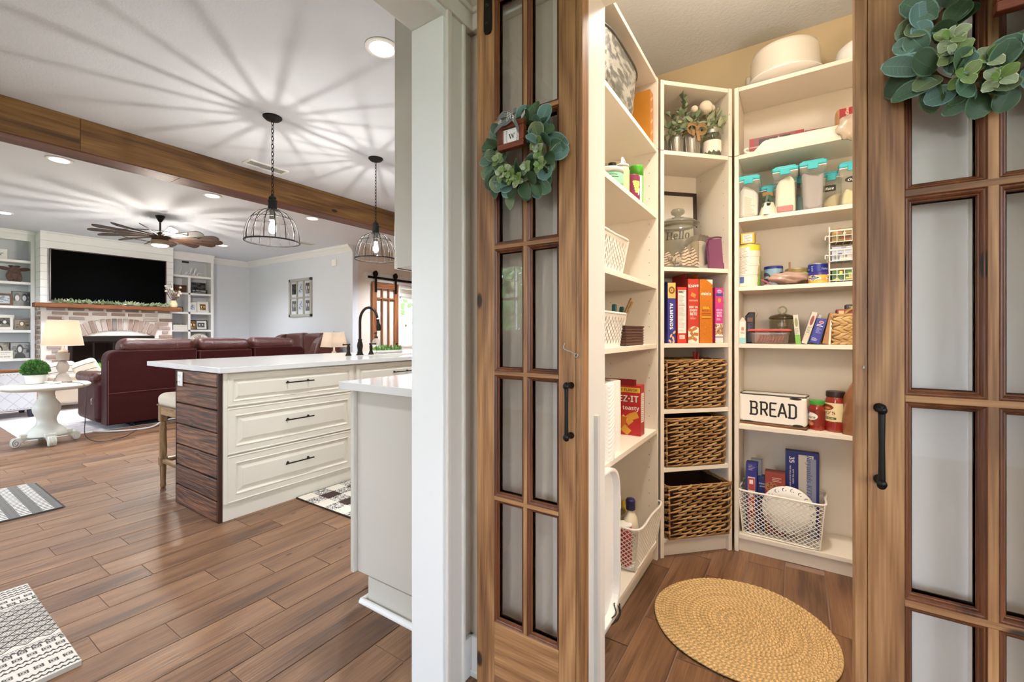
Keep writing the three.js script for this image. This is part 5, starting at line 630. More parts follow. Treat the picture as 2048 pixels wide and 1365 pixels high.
// corner unit: cereal boxes
{
  const al = print(96, 620, (g, w, h) => { fill(g, '#33348a', w, h); g.fillStyle = '#d3b765'; g.fillRect(0, 0, w, 160); g.fillStyle = '#7c4a26'; g.beginPath(); g.arc(48, 76, 38, 0, 7); g.fill(); g.fillStyle = '#d3b765'; g.beginPath(); g.arc(48, 76, 20, 0, 7); g.fill(); g.fillStyle = '#7c4a26'; g.beginPath(); g.ellipse(48, 76, 7, 10, 0, 0, 7); g.fill(); g.save(); g.translate(44, 345); g.rotate(PI / 2); say(g, 'ALMONDS', 0, 0, 'bold 56px sans-serif', '#f4f1ee'); g.restore(); g.fillStyle = '#d9b57e'; for (const [x, y, r] of [[40, 545, 0.5], [66, 570, -0.4], [80, 510, 0.9], [28, 600, -0.8], [70, 606, 0.3]]) { g.beginPath(); g.ellipse(x, y, 12, 22, r, 0, 7); g.fill(); } });
  carton(put('cereal_box', 'blue almond cereal box with yellow top, first from the left on the cereal shelf', 'cereal box', 'C', 'c', -0.127, -0.1, 0, 'cereal boxes'), 0.046, 0.31, 0.15, al, '#2e2f80');
  const nu = print(128, 620, (g, w, h) => { fill(g, '#cf3b33', w, h); g.fillStyle = '#e8e4de'; g.fillRect(6, 30, 116, 480); const R = rng(3); for (const [y, k, t] of [[38, 3, 9], [90, 12, 3], [200, 1, 7], [216, 12, 3], [330, 14, 2], [470, 3, 2]]) lines(g, 12, y, 100, k, 9, '#77706a', t, R); g.fillStyle = '#e8d9cf'; g.fillRect(26, 530, 76, 44); lines(g, 34, 542, 60, 3, 10, '#b8564c', 4, R); });
  carton(put('cereal_box', 'red cereal box turned to its white nutrition panel', 'cereal box', 'C', 'c', -0.0725, -0.1, 0.06, 'cereal boxes'), 0.055, 0.288, 0.15, nu, '#b5302b');
  carton(put('cereal_box', 'dark opened cereal box standing behind the nutrition panel', 'cereal box', 'C', 'c', -0.035, -0.225, 0, 'cereal boxes'), 0.1, 0.325, 0.05, null, '#2a1a18', { flaps: 1 });
  const kr = print(160, 800, (g, w, h) => { fill(g, '#c03a30', w, h); g.save(); g.translate(80, 86); g.rotate(-0.08); say(g, 'Krave', 0, 0, 'bold 62px sans-serif', '#2a1614'); say(g, 'Krave', 0, -3, 'bold 58px sans-serif', '#f3ece4'); g.restore(); g.fillStyle = '#c98b4a'; g.save(); g.translate(78, 200); g.rotate(0.4); g.fillRect(-36, -24, 72, 48); g.restore(); say(g, 'CHOCOLATE', 80, 268, 'bold 23px sans-serif', '#e8cfae'); for (const [s, y, f] of [['BEST IN', 352, 36], ['EVERY', 392, 40], ['BITE', 436, 52]]) say(g, s, 80, y, `bold ${f}px sans-serif`, '#f3ece4'); lines(g, 30, 474, 100, 3, 12, '#e8b9a6', 4); g.fillStyle = '#e9dfd0'; g.beginPath(); g.moveTo(0, 640); g.quadraticCurveTo(80, 560, 160, 610); g.lineTo(160, 800); g.lineTo(0, 800); g.fill(); for (const [x, y, r] of [[40, 640, 0.3], [100, 620, -0.4], [60, 690, 0.8], [120, 690, 0.1], [30, 740, -0.2], [100, 750, 0.5]]) { g.fillStyle = '#b5763c'; g.save(); g.translate(x, y); g.rotate(r); g.fillRect(-34, -20, 68, 40); g.restore(); } });
  carton(put('cereal_box', 'red chocolate cereal box with large white letters in the middle of the cereal shelf', 'cereal box', 'C', 'c', -0.005, -0.1, -0.02, 'cereal boxes'), 0.062, 0.331, 0.16, kr, '#a82e28', { flaps: 1 });
  const mi = print(180, 800, (g, w, h) => { fill(g, '#c8741f', w, h); const R = rng(8); const gr = ['#b1601c', '#d98a35']; for (let i = 0; i < 120; i++) { g.fillStyle = gr[i % 2]; g.beginPath(); g.ellipse(R() * w, R() * h, 6, 4, R() * 3, 0, 7); g.fill(); } g.fillStyle = '#e9e4de'; g.beginPath(); g.moveTo(90, 0); g.lineTo(180, 0); g.lineTo(180, 62); g.fill(); say(g, 'minis', 92, 182, 'bold 54px sans-serif', '#3a1f12'); say(g, 'minis', 90, 179, 'bold 52px sans-serif', '#f3ece0'); say(g, 'REAL', 92, 356, 'bold 40px sans-serif', '#f2c73a'); say(g, "REESE'S", 90, 392, 'bold 34px sans-serif', '#7b2f16'); for (const y of [422, 444, 468, 488]) { g.fillStyle = y === 468 ? '#f2c73a' : '#8a3f18'; g.fillRect(26, y, 130, 9); } });
  carton(put('cereal_box', 'tall orange cereal box with the word minis near its top', 'cereal box', 'C', 'c', 0.065, -0.1, 0.03, 'cereal boxes'), 0.078, 0.33, 0.16, mi, '#a85a1c', { flaps: 1 });
  const pk = print(128, 620, (g, w, h) => { fill(g, '#c93a86', w, h); g.fillStyle = '#4a3f93'; g.fillRect(8, 60, 112, 34); g.fillStyle = '#b8b2cc'; g.beginPath(); g.ellipse(66, 40, 40, 22, 0, 0, 7); g.fill(); say(g, 'krispies', 66, 42, 'bold 20px sans-serif', '#4a3f93'); g.fillStyle = '#d19a2c'; g.beginPath(); for (let i = 0; i < 20; i++) { const a = i * PI / 10, r = i % 2 ? 20 : 36; g.lineTo(66 + r * cos(a), 140 + r * sin(a)); } g.fill(); for (const [s, y, f] of [['BEST IN', 250, 26], ['EVERY', 280, 30], ['BITE', 314, 40]]) say(g, s, 66, y, `bold ${f}px sans-serif`, '#f6edf2'); lines(g, 18, 346, 96, 2, 13, '#f6edf2', 5); g.fillStyle = '#e5dcd0'; g.fillRect(0, 402, w, 218); const R = rng(4); for (let i = 0; i < 70; i++) { g.fillStyle = ['#a5744c', '#c49a6e', '#7d4c30'][i % 3]; g.beginPath(); g.ellipse(R() * w, 415 + R() * 105, 13, 8, R() * 3, 0, 7); g.fill(); } g.fillStyle = '#5a57a0'; g.fillRect(0, 548, w, 12); });
  carton(put('cereal_box', 'pink cereal box, last on the right of the cereal shelf', 'cereal box', 'C', 'c', 0.148, -0.1, 0.05, 'cereal boxes'), 0.05, 0.29, 0.14, pk, '#a32a5e');
}
// corner unit: jars with greenery, framed print, cookie jar
const glassMat = phys('#e9e8e0', 0.03, { transmission: 0.93, thickness: 0, ior: 1.45, side: THREE.DoubleSide }), glassLid = phys('#c9c8be', 0.04, { transmission: 0.78, thickness: 0, ior: 1.5, side: THREE.DoubleSide }), glassTint = phys('#d9dccf', 0.05, { transmission: 0.95, thickness: 0, ior: 1.45, side: THREE.DoubleSide }), foilMat = mat('#c9c5be', 0.28, { metalness: 0.9, side: THREE.DoubleSide });
function mason(t, r, h, m, capM) { const j = M('jar', lathe([[0.0001, 0.002], [r * 0.9, 0.002], [r, 0.012], [r, h * 0.72], [r * 0.93, h * 0.82], [r * 0.78, h * 0.87], [r * 0.78, h * 0.93]], 28), m, t); M('screw_band', lathe([[r * 0.82, h * 0.87], [r * 0.84, h * 0.88], [r * 0.84, h * 0.985], [r * 0.76, h], [r * 0.7, h]], 28), capM, t); return j; }
{
  const R = rng(61), silver = mat('#9b978e', 0.38, { metalness: 0.75 });
  const j0 = put('mason_jar', 'small glass jar with brass lid at the left end of the top corner shelf', 'jar', 'C', 'a', -0.142, -0.1, 0, 'jars of the top corner shelf'); mason(j0, 0.03, 0.11, glassTint, mat('#a08a55', 0.4, { metalness: 0.7 }));
  const j1 = put('mason_jar', 'silver embossed mason jar left of the burlap bow jar', 'jar', 'C', 'a', -0.073, -0.075, 0, 'jars of the top corner shelf'); mason(j1, 0.038, 0.118, silver, MT.steel); M('facets', Array.from({ length: 12 }, (_, i) => bar([0.0375 * cos(i * PI / 6), 0.02, 0.0375 * sin(i * PI / 6)], [0.0375 * cos(i * PI / 6 + 0.25), 0.08, 0.0375 * sin(i * PI / 6 + 0.25)], 0.0022, 5)), silver, j1);
  const j2 = put('mason_jar', 'silver mason jar tied with a burlap bow', 'jar', 'C', 'a', 0.007, -0.06, 0, 'jars of the top corner shelf'); mason(j2, 0.043, 0.135, silver, MT.steel); M('facets', Array.from({ length: 14 }, (_, i) => bar([0.0425 * cos(i * PI / 7), 0.015, 0.0425 * sin(i * PI / 7)], [0.0425 * cos(i * PI / 7 + 0.2), 0.095, 0.0425 * sin(i * PI / 7 + 0.2)], 0.0024, 5)), silver, j2);
  const bur = mat('#b58f5e', 0.95, { bumpMap: weaveBump, bumpScale: 0.0015, side: THREE.DoubleSide }); const loop = (s) => { const p = []; for (let i = 0; i <= 10; i++) { const a = i / 10 * 2 * PI; p.push([s * (0.028 - 0.026 * cos(a)), 0.128 + 0.02 * sin(a), 0.047 + 0.006 * sin(a)]); } const g = []; for (const dz of [-0.005, -0.0025, 0, 0.0025, 0.005]) g.push(tube(p.map(([x, y, z]) => [x, y + dz * 1.6, z + abs(dz) * 0.6]), 0.0022, 24, 5)); return g; };
  M('burlap_bow', [torus(0.0395, 0.006, 0, 0.122, 0, 28, 6), ...loop(1), ...loop(-1), rb(0.018, 0.02, 0.012, 0.004, 0, 0.118, 0.05), rb(0.018, 0.062, 0.003, 0.001, 0.025, 0.062, 0.05).rotateZ(0.2), rb(0.016, 0.03, 0.003, 0.001, -0.02, 0.09, 0.05)], bur, j2);
  const j4 = put('mason_jar', 'little clear jar behind the paper-labelled jar', 'jar', 'C', 'a', 0.077, -0.11, 0, 'jars of the top corner shelf'); mason(j4, 0.022, 0.085, glassTint, MT.zinc);
  const j3 = put('mason_jar', 'clear mason jar wrapped in torn white paper', 'jar', 'C', 'a', 0.126, -0.055, 0, 'jars of the top corner shelf'); mason(j3, 0.045, 0.145, glassTint, MT.zinc); M('paper_wrap', (() => { const g = new THREE.CylinderGeometry(0.0462, 0.0462, 0.06, 40, 4, true).translate(0, 0.055, 0), p = g.attributes.position; for (let i = 0; i < p.count; i++) p.setY(i, p.getY(i) + (p.getY(i) < 0.03 ? 0.007 * sin(i * 2.1) : 0)); return g; })(), mat('#ece4d6', 0.95, { side: THREE.DoubleSide }), j3);
  const gmats = ['#8f9b78', '#6f7f5c', '#a4ab88', '#b9bd98'].map((c) => leafMat(c, 0.75));
  const spray = (t, tips, y0, col, N, L = 0.036) => { const m = M('stems', tips.map((p) => tube([[0, y0, 0], [p[0] * 0.4, y0 + (p[1] - y0) * 0.6, p[2] * 0.4], p], 0.0018, 10, 5)), mat('#76704d', 0.9), t); for (let q = 0; q < 2; q++) M('foliage', leafCloud(N, (R, i) => { const p = tips[i % tips.length], k = 0.35 + 0.65 * R(); return [V(p[0] * (0.4 * k + 0.6 * k * k), y0 + (p[1] - y0) * k, p[2] * (0.4 * k + 0.6 * k * k)), V(rr(-1, 1, R), rr(-0.2, 1.1, R), rr(-1, 1, R))]; }, L, L * 0.5, R, 0.2), gmats[(col + q) % 4], t, 'stuff'); };
  const g1 = put('greenery', 'grey-green eucalyptus sprays standing in the silver jars', 'greenery', 'C', 'a', -0.01, -0.075, 0, undefined, 0.1);
  spray(g1, [[-0.12, 0.11, 0.02], [-0.15, 0.04, 0.03], [-0.06, 0.15, 0.02], [-0.03, 0.245, 0.02], [-0.09, 0.06, 0.05], [0.06, 0.12, 0.04], [0.02, 0.1, 0.05], [0.12, 0.08, 0.03], [-0.13, 0.0, 0.04], [0.1, 0.17, 0.0], [0.04, 0.05, 0.06], [0.09, 0.03, 0.05]], 0.0, 0, 105);
  const cb = M('cotton_bolls', [new THREE.IcosahedronGeometry(0.034, 2).translate(0.085, 0.155, 0.04), new THREE.IcosahedronGeometry(0.02, 1).translate(0.125, 0.16, 0.03), new THREE.IcosahedronGeometry(0.018, 1).translate(0.02, 0.14, 0.04)], mat('#ded0ba', 1), g1);
  const g2 = put('greenery', 'pale green sprays in the paper-wrapped jar', 'greenery', 'C', 'a', 0.126, -0.055, 0, undefined, 0.11); spray(g2, [[-0.02, 0.13, 0.01], [0.04, 0.12, 0.0], [0.02, 0.14, 0.02], [0.05, 0.09, 0.03], [-0.05, 0.1, 0.02]], -0.05, 2, 40, 0.04);
  const hf = frameOf('framed_print', 'dark framed print with handwritten greeting behind the cookie jar', 2.366 + 0.015 * 0.707 + 0.235 * 0.707, 0.4225 - 0.015 * 0.707 + 0.235 * 0.707, 1.4625, 0.29, 0.46, 0.02, mat('#33211b', 0.4), print(256, 400, (g, w, h) => { fill(g, '#d9d2c8', w, h); g.save(); g.translate(150, 215); g.rotate(-0.12); say(g, 'Hello', 0, 0, 'italic bold 58px serif', '#1d1a18'); g.restore(); }), { rot: -PI / 4, lean: -0.03, cat: 'framed print' });
  const cj = put('cookie_jar', 'big glass cookie jar of striped snack cakes in the corner unit', 'jar', 'C', 'b', -0.035, -0.115), r = 0.104;
  M('jar', lathe([[0.0001, 0.004], [r * 0.96, 0.004], [r, 0.012], [r, 0.185], [r * 0.94, 0.212], [r * 0.8, 0.226], [r * 0.86, 0.236]], 48), glassMat, cj); M('glass_lid', lathe([[r * 0.75, 0.226], [r * 1.02, 0.24], [r * 1.03, 0.247], [r * 0.98, 0.25], [r * 0.7, 0.268], [0.02, 0.28], [0.014, 0.29], [0.032, 0.3], [0.036, 0.313], [0.03, 0.325], [0.0001, 0.33]], 48), glassLid, cj); M('glass_rim', [torus(r * 1.025, 0.004, 0, 0.244, 0, 48, 8), torus(r * 0.99, 0.003, 0, 0.008, 0, 48, 8), torus(r * 0.84, 0.003, 0, 0.232, 0, 48, 8)], glassLid, cj);
  const cakeTex = print(96, 128, (g, w, h) => { fill(g, '#e6d9c8', w, h); g.strokeStyle = '#7d3a35'; g.lineWidth = 6; for (let i = 0; i < 6; i++) { g.beginPath(); g.moveTo(0, 14 + i * 20); g.quadraticCurveTo(30, 30 + i * 20, 48, 14 + i * 20); g.quadraticCurveTo(70, 2 + i * 20, 96, 16 + i * 20); g.stroke(); } }), cakeM = printed(cakeTex, 0.7), cakeS = mat('#dccbb4', 0.8);
  const tree = new THREE.Shape(); [[-0.022, 0], [0.022, 0], [0.019, 0.012], [0.027, 0.014], [0.017, 0.036], [0.021, 0.038], [0.011, 0.06], [0.013, 0.062], [0, 0.082], [-0.013, 0.062], [-0.011, 0.06], [-0.021, 0.038], [-0.017, 0.036], [-0.027, 0.014], [-0.019, 0.012]].forEach(([x, y], i) => i ? tree.lineTo(x, y) : tree.moveTo(x, y));
  const treeG = prism(tree, 0.02, 0.004); { const p = treeG.attributes.position, u = treeG.attributes.uv; for (let i = 0; i < p.count; i++) u.setXY(i, p.getX(i) / 0.056 + 0.5, p.getY(i) / 0.085); } treeG.scale(1.25, 1.25, 1.1);
  [[-0.07, 0.02, 0.6, -0.5], [-0.035, 0.068, 1.35, 0.3], [0.0, 0.062, 0, -0.1], [0.045, 0.06, 0.1, 0.12], [0.06, 0.0, 0.4, 0.7], [0.0, 0.0, 0.3, 0], [-0.05, -0.03, 1.2, 0.4]].forEach(([x, z, lay, ry], i) => { const c = put('snack_cake', ['striped snack cake lying at the left of the cookie jar', 'small striped snack cake low at the cookie jar front', 'upright tree-shaped striped cake, front middle of the cookie jar', 'upright striped cake right of the middle one in the cookie jar', 'striped cake at the right wall of the cookie jar', 'striped cake hidden in the middle of the cookie jar', 'striped cake at the back left of the cookie jar'][i], 'cake', 'C', 'b', -0.035 + x, -0.115 + z, ry, 'snack cakes in the cookie jar', 0.008 + (lay > 1 ? 0.022 : 0)); const m = M('cake', treeG.clone().rotateX(-lay * 0.9), cakeM, c); });
  const fo = put('foil_pan', 'pleated silver foil pie pans leaning behind the cookie jar', 'foil pan', 'C', 'b', 0.098, -0.12, -0.35), fg = new THREE.CylinderGeometry(0.1, 0.072, 0.022, 72, 1, true), fp = fg.attributes.position; for (let i = 0; i < fp.count; i++) if (fp.getY(i) > 0) { const k = i % 2 ? 1.02 : 0.97; fp.setX(i, fp.getX(i) * k); fp.setZ(i, fp.getZ(i) * k); } fg.computeVertexNormals();
  M('pan', [fg, new THREE.CircleGeometry(0.072, 40).rotateX(-PI / 2).translate(0, -0.011, 0)].map((g) => g.rotateX(PI / 2 - 0.12).translate(0, 0.1, 0)), foilMat, fo);
  const mi = put('oven_mitt', 'folded plum purple quilted pot holder leaning in the corner unit', 'pot holder', 'C', 'b', 0.155, -0.06, -0.5), pm = mat('#7d4560', 0.9, { bumpMap: weaveBump, bumpScale: 0.001 }); for (const s of [0, 1]) M('pad', rb(0.075, 0.17, 0.014, 0.007, s * 0.02, 0, -s * 0.016, 3).rotateX(-0.1).rotateZ(s ? -0.1 : 0.02), pm, mi); M('binding', tube([[-0.036, 0.004, 0.006], [-0.036, 0.166, -0.01], [0.036, 0.168, -0.01], [0.037, 0.004, 0.006]].map((p) => p), 0.004, 40, 6), mat('#6a3550', 0.9), mi); M('hang_loop', tube([[0.036, 0.16, -0.03], [0.05, 0.17, -0.03], [0.055, 0.15, -0.03]], 0.003, 12, 5), pm, mi);
}
// woven baskets
const strand = (() => { const g = new THREE.CylinderGeometry(0.0098, 0.0028, 0.07, 7, 4, false).rotateZ(-PI / 2), p = g.attributes.position; for (let i = 0; i < p.count; i++) { const t = p.getX(i) / 0.033; p.setZ(i, p.getZ(i) * 0.5 + 0.007 * (1 - t * t)); p.setY(i, p.getY(i) * 1.0 + 0.0016 * sin(t * 7)); } g.computeVertexNormals(); return clean(g); })();
function weaveSide(w0, w1, h, rows, cols, R, k = 1) { const out = [[], [], []], o = new THREE.Object3D(); for (let r = 0; r < rows; r++) for (let c = 0; c <= cols; c++) for (const q of [r % 2 ? -1 : 1]) { const v = (r + 0.5) / rows, w = w0 + (w1 - w0) * v, x = -w / 2 + w * (c + (r % 2 ? 0.5 : 0)) / cols; if (x > w / 2 - 0.01 || x < -w / 2 + 0.012) continue; o.position.set(x, h * v, 0.002 + (q < 0 ? 0.001 : 0)); o.rotation.set(0, 0, 0.2 + rr(-0.1, 0.08, R)); o.scale.set(w / cols / 0.054, h / rows / 0.0225 * k * rr(0.85, 1.1, R), 1); o.updateMatrix(); out[floor(R() * 3)].push(strand.clone().applyMatrix4(o.matrix)); } return out; }
const straw = ['#b98d58', '#a57a48', '#c79f6b'].map((c) => mat(c, 0.75, { bumpMap: grainBump, bumpScale: 0.001 })), rodM = mat('#8a6238', 0.7), linM = mat('#3a2016', 0.95);
function wovenBasket(t, w, h, d, rows, cols, seed, flare = 0.006) {
  const R = rng(seed), parts = [[], [], []], add = (a, f) => a.forEach((l, i) => parts[i].push(...l.map((g) => f(g))));
  add(weaveSide(w, w + 2 * flare, h, rows, cols, R), (g) => g.rotateX(flare / h).translate(0, 0, d / 2)); add(weaveSide(d, d + flare, h, rows, max(3, round2(cols * d / w)), R), (g) => g.rotateX(flare / h).rotateY(-PI / 2).translate(-w / 2, 0, 0)); add(weaveSide(d, d + flare, h, rows, max(3, round2(cols * d / w)), R), (g) => g.rotateX(flare / h).rotateY(PI / 2).translate(w / 2, 0, 0)); add(weaveSide(w, w, h, rows, cols, R), (g) => g.rotateY(PI).translate(0, 0, -d / 2));
  parts.forEach((p, i) => M('weave', p, straw[i], t, 'stuff'));
  const q = 0.004, a = w / 2, b = w / 2 + flare, D = d / 2; M('lining', [bx(w - 0.012, 0.004, d - 0.012), bx(w - 0.008, h * 0.97, 0.003, 0, 0, D - 0.006), bx(w - 0.008, h * 0.97, 0.003, 0, 0, -D + 0.006), bx(0.003, h * 0.97, d - 0.01, a - 0.006, 0, 0), bx(0.003, h * 0.97, d - 0.01, -a + 0.006, 0, 0)], linM, t);
  M('rim', [tube([[-b, h, D + flare], [b, h, D + flare], [b, h, -D], [-b, h, -D]].flatMap((p, i, A) => { const n = A[(i + 1) % 4]; return [0.03, 0.5, 0.97].map((k) => p.map((v, j) => v + (n[j] - v) * k)); }), q, 90, 6, true), tube([[-b, h - 0.01, D + flare], [b, h - 0.01, D + flare], [b, h - 0.01, -D], [-b, h - 0.01, -D]].flatMap((p, i, A) => { const n = A[(i + 1) % 4]; return [0.03, 0.5, 0.97].map((k) => p.map((v, j) => v + (n[j] - v) * k)); }), q * 0.8, 90, 6, true)], straw[1], t);
  M('corner_rods', [[-1, 1], [1, 1], [-1, -1], [1, -1]].map(([x, z]) => bar([x * a, 0, z * D], [x * b, h, z * (D + (z > 0 ? flare : 0))], 0.0045, 7)).concat([bar([-a, 0.004, D], [a, 0.004, D], 0.005, 7), bar([-a, 0.004, D], [-a, 0.004, -D], 0.004, 7), bar([a, 0.004, D], [a, 0.004, -D], 0.004, 7)]), rodM, t); return t;
}
function round2(x) { return Math.round(x); }
{
  const b1 = wovenBasket(put('woven_basket', 'woven water-hyacinth basket, topmost of three in the corner unit', 'basket', 'C', 'd', 0.001, -0.118, 0, 'woven baskets of the corner unit', 0.001), 0.325, 0.245, 0.215, 13, 6, 71), b2 = wovenBasket(put('woven_basket', 'woven water-hyacinth basket, middle of three in the corner unit', 'basket', 'C', 'e', 0.0, -0.118, 0, 'woven baskets of the corner unit', 0.001), 0.325, 0.245, 0.215, 13, 6, 72);
  wovenBasket(put('woven_basket', 'woven basket pulled slightly forward, lowest of three in the corner unit', 'basket', 'C', 'f', 0.004, -0.098, 0, 'woven baskets of the corner unit', 0.001), 0.335, 0.265, 0.225, 14, 6, 73);
  const cl = put('chip_clip', 'red bag clip sticking out of the top woven basket', 'clip', 'C', 'd', 0.075, -0.12, 0.3, undefined, 0.215); M('jaw', [rb(0.013, 0.07, 0.012, 0.004).rotateZ(0.2), rb(0.013, 0.07, 0.012, 0.004, 0.012, 0, 0).rotateZ(-0.15)], mat('#b3262c', 0.35), cl);
  const bag = (label, x, z, y, w, h, c, u = 'C', lv = 'd', seed = 1) => { const t = put('snack_bag', label, 'bag', u, lv, x, z, 0.2, undefined, y), g = new THREE.SphereGeometry(1, 20, 14), p = g.attributes.position, R = rng(seed); for (let i = 0; i < p.count; i++) { const k = 1 + 0.16 * sin(p.getX(i) * 5 + seed) * sin(p.getY(i) * 7 + seed * 2) + 0.06 * sin(p.getZ(i) * 17 + p.getX(i) * 11); p.setXYZ(i, p.getX(i) * w / 2 * k, p.getY(i) * h / 2 * k, p.getZ(i) * w / 3 * k); } g.computeVertexNormals(); M('wrapper', g.translate(0, h / 2, 0), c.isMaterial ? c : phys(c, 0.3, { clearcoat: 0.5 }), t); return t; };
  bag('dark green crinkled bag in the top woven basket', -0.09, -0.11, 0.17, 0.12, 0.085, '#27402a', 'C', 'd', 2); bag('tan crinkled bag in the top woven basket', 0.01, -0.12, 0.165, 0.13, 0.085, '#a58352', 'C', 'd', 3); bag('dark crinkled bag at the back of the top woven basket', -0.08, -0.17, 0.17, 0.12, 0.085, '#2a2421', 'C', 'd', 4);
  put.bag = bag;
}
const snackBag = put.bag;
// plastic baskets: diamond lattice and oval holes
function latticeBasket(t, w, d, h, fl, pitch, m, rr0 = 0.0021) {
  const quad = (c) => (u, v) => V(...[0, 1, 2].map((i) => (c[0][i] * (1 - u) + c[1][i] * u) * (1 - v) + (c[3][i] * (1 - u) + c[2][i] * u) * v)), bars = [];
  const B = [[-w / 2, 0, d / 2], [w / 2, 0, d / 2], [w / 2, 0, -d / 2], [-w / 2, 0, -d / 2]], T = [[-w / 2 - fl, h, d / 2 + fl], [w / 2 + fl, h, d / 2 + fl], [w / 2 + fl, h, -d / 2 - fl], [-w / 2 - fl, h, -d / 2 - fl]];
  for (let s = 0; s < 4; s++) { const q = quad([B[s], B[(s + 1) % 4], T[(s + 1) % 4], T[s]]), W = s % 2 ? d : w, nx = Math.max(3, Math.round(W / pitch)), ny = Math.round(h / pitch), k = ny / nx;
    for (let i = -ny; i < nx; i++) for (const f of [0, 1]) { let u0 = i / nx, v0 = 0, u1 = (i + ny) / nx, v1 = 1; if (u0 < 0) { v0 = -u0 / (u1 - u0); u0 = 0; } if (u1 > 1) { v1 = (1 - i / nx) / (ny / nx); u1 = 1; } if (v1 - v0 < 0.02) continue; const A = q(f ? 1 - u0 : u0, 0.03 + v0 * 0.94), C2 = q(f ? 1 - u1 : u1, 0.03 + v1 * 0.94); bars.push(bar(A, C2, rr0, 4)); } }
  M('lattice', bars, m, t, 'stuff');
  const ring = (P, r, y) => tube(P.flatMap((p, i) => { const n = P[(i + 1) % 4]; return [0.06, 0.5, 0.94].map((k) => [p[0] + (n[0] - p[0]) * k, y, p[2] + (n[2] - p[2]) * k]); }), r, 80, 6, true);
  M('rim', [ring(T, 0.0055, h), ring(B, 0.004, 0.004)], m, t); for (const i of [0, 1, 2, 3]) M('corner_post', bar(B[i], T[i], 0.0035, 6), m, t); M('bottom', bx(w - 0.004, 0.003, d - 0.004, 0, 0.001, 0), m, t); return t;
}
const wp = mat('#efe9df', 0.35);
const holePlate = (w0, w1, h, cols, rows, tk = 0.0022) => { const s = poly([[-w0 / 2, 0], [w0 / 2, 0], [w1 / 2, h], [-w1 / 2, h]]); for (let c = 0; c < cols; c++) for (let r = 0; r < rows; r++) { const v = 0.12 + 0.74 * (r + 0.5 + (c % 2 ? 0.25 : -0.25)) / rows, w = w0 + (w1 - w0) * v, x = (c + 0.5) / cols * w * 0.9 - w * 0.45, p = new THREE.Path(); p.absellipse(x, v * h, w0 / cols * 0.3, h / rows * 0.36, 0, 2 * PI, false, 0); s.holes.push(p); } return new THREE.ExtrudeGeometry(s, { depth: tk, bevelEnabled: false, curveSegments: 5 }).translate(0, 0, -tk); };
function ovalBasket(t, w, d, h, fl) { const tilt = Math.atan2(fl, h); const f = (W, o) => holePlate(W, W + 2 * fl, h, max(5, Math.round(W / 0.019)), 4).rotateX(tilt).translate(0, 0, o); M('side_wall', f(w, d / 2), wp, t); M('side_wall', f(w, d / 2).rotateY(PI), wp, t); M('side_wall', f(d, w / 2).rotateY(PI / 2), wp, t); M('side_wall', f(d, w / 2).rotateY(-PI / 2), wp, t); M('bottom', rb(w, 0.004, d, 0.002), wp, t); const T = [[-w / 2 - fl, d / 2 + fl], [w / 2 + fl, d / 2 + fl], [w / 2 + fl, -d / 2 - fl], [-w / 2 - fl, -d / 2 - fl]]; M('rim', tube(T.flatMap((p, i) => { const n = T[(i + 1) % 4]; return [0.06, 0.5, 0.94].map((k) => [p[0] + (n[0] - p[0]) * k, h, p[1] + (n[1] - p[1]) * k]); }), 0.005, 80, 6, true), wp, t); return t; }
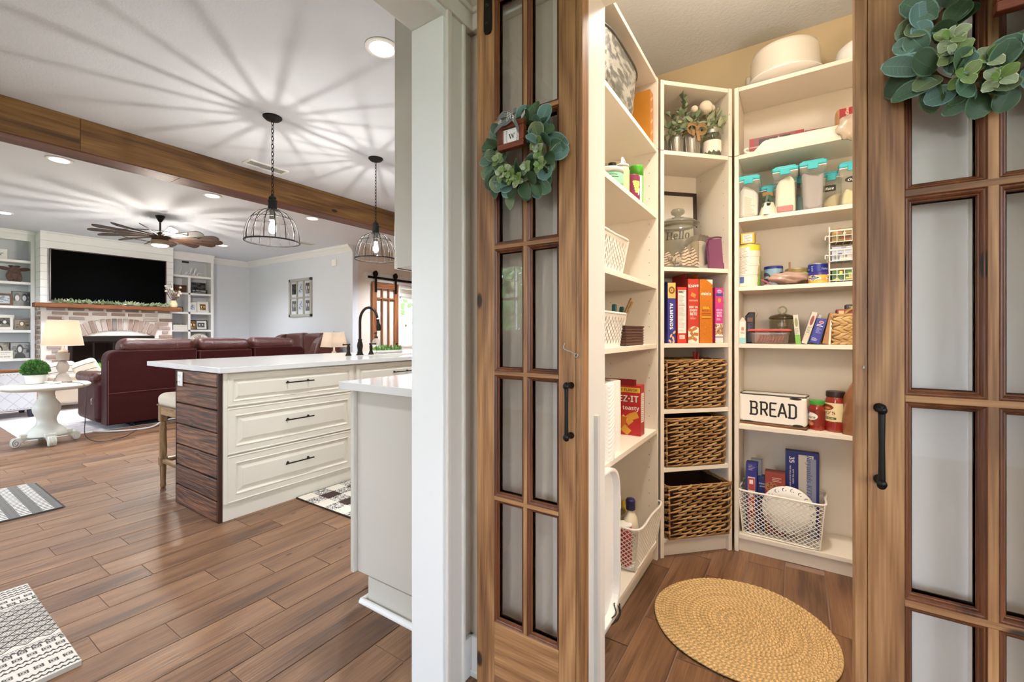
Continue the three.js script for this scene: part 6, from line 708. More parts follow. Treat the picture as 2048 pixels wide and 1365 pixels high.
// left unit
{
  const tub = put('galvanized_tub', 'mottled galvanized metal tub on the top left pantry shelf', 'tub', 'L', 'a', -0.055, -0.155, 0, undefined, 0.014), mott = (() => { const N = noiser(9); return tex(256, 256, (u, v) => { const a = N(u * 14, v * 14, 14, 14), b = N(u * 40, v * 40, 40, 40), q = 120 + 70 * smooth(0.3, 0.7, a * 0.7 + b * 0.3); return [q, q * 0.985, q * 0.94]; }, true, 0.25, 0.25); })(), tm = new THREE.MeshStandardMaterial({ map: mott, roughness: 0.42, metalness: 0.55, side: THREE.DoubleSide });
  const lev = [[0, 0.0], [0.0, 0.006], [0.06, 0.075], [0.066, 0.09], [0.06, 0.1], [0.075, 0.14], [0.082, 0.15], [0.078, 0.16], [0.1, 0.225], [0.106, 0.232]], N = 72, P2 = [], U2 = [], I2 = []; lev.forEach(([k, y], r) => { for (let i = 0; i <= N; i++) { const a = i / N * 2 * PI, ex = 0.55, c = Math.sign(cos(a)) * Math.pow(abs(cos(a)), ex), s = Math.sign(sin(a)) * Math.pow(abs(sin(a)), ex), w = r === 0 ? 0.001 : 0.225 + k * 0.42, d = r === 0 ? 0.001 : 0.112 + k * 0.26; P2.push(c * w, y, s * d); U2.push(i / N * 1.4, y * 1.2 + r * 0.001); } }); for (let r = 0; r + 1 < lev.length; r++) for (let i = 0; i < N; i++) { const a = r * (N + 1) + i; I2.push(a, a + N + 1, a + 1, a + 1, a + N + 1, a + N + 2); }
  const g = new THREE.BufferGeometry(); g.setAttribute('position', new THREE.Float32BufferAttribute(P2, 3)); g.setAttribute('uv', new THREE.Float32BufferAttribute(U2, 2)); g.setIndex(I2); g.computeVertexNormals(); M('tub_body', g, tm, tub);
  M('rolled_rim', tube(Array.from({ length: 36 }, (_, i) => { const a = i / 36 * 2 * PI, ex = 0.55; return [Math.sign(cos(a)) * Math.pow(abs(cos(a)), ex) * 0.27, 0.234, Math.sign(sin(a)) * Math.pow(abs(sin(a)), ex) * 0.14]; }), 0.005, 140, 6, true), mat('#6a655d', 0.4, { metalness: 0.7 }), tub); M('base_ring', [rb(0.44, 0.014, 0.21, 0.006, 0, -0.0135, 0)], mat('#4a2f22', 0.7), tub);
  carton(put('cracker_box', 'orange box with red corner motif beside the galvanized tub', 'box', 'L', 'a', 0.333, -0.115), 0.055, 0.26, 0.2, print(64, 256, (g, w, h) => { fill(g, '#c07a30', w, h); g.fillStyle = '#e0b78a'; for (let i = 0; i < 4; i++) { g.save(); g.translate(32, 36 + i * 54); g.rotate(-0.6); g.fillRect(-26, -7, 52, 12); g.restore(); } }), '#b87328', { left: print(160, 256, (g, w, h) => { fill(g, '#c07f2c', w, h); g.fillStyle = '#8c2f22'; for (let i = 0; i < 5; i++) { g.beginPath(); g.arc(10 + i * 16, 14 + (4 - i) * 12, 18, 0, 7); g.fill(); } g.fillStyle = '#efe7da'; g.fillRect(100, 226, 48, 22); lines(g, 104, 230, 40, 3, 6, '#6a5a48', 3); }) });
  const bot = (name, label, cat, x, z, pts, m, extra) => { const t = put(name, label, cat, 'L', 'b', x, z); M('body', lathe(pts, 24), m, t); extra && extra(t); return t; };
  bot('water_bottle', 'clear bottle with a wide white cap at the back of the condiment shelf', 'bottle', -0.13, -0.17, [[0.0001, 0], [0.045, 0], [0.047, 0.01], [0.047, 0.09], [0.03, 0.115], [0.02, 0.122]], glassTint, (t) => M('cap', lathe([[0.0001, 0.118], [0.026, 0.118], [0.026, 0.142], [0.023, 0.145], [0.0001, 0.145]], 24), MT.white, t));
  bot('plastic_jar', 'mint green jar with a white lid on the condiment shelf', 'jar', -0.125, -0.055, [[0.0001, 0], [0.05, 0], [0.052, 0.006], [0.052, 0.05], [0.0001, 0.052]], mat('#8fc4a5', 0.4), (t) => { M('lid', lathe([[0.0001, 0.05], [0.054, 0.05], [0.054, 0.066], [0.051, 0.07], [0.0001, 0.07]], 28), MT.white, t); wrapPrint(t, 0.052, 0.052, 0.008, 0.046, print(512, 64, (g, w, h) => { fill(g, '#93c7a8', w, h); for (let i = 0; i < 4; i++) { lines(g, 20 + i * 128, 14, 80, 2, 16, '#2e5a44', 5); } })); });
  bot('sauce_bottle', 'dark brown bottle with a worn label behind the mint jar', 'bottle', -0.045, -0.075, [[0.0001, 0], [0.028, 0], [0.03, 0.006], [0.03, 0.075], [0.016, 0.1], [0.0001, 0.1]], mat('#2c1a12', 0.2), (t) => { M('cap', cy(0.017, 0.017, 0.03, 0, 0.098, 0, 20), bk, t); wrapPrint(t, 0.03, 0.03, 0.015, 0.065, print(256, 64, (g, w, h) => { fill(g, '#d8c8a8', w, h); lines(g, 6, 8, 240, 6, 9, '#4a3322', 5); })); });
  bot('squeeze_bottle', 'pale yellow squeeze bottle with tethered nozzle cap', 'bottle', 0.005, -0.05, [[0.0001, 0], [0.029, 0], [0.031, 0.008], [0.031, 0.105], [0.026, 0.12], [0.0001, 0.122]], phys('#d9cb95', 0.35), (t) => { M('nozzle', lathe([[0.0001, 0.12], [0.028, 0.12], [0.028, 0.13], [0.008, 0.136], [0.005, 0.165], [0.0001, 0.166]], 20), MT.white, t); M('cap_tether', tube([[0.02, 0.13, 0], [0.036, 0.14, 0], [0.036, 0.158, 0], [0.018, 0.166, 0], [0.004, 0.16, 0]], 0.0028, 24, 6), MT.white, t); });
  bot('grape_can', 'plum red can with a green grape picture', 'can', 0.118, -0.042, [[0.0001, 0], [0.031, 0], [0.033, 0.004], [0.033, 0.112], [0.029, 0.117], [0.0001, 0.117]], mat('#7a2f47', 0.35), (t) => wrapPrint(t, 0.033, 0.033, 0.004, 0.11, print(512, 256, (g, w, h) => { fill(g, '#7d2c46', w, h); for (const X of [60, 190, 320, 450]) { for (let r = 0; r < 5; r++) for (let c = 0; c < 4 - r * 0.6; c++) { g.fillStyle = (r + c) % 2 ? '#c9d27a' : '#aebd5c'; g.beginPath(); g.arc(X - 24 + c * 22 + r * 7, 70 + r * 26, 14, 0, 7); g.fill(); } g.fillStyle = '#efe8dc'; g.beginPath(); g.ellipse(X + 44, 170, 12, 44, 0.3, 0, 7); g.fill(); } })));
  bot('spray_can', 'tall can with a bright green cap at the end of the condiment shelf', 'can', 0.2, -0.05, [[0.0001, 0], [0.031, 0], [0.033, 0.005], [0.033, 0.14], [0.0001, 0.142]], mat('#8cc26a', 0.35), (t) => { M('cap', lathe([[0.0001, 0.138], [0.033, 0.138], [0.033, 0.182], [0.029, 0.188], [0.0001, 0.188]], 24), mat('#4fa32e', 0.35), t); wrapPrint(t, 0.033, 0.033, 0.005, 0.138, print(512, 256, (g, w, h) => { fill(g, '#7fbf5a', w, h); for (const X of [0, 250, 500]) { g.fillStyle = '#ece9e0'; g.fillRect(X + 120, 6, 110, 240); lines(g, X + 128, 14, 90, 20, 11, '#77736b', 3); } })); });
  ovalBasket(put('plastic_basket', 'white oval-holed plastic basket on the upper left shelf', 'basket', 'L', 'c', -0.185, -0.135, 0, 'white oval-holed baskets'), 0.3, 0.2, 0.145, 0.022);
  const b2 = ovalBasket(put('plastic_basket', 'white oval-holed plastic basket with wooden tongs in it', 'basket', 'L', 'd', -0.165, -0.14, 0.03, 'white oval-holed baskets'), 0.3, 0.19, 0.135, 0.02);
  const tg = put('wooden_tongs', 'pale wooden tongs sticking out of the lower oval-holed basket', 'tongs', 'L', 'd', 0.005, -0.06, 0, undefined, 0.09); M('arm', uvm(bar([0, 0, 0], [0.12, 0.12, 0.01], 0.005, 8), 'y'), MT.oak, tg); M('arm', uvm(bar([0.01, 0.0, 0.01], [0.135, 0.105, 0.01], 0.005, 8), 'y'), MT.oak, tg); M('spring', [torus(0.008, 0.0015, 0.05, 0.05, 0.01, 14, 5)], MT.steel, tg);
  const bb = put('brown_basket', 'brown ribbed plastic basket of kitchen knives', 'basket', 'L', 'd', 0.105, -0.1), bm = mat('#4a2c22', 0.5); M('basket_body', [[-1, 1].map((s) => rb(0.25, 0.082, 0.004, 0.001, 0, 0, s * 0.072)), [-1, 1].map((s) => rb(0.004, 0.082, 0.146, 0.001, s * 0.125, 0, 0)), rb(0.25, 0.003, 0.144, 0.001)], bm, bb); M('woven_ribs', [...Array(6)].flatMap((_, i) => [bar([-0.126, 0.008 + i * 0.012, 0.0745], [0.126, 0.008 + i * 0.012, 0.0745], 0.0035, 5), bar([-0.1275, 0.008 + i * 0.012, 0.074], [-0.1275, 0.008 + i * 0.012, -0.074], 0.0035, 5)]), mat('#5a382b', 0.5), bb, 'stuff'); M('rim', [bar([-0.128, 0.083, 0.075], [0.128, 0.083, 0.075], 0.004, 6), bar([-0.128, 0.083, -0.075], [0.128, 0.083, -0.075], 0.004, 6), bar([-0.128, 0.083, 0.075], [-0.128, 0.083, -0.075], 0.004, 6), bar([0.128, 0.083, 0.075], [0.128, 0.083, -0.075], 0.004, 6)], bm, bb);
  for (const [i, x, l] of [[0, 0.07, 'teal-handled knife standing in the brown basket, the nearer one'], [1, 0.135, 'teal-handled knife leaning right in the brown basket']]) { const k = put('kitchen_knife', l, 'knife', 'L', 'd', x, -0.11, 0, 'knives of the brown basket', 0.055); M('handle', rb(0.018, 0.1, 0.02, 0.005, 0, 0.03, 0).rotateZ(i ? -0.35 : -0.05), mat('#1f5f5c', 0.35), k); M('collar', rb(0.02, 0.006, 0.022, 0.002, 0, 0.085, 0).rotateZ(i ? -0.35 : -0.05), mat('#cfe0da', 0.4), k); M('blade', bx(0.012, 0.06, 0.0015, 0, -0.03, 0).rotateZ(i ? -0.35 : -0.05), MT.steel, k); }
  const bx2 = put('black_caddy', 'small black caddy standing in the brown basket', 'caddy', 'L', 'd', 0.06, -0.12, 0, undefined, 0.005); M('caddy_body', [rb(0.16, 0.1, 0.004, 0.001, 0, 0, 0.03), rb(0.16, 0.1, 0.004, 0.001, 0, 0, -0.03), rb(0.004, 0.1, 0.06, 0.001, 0.08), rb(0.004, 0.1, 0.06, 0.001, -0.08), rb(0.16, 0.004, 0.06, 0.001)], bk, bx2);
  const towel = (label, x, z, h, bumpS, seed) => { const t = put('paper_towel_roll', label, 'paper towels', 'L', 'e', x, z, 0, 'paper towel rolls'), r = 0.057, g = new THREE.CylinderGeometry(r, r, h, 64, 90, true), p = g.attributes.position; for (let i = 0; i < p.count; i++) { const a = Math.atan2(p.getZ(i), p.getX(i)), y = p.getY(i), k = 1 + bumpS * sin(y * 420 + 9 * abs(((a * 6 / PI + 20) % 2) - 1)) + 0.012 * sin(a * 5 + y * 14 + seed); p.setX(i, p.getX(i) * k); p.setZ(i, p.getZ(i) * k); } g.computeVertexNormals(); M('paper', [g.translate(0, h / 2, 0), new THREE.RingGeometry(0.02, r, 40).rotateX(-PI / 2).translate(0, h, 0)], MT.paper, t); M('core', cy(0.02, 0.02, h - 0.004, 0, 0.002, 0, 24, true), mat('#b89a72', 0.9, { side: THREE.DoubleSide }), t); };
  towel('quilted paper towel roll standing closest on the left pantry shelf', -0.235, -0.055, 0.285, 0.018, 1); towel('smooth wrapped paper towel roll next to the red cracker box', -0.115, -0.075, 0.285, 0.004, 2);
  const wj = put('white_jar', 'white lidded jar behind the paper towels', 'jar', 'L', 'e', -0.2, -0.2); M('body', cy(0.05, 0.05, 0.3, 0, 0, 0, 28), MT.white, wj); M('lid', lathe([[0.0001, 0.3], [0.054, 0.3], [0.054, 0.325], [0.05, 0.33], [0.0001, 0.33]], 28), wp, wj);
  carton(put('cracker_box', 'red cheese cracker box with yellow band beside the paper towels', 'box', 'L', 'e', 0.215, -0.12), 0.063, 0.235, 0.19, print(64, 256, (g, w, h) => { fill(g, '#b4302f', w, h); g.fillStyle = '#efe8e0'; g.fillRect(10, 40, 44, 150); lines(g, 14, 48, 36, 14, 10, '#7a6a64', 3); }), '#b22a2c', { flaps: 1, top: '#8f1f24', left: print(256, 320, (g, w, h) => { fill(g, '#c22b2d', w, h); g.fillStyle = '#e6c04a'; g.fillRect(0, 14, w, 32); say(g, 'NEW TASTY FLAVOR', 128, 31, 'bold 24px sans-serif', '#5a2a1c'); say(g, 'CHEEZ·IT', 128, 90, 'bold 58px sans-serif', '#5a1414'); say(g, 'CHEEZ·IT', 126, 87, 'bold 57px sans-serif', '#f4eee6'); say(g, 'extra toasty', 146, 146, 'bold 36px sans-serif', '#f4eee6'); const R = rng(2); for (let i = 0; i < 11; i++) { g.save(); g.translate(70 + R() * 150, 190 + R() * 100); g.rotate(R() * 3); g.fillStyle = ['#e0a23a', '#c96a28', '#efbf5e'][i % 3]; g.fillRect(-28, -22, 56, 44); g.restore(); } }) });
  // floor-level basket with bottles
  const lb = latticeBasket(put('lattice_basket', 'white diamond-lattice basket of bottles on the lowest left shelf', 'basket', 'L', 'f', 0.225, -0.125, 0, 'white lattice baskets', 0.001), 0.345, 0.235, 0.19, 0.022, 0.0215, wp);
  const dr = put('dressing_bottle', 'ranch dressing bottle with dark blue cap in the low lattice basket', 'bottle', 'L', 'f', 0.15, -0.06, 0, undefined, 0.006); M('body', lathe([[0.0001, 0], [0.042, 0], [0.045, 0.008], [0.045, 0.15], [0.038, 0.185], [0.02, 0.21], [0.018, 0.225], [0.0001, 0.225]], 28).scale(1, 1, 0.75), mat('#e3d8bd', 0.25), dr); M('cap', lathe([[0.0001, 0.222], [0.021, 0.222], [0.022, 0.262], [0.018, 0.27], [0.0001, 0.27]], 24), mat('#22224f', 0.35), dr); M('label', new THREE.CylinderGeometry(0.0458, 0.0458, 0.09, 32, 1, true).scale(1, 1, 0.75).translate(0, 0.105, 0), printed(print(512, 160, (g, w, h) => { fill(g, '#ded0c4', w, h); for (const X of [10, 180, 350]) { say(g, 'RANCH', X + 70, 20, 'bold 22px sans-serif', '#4a4468'); lines(g, X, 42, 140, 9, 12, '#5d5560', 4); } }), 0.4), dr);
  const tu = put('food_tub', 'round translucent plastic tub behind the ranch bottle', 'tub', 'L', 'f', 0.16, -0.16, 0, undefined, 0.09); M('tub_body', lathe([[0.0001, 0], [0.055, 0], [0.068, 0.105], [0.072, 0.106], [0.072, 0.11]], 32), phys('#dcd0b8', 0.3, { transmission: 0.4, thickness: 0, side: THREE.DoubleSide }), tu);
  const sj = put('spice_jar', 'glass jar with a black lid lying tilted in the low lattice basket', 'jar', 'L', 'f', 0.1, -0.18, 0, undefined, 0.17); M('jar', lathe([[0.0001, 0], [0.03, 0], [0.03, 0.09], [0.024, 0.1]], 24).rotateZ(-0.75).rotateX(0.25), phys('#cbb894', 0.15, { transmission: 0.3, thickness: 0 }), sj); M('lid', lathe([[0.0001, 0.095], [0.029, 0.095], [0.03, 0.125], [0.0001, 0.127]], 24).rotateZ(-0.75).rotateX(0.25), bk, sj);
  snackBag('crinkled yellow and clear packet in the low lattice basket', 0.27, -0.12, 0.12, 0.1, 0.1, '#d3b53c', 'L', 'f', 6); const rd = put('sauce_can', 'red can seen through the end of the low lattice basket', 'can', 'L', 'f', 0.09, -0.07, 0, undefined, 0.006); M('can', cy(0.034, 0.034, 0.17, 0, 0, 0, 28), mat('#b8343c', 0.4), rd); M('lid', cy(0.034, 0.034, 0.006, 0, 0.17, 0, 28), MT.white, rd); snackBag('brown paper packet at the bottom of the low lattice basket', 0.18, -0.18, 0.01, 0.14, 0.1, '#8a5c3c', 'L', 'f', 7);
  const tr = put('plastic_tray', 'white rounded plastic tray standing on edge at the left end of the lowest shelf', 'tray', 'L', 'f', -0.37, 0.006, 0, undefined, 0.012), ts = rrect(0.26, 0.545, 0.115, 0, 0), ths = new THREE.Path(ts.getPoints(12).map((p) => new THREE.Vector2(p.x * 0.9, 0.27 + (p.y - 0.27) * 0.955))); M('tray_face', prism(rrect(0.24, 0.525, 0.108, 0, 0.01), 0.006, 0.002).translate(0, 0, -0.006), wp, tr); ts.holes.push(ths); M('tray_rim', prism(ts, 0.028, 0.004).translate(0, 0, -0.004), wp, tr); M('tab', [rb(0.012, 0.05, 0.03, 0.003, 0.124, 0.37, 0.01), rb(0.012, 0.05, 0.03, 0.003, 0.124, 0.12, 0.01)], wp, tr);
  const wi = put('wire_stand', 'small bent black wire stand under the white tray', 'wire', 'L', 'f', -0.285, 0.03); M('wire', [tube([[-0.05, 0.004, 0], [0, 0.005, 0.008], [0.02, 0.03, 0], [0.0, 0.05, -0.01], [-0.02, 0.03, 0.005], [-0.05, 0.028, 0]], 0.0022, 40, 6), tube([[-0.05, 0.02, 0.01], [0.01, 0.012, 0.01], [0.018, 0.045, 0.004]], 0.0022, 20, 6)], bk, wi);
}
// right unit, top down
{
  const cc = put('cake_carrier', 'white round cake carrier overhanging the top of the back shelf unit', 'cake carrier', 'R', 'top', -0.183, -0.125), cm = phys('#ebe2d2', 0.22, { transmission: 0.12, thickness: 0 });
  M('cover', lathe([[0.158, 0.028], [0.16, 0.038], [0.157, 0.042], [0.152, 0.15], [0.145, 0.17], [0.13, 0.178], [0.0001, 0.18]], 64), cm, cc); M('base_plate', lathe([[0.0001, 0.004], [0.1, 0.002], [0.12, 0.0], [0.15, 0.012], [0.168, 0.024], [0.17, 0.032], [0.158, 0.034], [0.0001, 0.032]], 64), MT.white, cc); M('latch', rb(0.03, 0.07, 0.05, 0.012, -0.158, -0.001, 0.05, 3).rotateY(0.0), mat('#a29684', 0.5), cc);
  const rl = put('ribbed_bowl', 'white ribbed plastic bowl upside down beside the cake carrier', 'bowl', 'R', 'top', 0.125, -0.15), rg = new THREE.LatheGeometry([[0.1, 0], [0.098, 0.06], [0.088, 0.1], [0.06, 0.125], [0.0001, 0.135]].map(([a, b]) => new THREE.Vector2(a, b)), 96), rp = rg.attributes.position; for (let i = 0; i < rp.count; i++) { const k = 1 + (i % 10 < 5 ? 0.008 : -0.008); rp.setX(i, rp.getX(i) * k); rp.setZ(i, rp.getZ(i) * k); } rg.computeVertexNormals(); M('bowl', rg, MT.white, rl); M('rim', torus(0.1, 0.004, 0, 0.004, 0, 48, 6), MT.white, rl);
  const pr = put('parchment_sleeve', 'long flat white paper sleeve at the front of the upper shelf', 'paper sleeve', 'R', 'a', -0.12, -0.055, 0.03); M('sleeve', prism(poly([[-0.215, 0.0], [-0.195, 0.012], [-0.155, 0.052], [-0.14, 0.058], [0.21, 0.062], [0.215, 0.055], [0.215, 0.0]]), 0.05, 0.004).translate(0, 0, -0.025), MT.paper, pr); M('curled_end', tube([[-0.195, 0.004, 0.026], [-0.225, 0.012, 0.02], [-0.236, 0.032, 0.01], [-0.222, 0.04, 0.0]], 0.006, 16, 6), MT.paper, pr);
  const pkT = print(512, 96, (g, w, h) => { fill(g, '#8c4a48', w, h); g.fillStyle = '#3a2220'; g.fillRect(90, 8, 300, 30); g.save(); g.translate(250, 24); g.rotate(PI); say(g, 'High Fiber', 0, 0, 'bold 26px sans-serif', '#e8ddd2'); g.restore(); g.fillStyle = '#a82a30'; g.fillRect(0, 0, 40, 96); g.fillRect(440, 0, 72, 40); const R = rng(3); for (let i = 0; i < 150; i++) { g.fillStyle = ['#6b4a42', '#b99a8c', '#94716a'][i % 3]; g.fillRect(40 + R() * 420, 48 + R() * 46, 14, 8); } g.fillStyle = '#d8a4a4'; g.fillRect(0, 40, w, 6); });
  carton(put('tortilla_pack', 'long red and brown printed food pack behind the paper sleeve', 'food pack', 'R', 'a', -0.22, -0.13, 0.05, 'flat printed packs'), 0.24, 0.105, 0.06, pkT, '#9a5552'); carton(put('tortilla_pack', 'striped pink food pack beside the coffee bag', 'food pack', 'R', 'a', -0.03, -0.13, 0.12, 'flat printed packs'), 0.14, 0.09, 0.06, print(256, 128, (g, w, h) => { fill(g, '#a86a64', w, h); g.strokeStyle = '#e8d8d0'; g.lineWidth = 6; for (let i = 0; i < 16; i++) { g.beginPath(); g.moveTo(i * 18, 128); g.lineTo(i * 18 + 24, 20); g.stroke(); } }), '#8f5450');
  const cf = put('coffee_bag', 'tan bag with a red coffee label and clear crinkled top', 'bag', 'R', 'a', 0.075, -0.08); M('bag_body', rb(0.1, 0.15, 0.08, 0.02, 0.0, 0, -0.02, 4), phys('#b98a5c', 0.35, { clearcoat: 0.4 }), cf); M('label', rectFace(-0.035, 0.045, 0.095, 0.142, 0.021), printed(print(160, 96, (g, w, h) => { fill(g, '#a5252b', w, h); g.save(); g.translate(58, 48); g.rotate(-PI / 2); say(g, 'coffee', 0, 0, 'bold 32px serif', '#f2e6da'); g.restore(); }), 0.4), cf);
  snackBag('clear crumpled plastic bag hanging over the upper shelf edge', 0.075, 0.0, -0.035, 0.1, 0.12, phys('#f0e6d8', 0.15, { transmission: 0.55, thickness: 0 }), 'R', 'a', 9);
  // clear tubs with turquoise lids
  const teal = mat('#3fb4bd', 0.4), tubM = phys('#f6f8f4', 0.12, { transmission: 0.9, thickness: 0, ior: 1.4, side: THREE.DoubleSide });
  const tub = (label, x, z, w, h, d, content, tag2, turn = 0) => { const t = put('storage_tub', label, 'storage container', 'R', 'b', x, z, turn, 'storage tubs with turquoise lids'); const s = new RoundedBoxGeometry(w, h - 0.03, d, 3, 0.012).translate(0, (h - 0.03) / 2, 0), p = s.attributes.position; for (let i = 0; i < p.count; i++) { const k = 0.86 + 0.14 * p.getY(i) / h; p.setX(i, p.getX(i) * k); p.setZ(i, p.getZ(i) * k); } s.computeVertexNormals(); M('tub_body', s, tubM, t); const li = M('lid', [rb(w + 0.008, 0.022, d + 0.008, 0.008, 0, h - 0.03, 0, 3), rb(w - 0.014, 0.01, d - 0.014, 0.004, 0, h - 0.01, 0)], teal, t); M('lid_clip', [rb(w * 0.42, 0.03, 0.008, 0.004, 0, h - 0.048, d / 2 + 0.004)], teal, li); M('white_gasket', rb(w + 0.004, 0.004, d + 0.004, 0.002, 0, h - 0.034, 0), MT.white, t);
    const cg = new RoundedBoxGeometry(w * 0.76, content[1], d * 0.72, 5, 0.02), q = cg.attributes.position; for (let i = 0; i < q.count; i++) { q.setX(i, q.getX(i) * (1 + 0.12 * sin(q.getY(i) * 60 + x * 40))); q.setZ(i, q.getZ(i) * (1 + 0.1 * sin(q.getX(i) * 90 + q.getY(i) * 40))); q.setY(i, q.getY(i) + (q.getY(i) > 0 ? 0.018 * sin(q.getX(i) * 50 + x * 30) : 0)); } cg.computeVertexNormals(); M('contents', cg.translate(0, content[1] / 2 + 0.006, 0), content[0], t); if (content[2]) M('measuring_scoop', rb(w * 0.66, 0.03, 0.02, 0.006, 0, 0.012, d * 0.33, 3), content[2], t);
    if (tag2) M('chalk_label', [prism(tag2[1] ? poly(Array.from({ length: 20 }, (_, i) => [0.03 * cos(i * PI / 10), 0.014 * sin(i * PI / 10)])) : rrect(0.052, 0.03, 0.005, 0, -0.015), 0.0008).translate(tag2[2] ?? 0, h * 0.58, d / 2 * 0.965)], printed(tag2[0], 0.5), t); return t; };
  const uvfix = (m) => { const l = m.children.find((c) => c.name === 'chalk_label'); if (l) { const p = l.geometry.attributes.position, u = l.geometry.attributes.uv; l.geometry.computeBoundingBox(); const b = l.geometry.boundingBox; for (let i = 0; i < p.count; i++) u.setXY(i, (p.getX(i) - b.min.x) / (b.max.x - b.min.x), (p.getY(i) - b.min.y) / (b.max.y - b.min.y)); } };
  const chalk = (s) => print(128, 72, (g, w, h) => { fill(g, '#1d1a19', w, h); say(g, s, 64, 38, 'italic bold 40px serif', '#f2efe8'); }), flour = mat('#e9e2d2', 0.9), paperM = printed(print(128, 256, (g, w, h) => { fill(g, '#d6d3d4', w, h); g.fillStyle = '#e9dccf'; g.fillRect(20, 70, 108, 186); lines(g, 30, 84, 86, 18, 9, '#8d8684', 3); }), 0.8), grayM = mat('#a59a9e', 0.6);
  tub('turquoise-lidded tub of printed paper bags, first from the left', -0.338, -0.09, 0.1, 0.222, 0.13, [paperM, 0.15]); tub('low turquoise-lidded tub at the back behind the little folded carton', -0.245, -0.2, 0.085, 0.19, 0.12, [grayM, 0.08]); tub('tall turquoise-lidded tub of white flour with a pink scoop', -0.178, -0.09, 0.104, 0.238, 0.13, [flour, 0.17, mat('#c9636a', 0.4)]); tub('turquoise-lidded tub hidden behind and between the two tall ones', -0.112, -0.2, 0.09, 0.215, 0.12, [mat('#6f9a98', 0.6), 0.1]); tub('tallest turquoise-lidded tub full of dark grey packets', -0.064, -0.09, 0.104, 0.243, 0.13, [grayM, 0.18]);
  uvfix(tub('turquoise-lidded tub of pasta with a square black label', 0.012, -0.18, 0.09, 0.2, 0.12, [mat('#d3bd94', 0.9), 0.075], [chalk('Rice'), 0, -0.008])); uvfix(tub('turquoise-lidded tub with an oval black label cut off by the right door', 0.09, -0.09, 0.104, 0.205, 0.13, [mat('#dcc9a2', 0.9), 0.06], [chalk('Oats'), 1, -0.002]));
  const lc2 = put('tea_carton', 'little folded green and white carton between the turquoise-lidded tubs', 'carton', 'R', 'b', -0.252, -0.035, 0.5); M('carton', new THREE.CylinderGeometry(0.012, 0.046, 0.105, 4).rotateY(PI / 4).translate(0, 0.0525, 0), printed(print(256, 128, (g, w, h) => { fill(g, '#d8d3bd', w, h); g.fillStyle = '#45604c'; g.fillRect(0, 0, w, 50); for (let i = 0; i < 4; i++) { g.fillStyle = '#1d1a19'; g.beginPath(); g.ellipse(32 + i * 64, 50, 18, 24, 0, 0, 7); g.fill(); say(g, 'Chai', 32 + i * 64, 50, 'bold 13px serif', '#f2efe8'); } }), 0.5), lc2); M('folded_top', rb(0.05, 0.02, 0.004, 0.001, 0, 0.1, 0), mat('#8a6a3c', 0.5), lc2);
  // cans shelf
  const cyl = (name, label, cat, lv, x, z, r, h, y0, tx, capC, group, u0 = 0) => { const t = put(name, label, cat, 'R', lv, x, z, 0, group, y0); M('can', lathe([[0.0001, 0], [r * 0.96, 0], [r, 0.003], [r, h - 0.004], [r * 0.97, h], [0.0001, h - 0.002]], 36), mat('#b5ada0', 0.35, { metalness: 0.6 }), t); wrapPrint(t, r, r, 0.003, h - 0.006, tx, u0); if (capC) M('lid', lathe([[r * 1.015, h - 0.012], [r * 1.02, h - 0.002], [r * 0.99, h + 0.003], [0.0001, h + 0.003]], 36), mat(capC, 0.35), t); return t; };
  const peanut = print(1024, 512, (g, w, h) => { fill(g, '#ded6c8', w, h); g.fillStyle = '#d8cf3a'; g.fillRect(0, 0, w, 70); for (const X of [-120, 392, 904]) { g.fillStyle = '#e9e3d8'; g.fillRect(X + 240, 20, 190, 480); lines(g, X + 252, 30, 160, 22, 15, '#857d72', 4); g.fillStyle = '#5a72b8'; g.fillRect(X + 250, 388, 90, 80); for (const [x, y, r] of [[150, 190, 62], [180, 270, 66], [140, 350, 60], [110, 430, 60], [90, 480, 50]]) { g.fillStyle = '#7fb03f'; g.beginPath(); g.arc(X + x, y, r, 0, 7); g.fill(); g.fillStyle = '#94c04f'; g.beginPath(); g.arc(X + x - 14, y - 12, r * 0.5, 0, 7); g.fill(); } for (const [x, y] of [[80, 300], [70, 360]]) { g.fillStyle = '#b59a6a'; g.beginPath(); g.ellipse(X + x, y, 22, 46, 0.5, 0, 7); g.fill(); } } g.fillStyle = 'rgba(90,84,70,0.5)'; for (const y of [140, 255, 370]) g.fillRect(0, y, w, 4); });
  cyl('food_tin', 'tall ribbed tin with green picture label on the cans shelf', 'tin', 'c', -0.337, -0.075, 0.0495, 0.222, 0, peanut, null, undefined, 1.35);
  carton(put('small_box', 'yellow box lying on top of the tall ribbed tin', 'box', 'R', 'c', -0.343, -0.08, 0, undefined, 0.2265), 0.064, 0.056, 0.07, print(128, 112, (g, w, h) => { fill(g, '#d8a833', w, h); g.fillStyle = '#ece5d8'; g.fillRect(18, 10, 92, 92); lines(g, 24, 20, 80, 7, 12, '#6f675c', 4); }), '#cf9f2c');
  const nutT = (a, b, c) => print(512, 128, (g, w, h) => { fill(g, a, w, h); for (const X of [0, 170, 341]) { g.fillStyle = b; g.beginPath(); g.ellipse(X + 90, 70, 62, 40, 0, 0, 7); g.fill(); say(g, c, X + 90, 62, 'bold 26px sans-serif', '#f2ece2'); g.fillStyle = '#c0603a'; g.beginPath(); g.ellipse(X + 66, 96, 28, 14, 0.3, 0, 7); g.fill(); } });
  cyl('nut_can', 'light blue nut can with dark blue lid behind the clear bag', 'can', 'c', -0.232, -0.155, 0.043, 0.108, 0, nutT('#8fb0c2', '#3a4a60', 'Deluxe'), '#25307c'); cyl('nut_can', 'round gold tin in the middle of the cans shelf', 'tin', 'c', -0.13, -0.17, 0.05, 0.095, 0, nutT('#8d7a45', '#4a3d22', 'SNACK'), null);
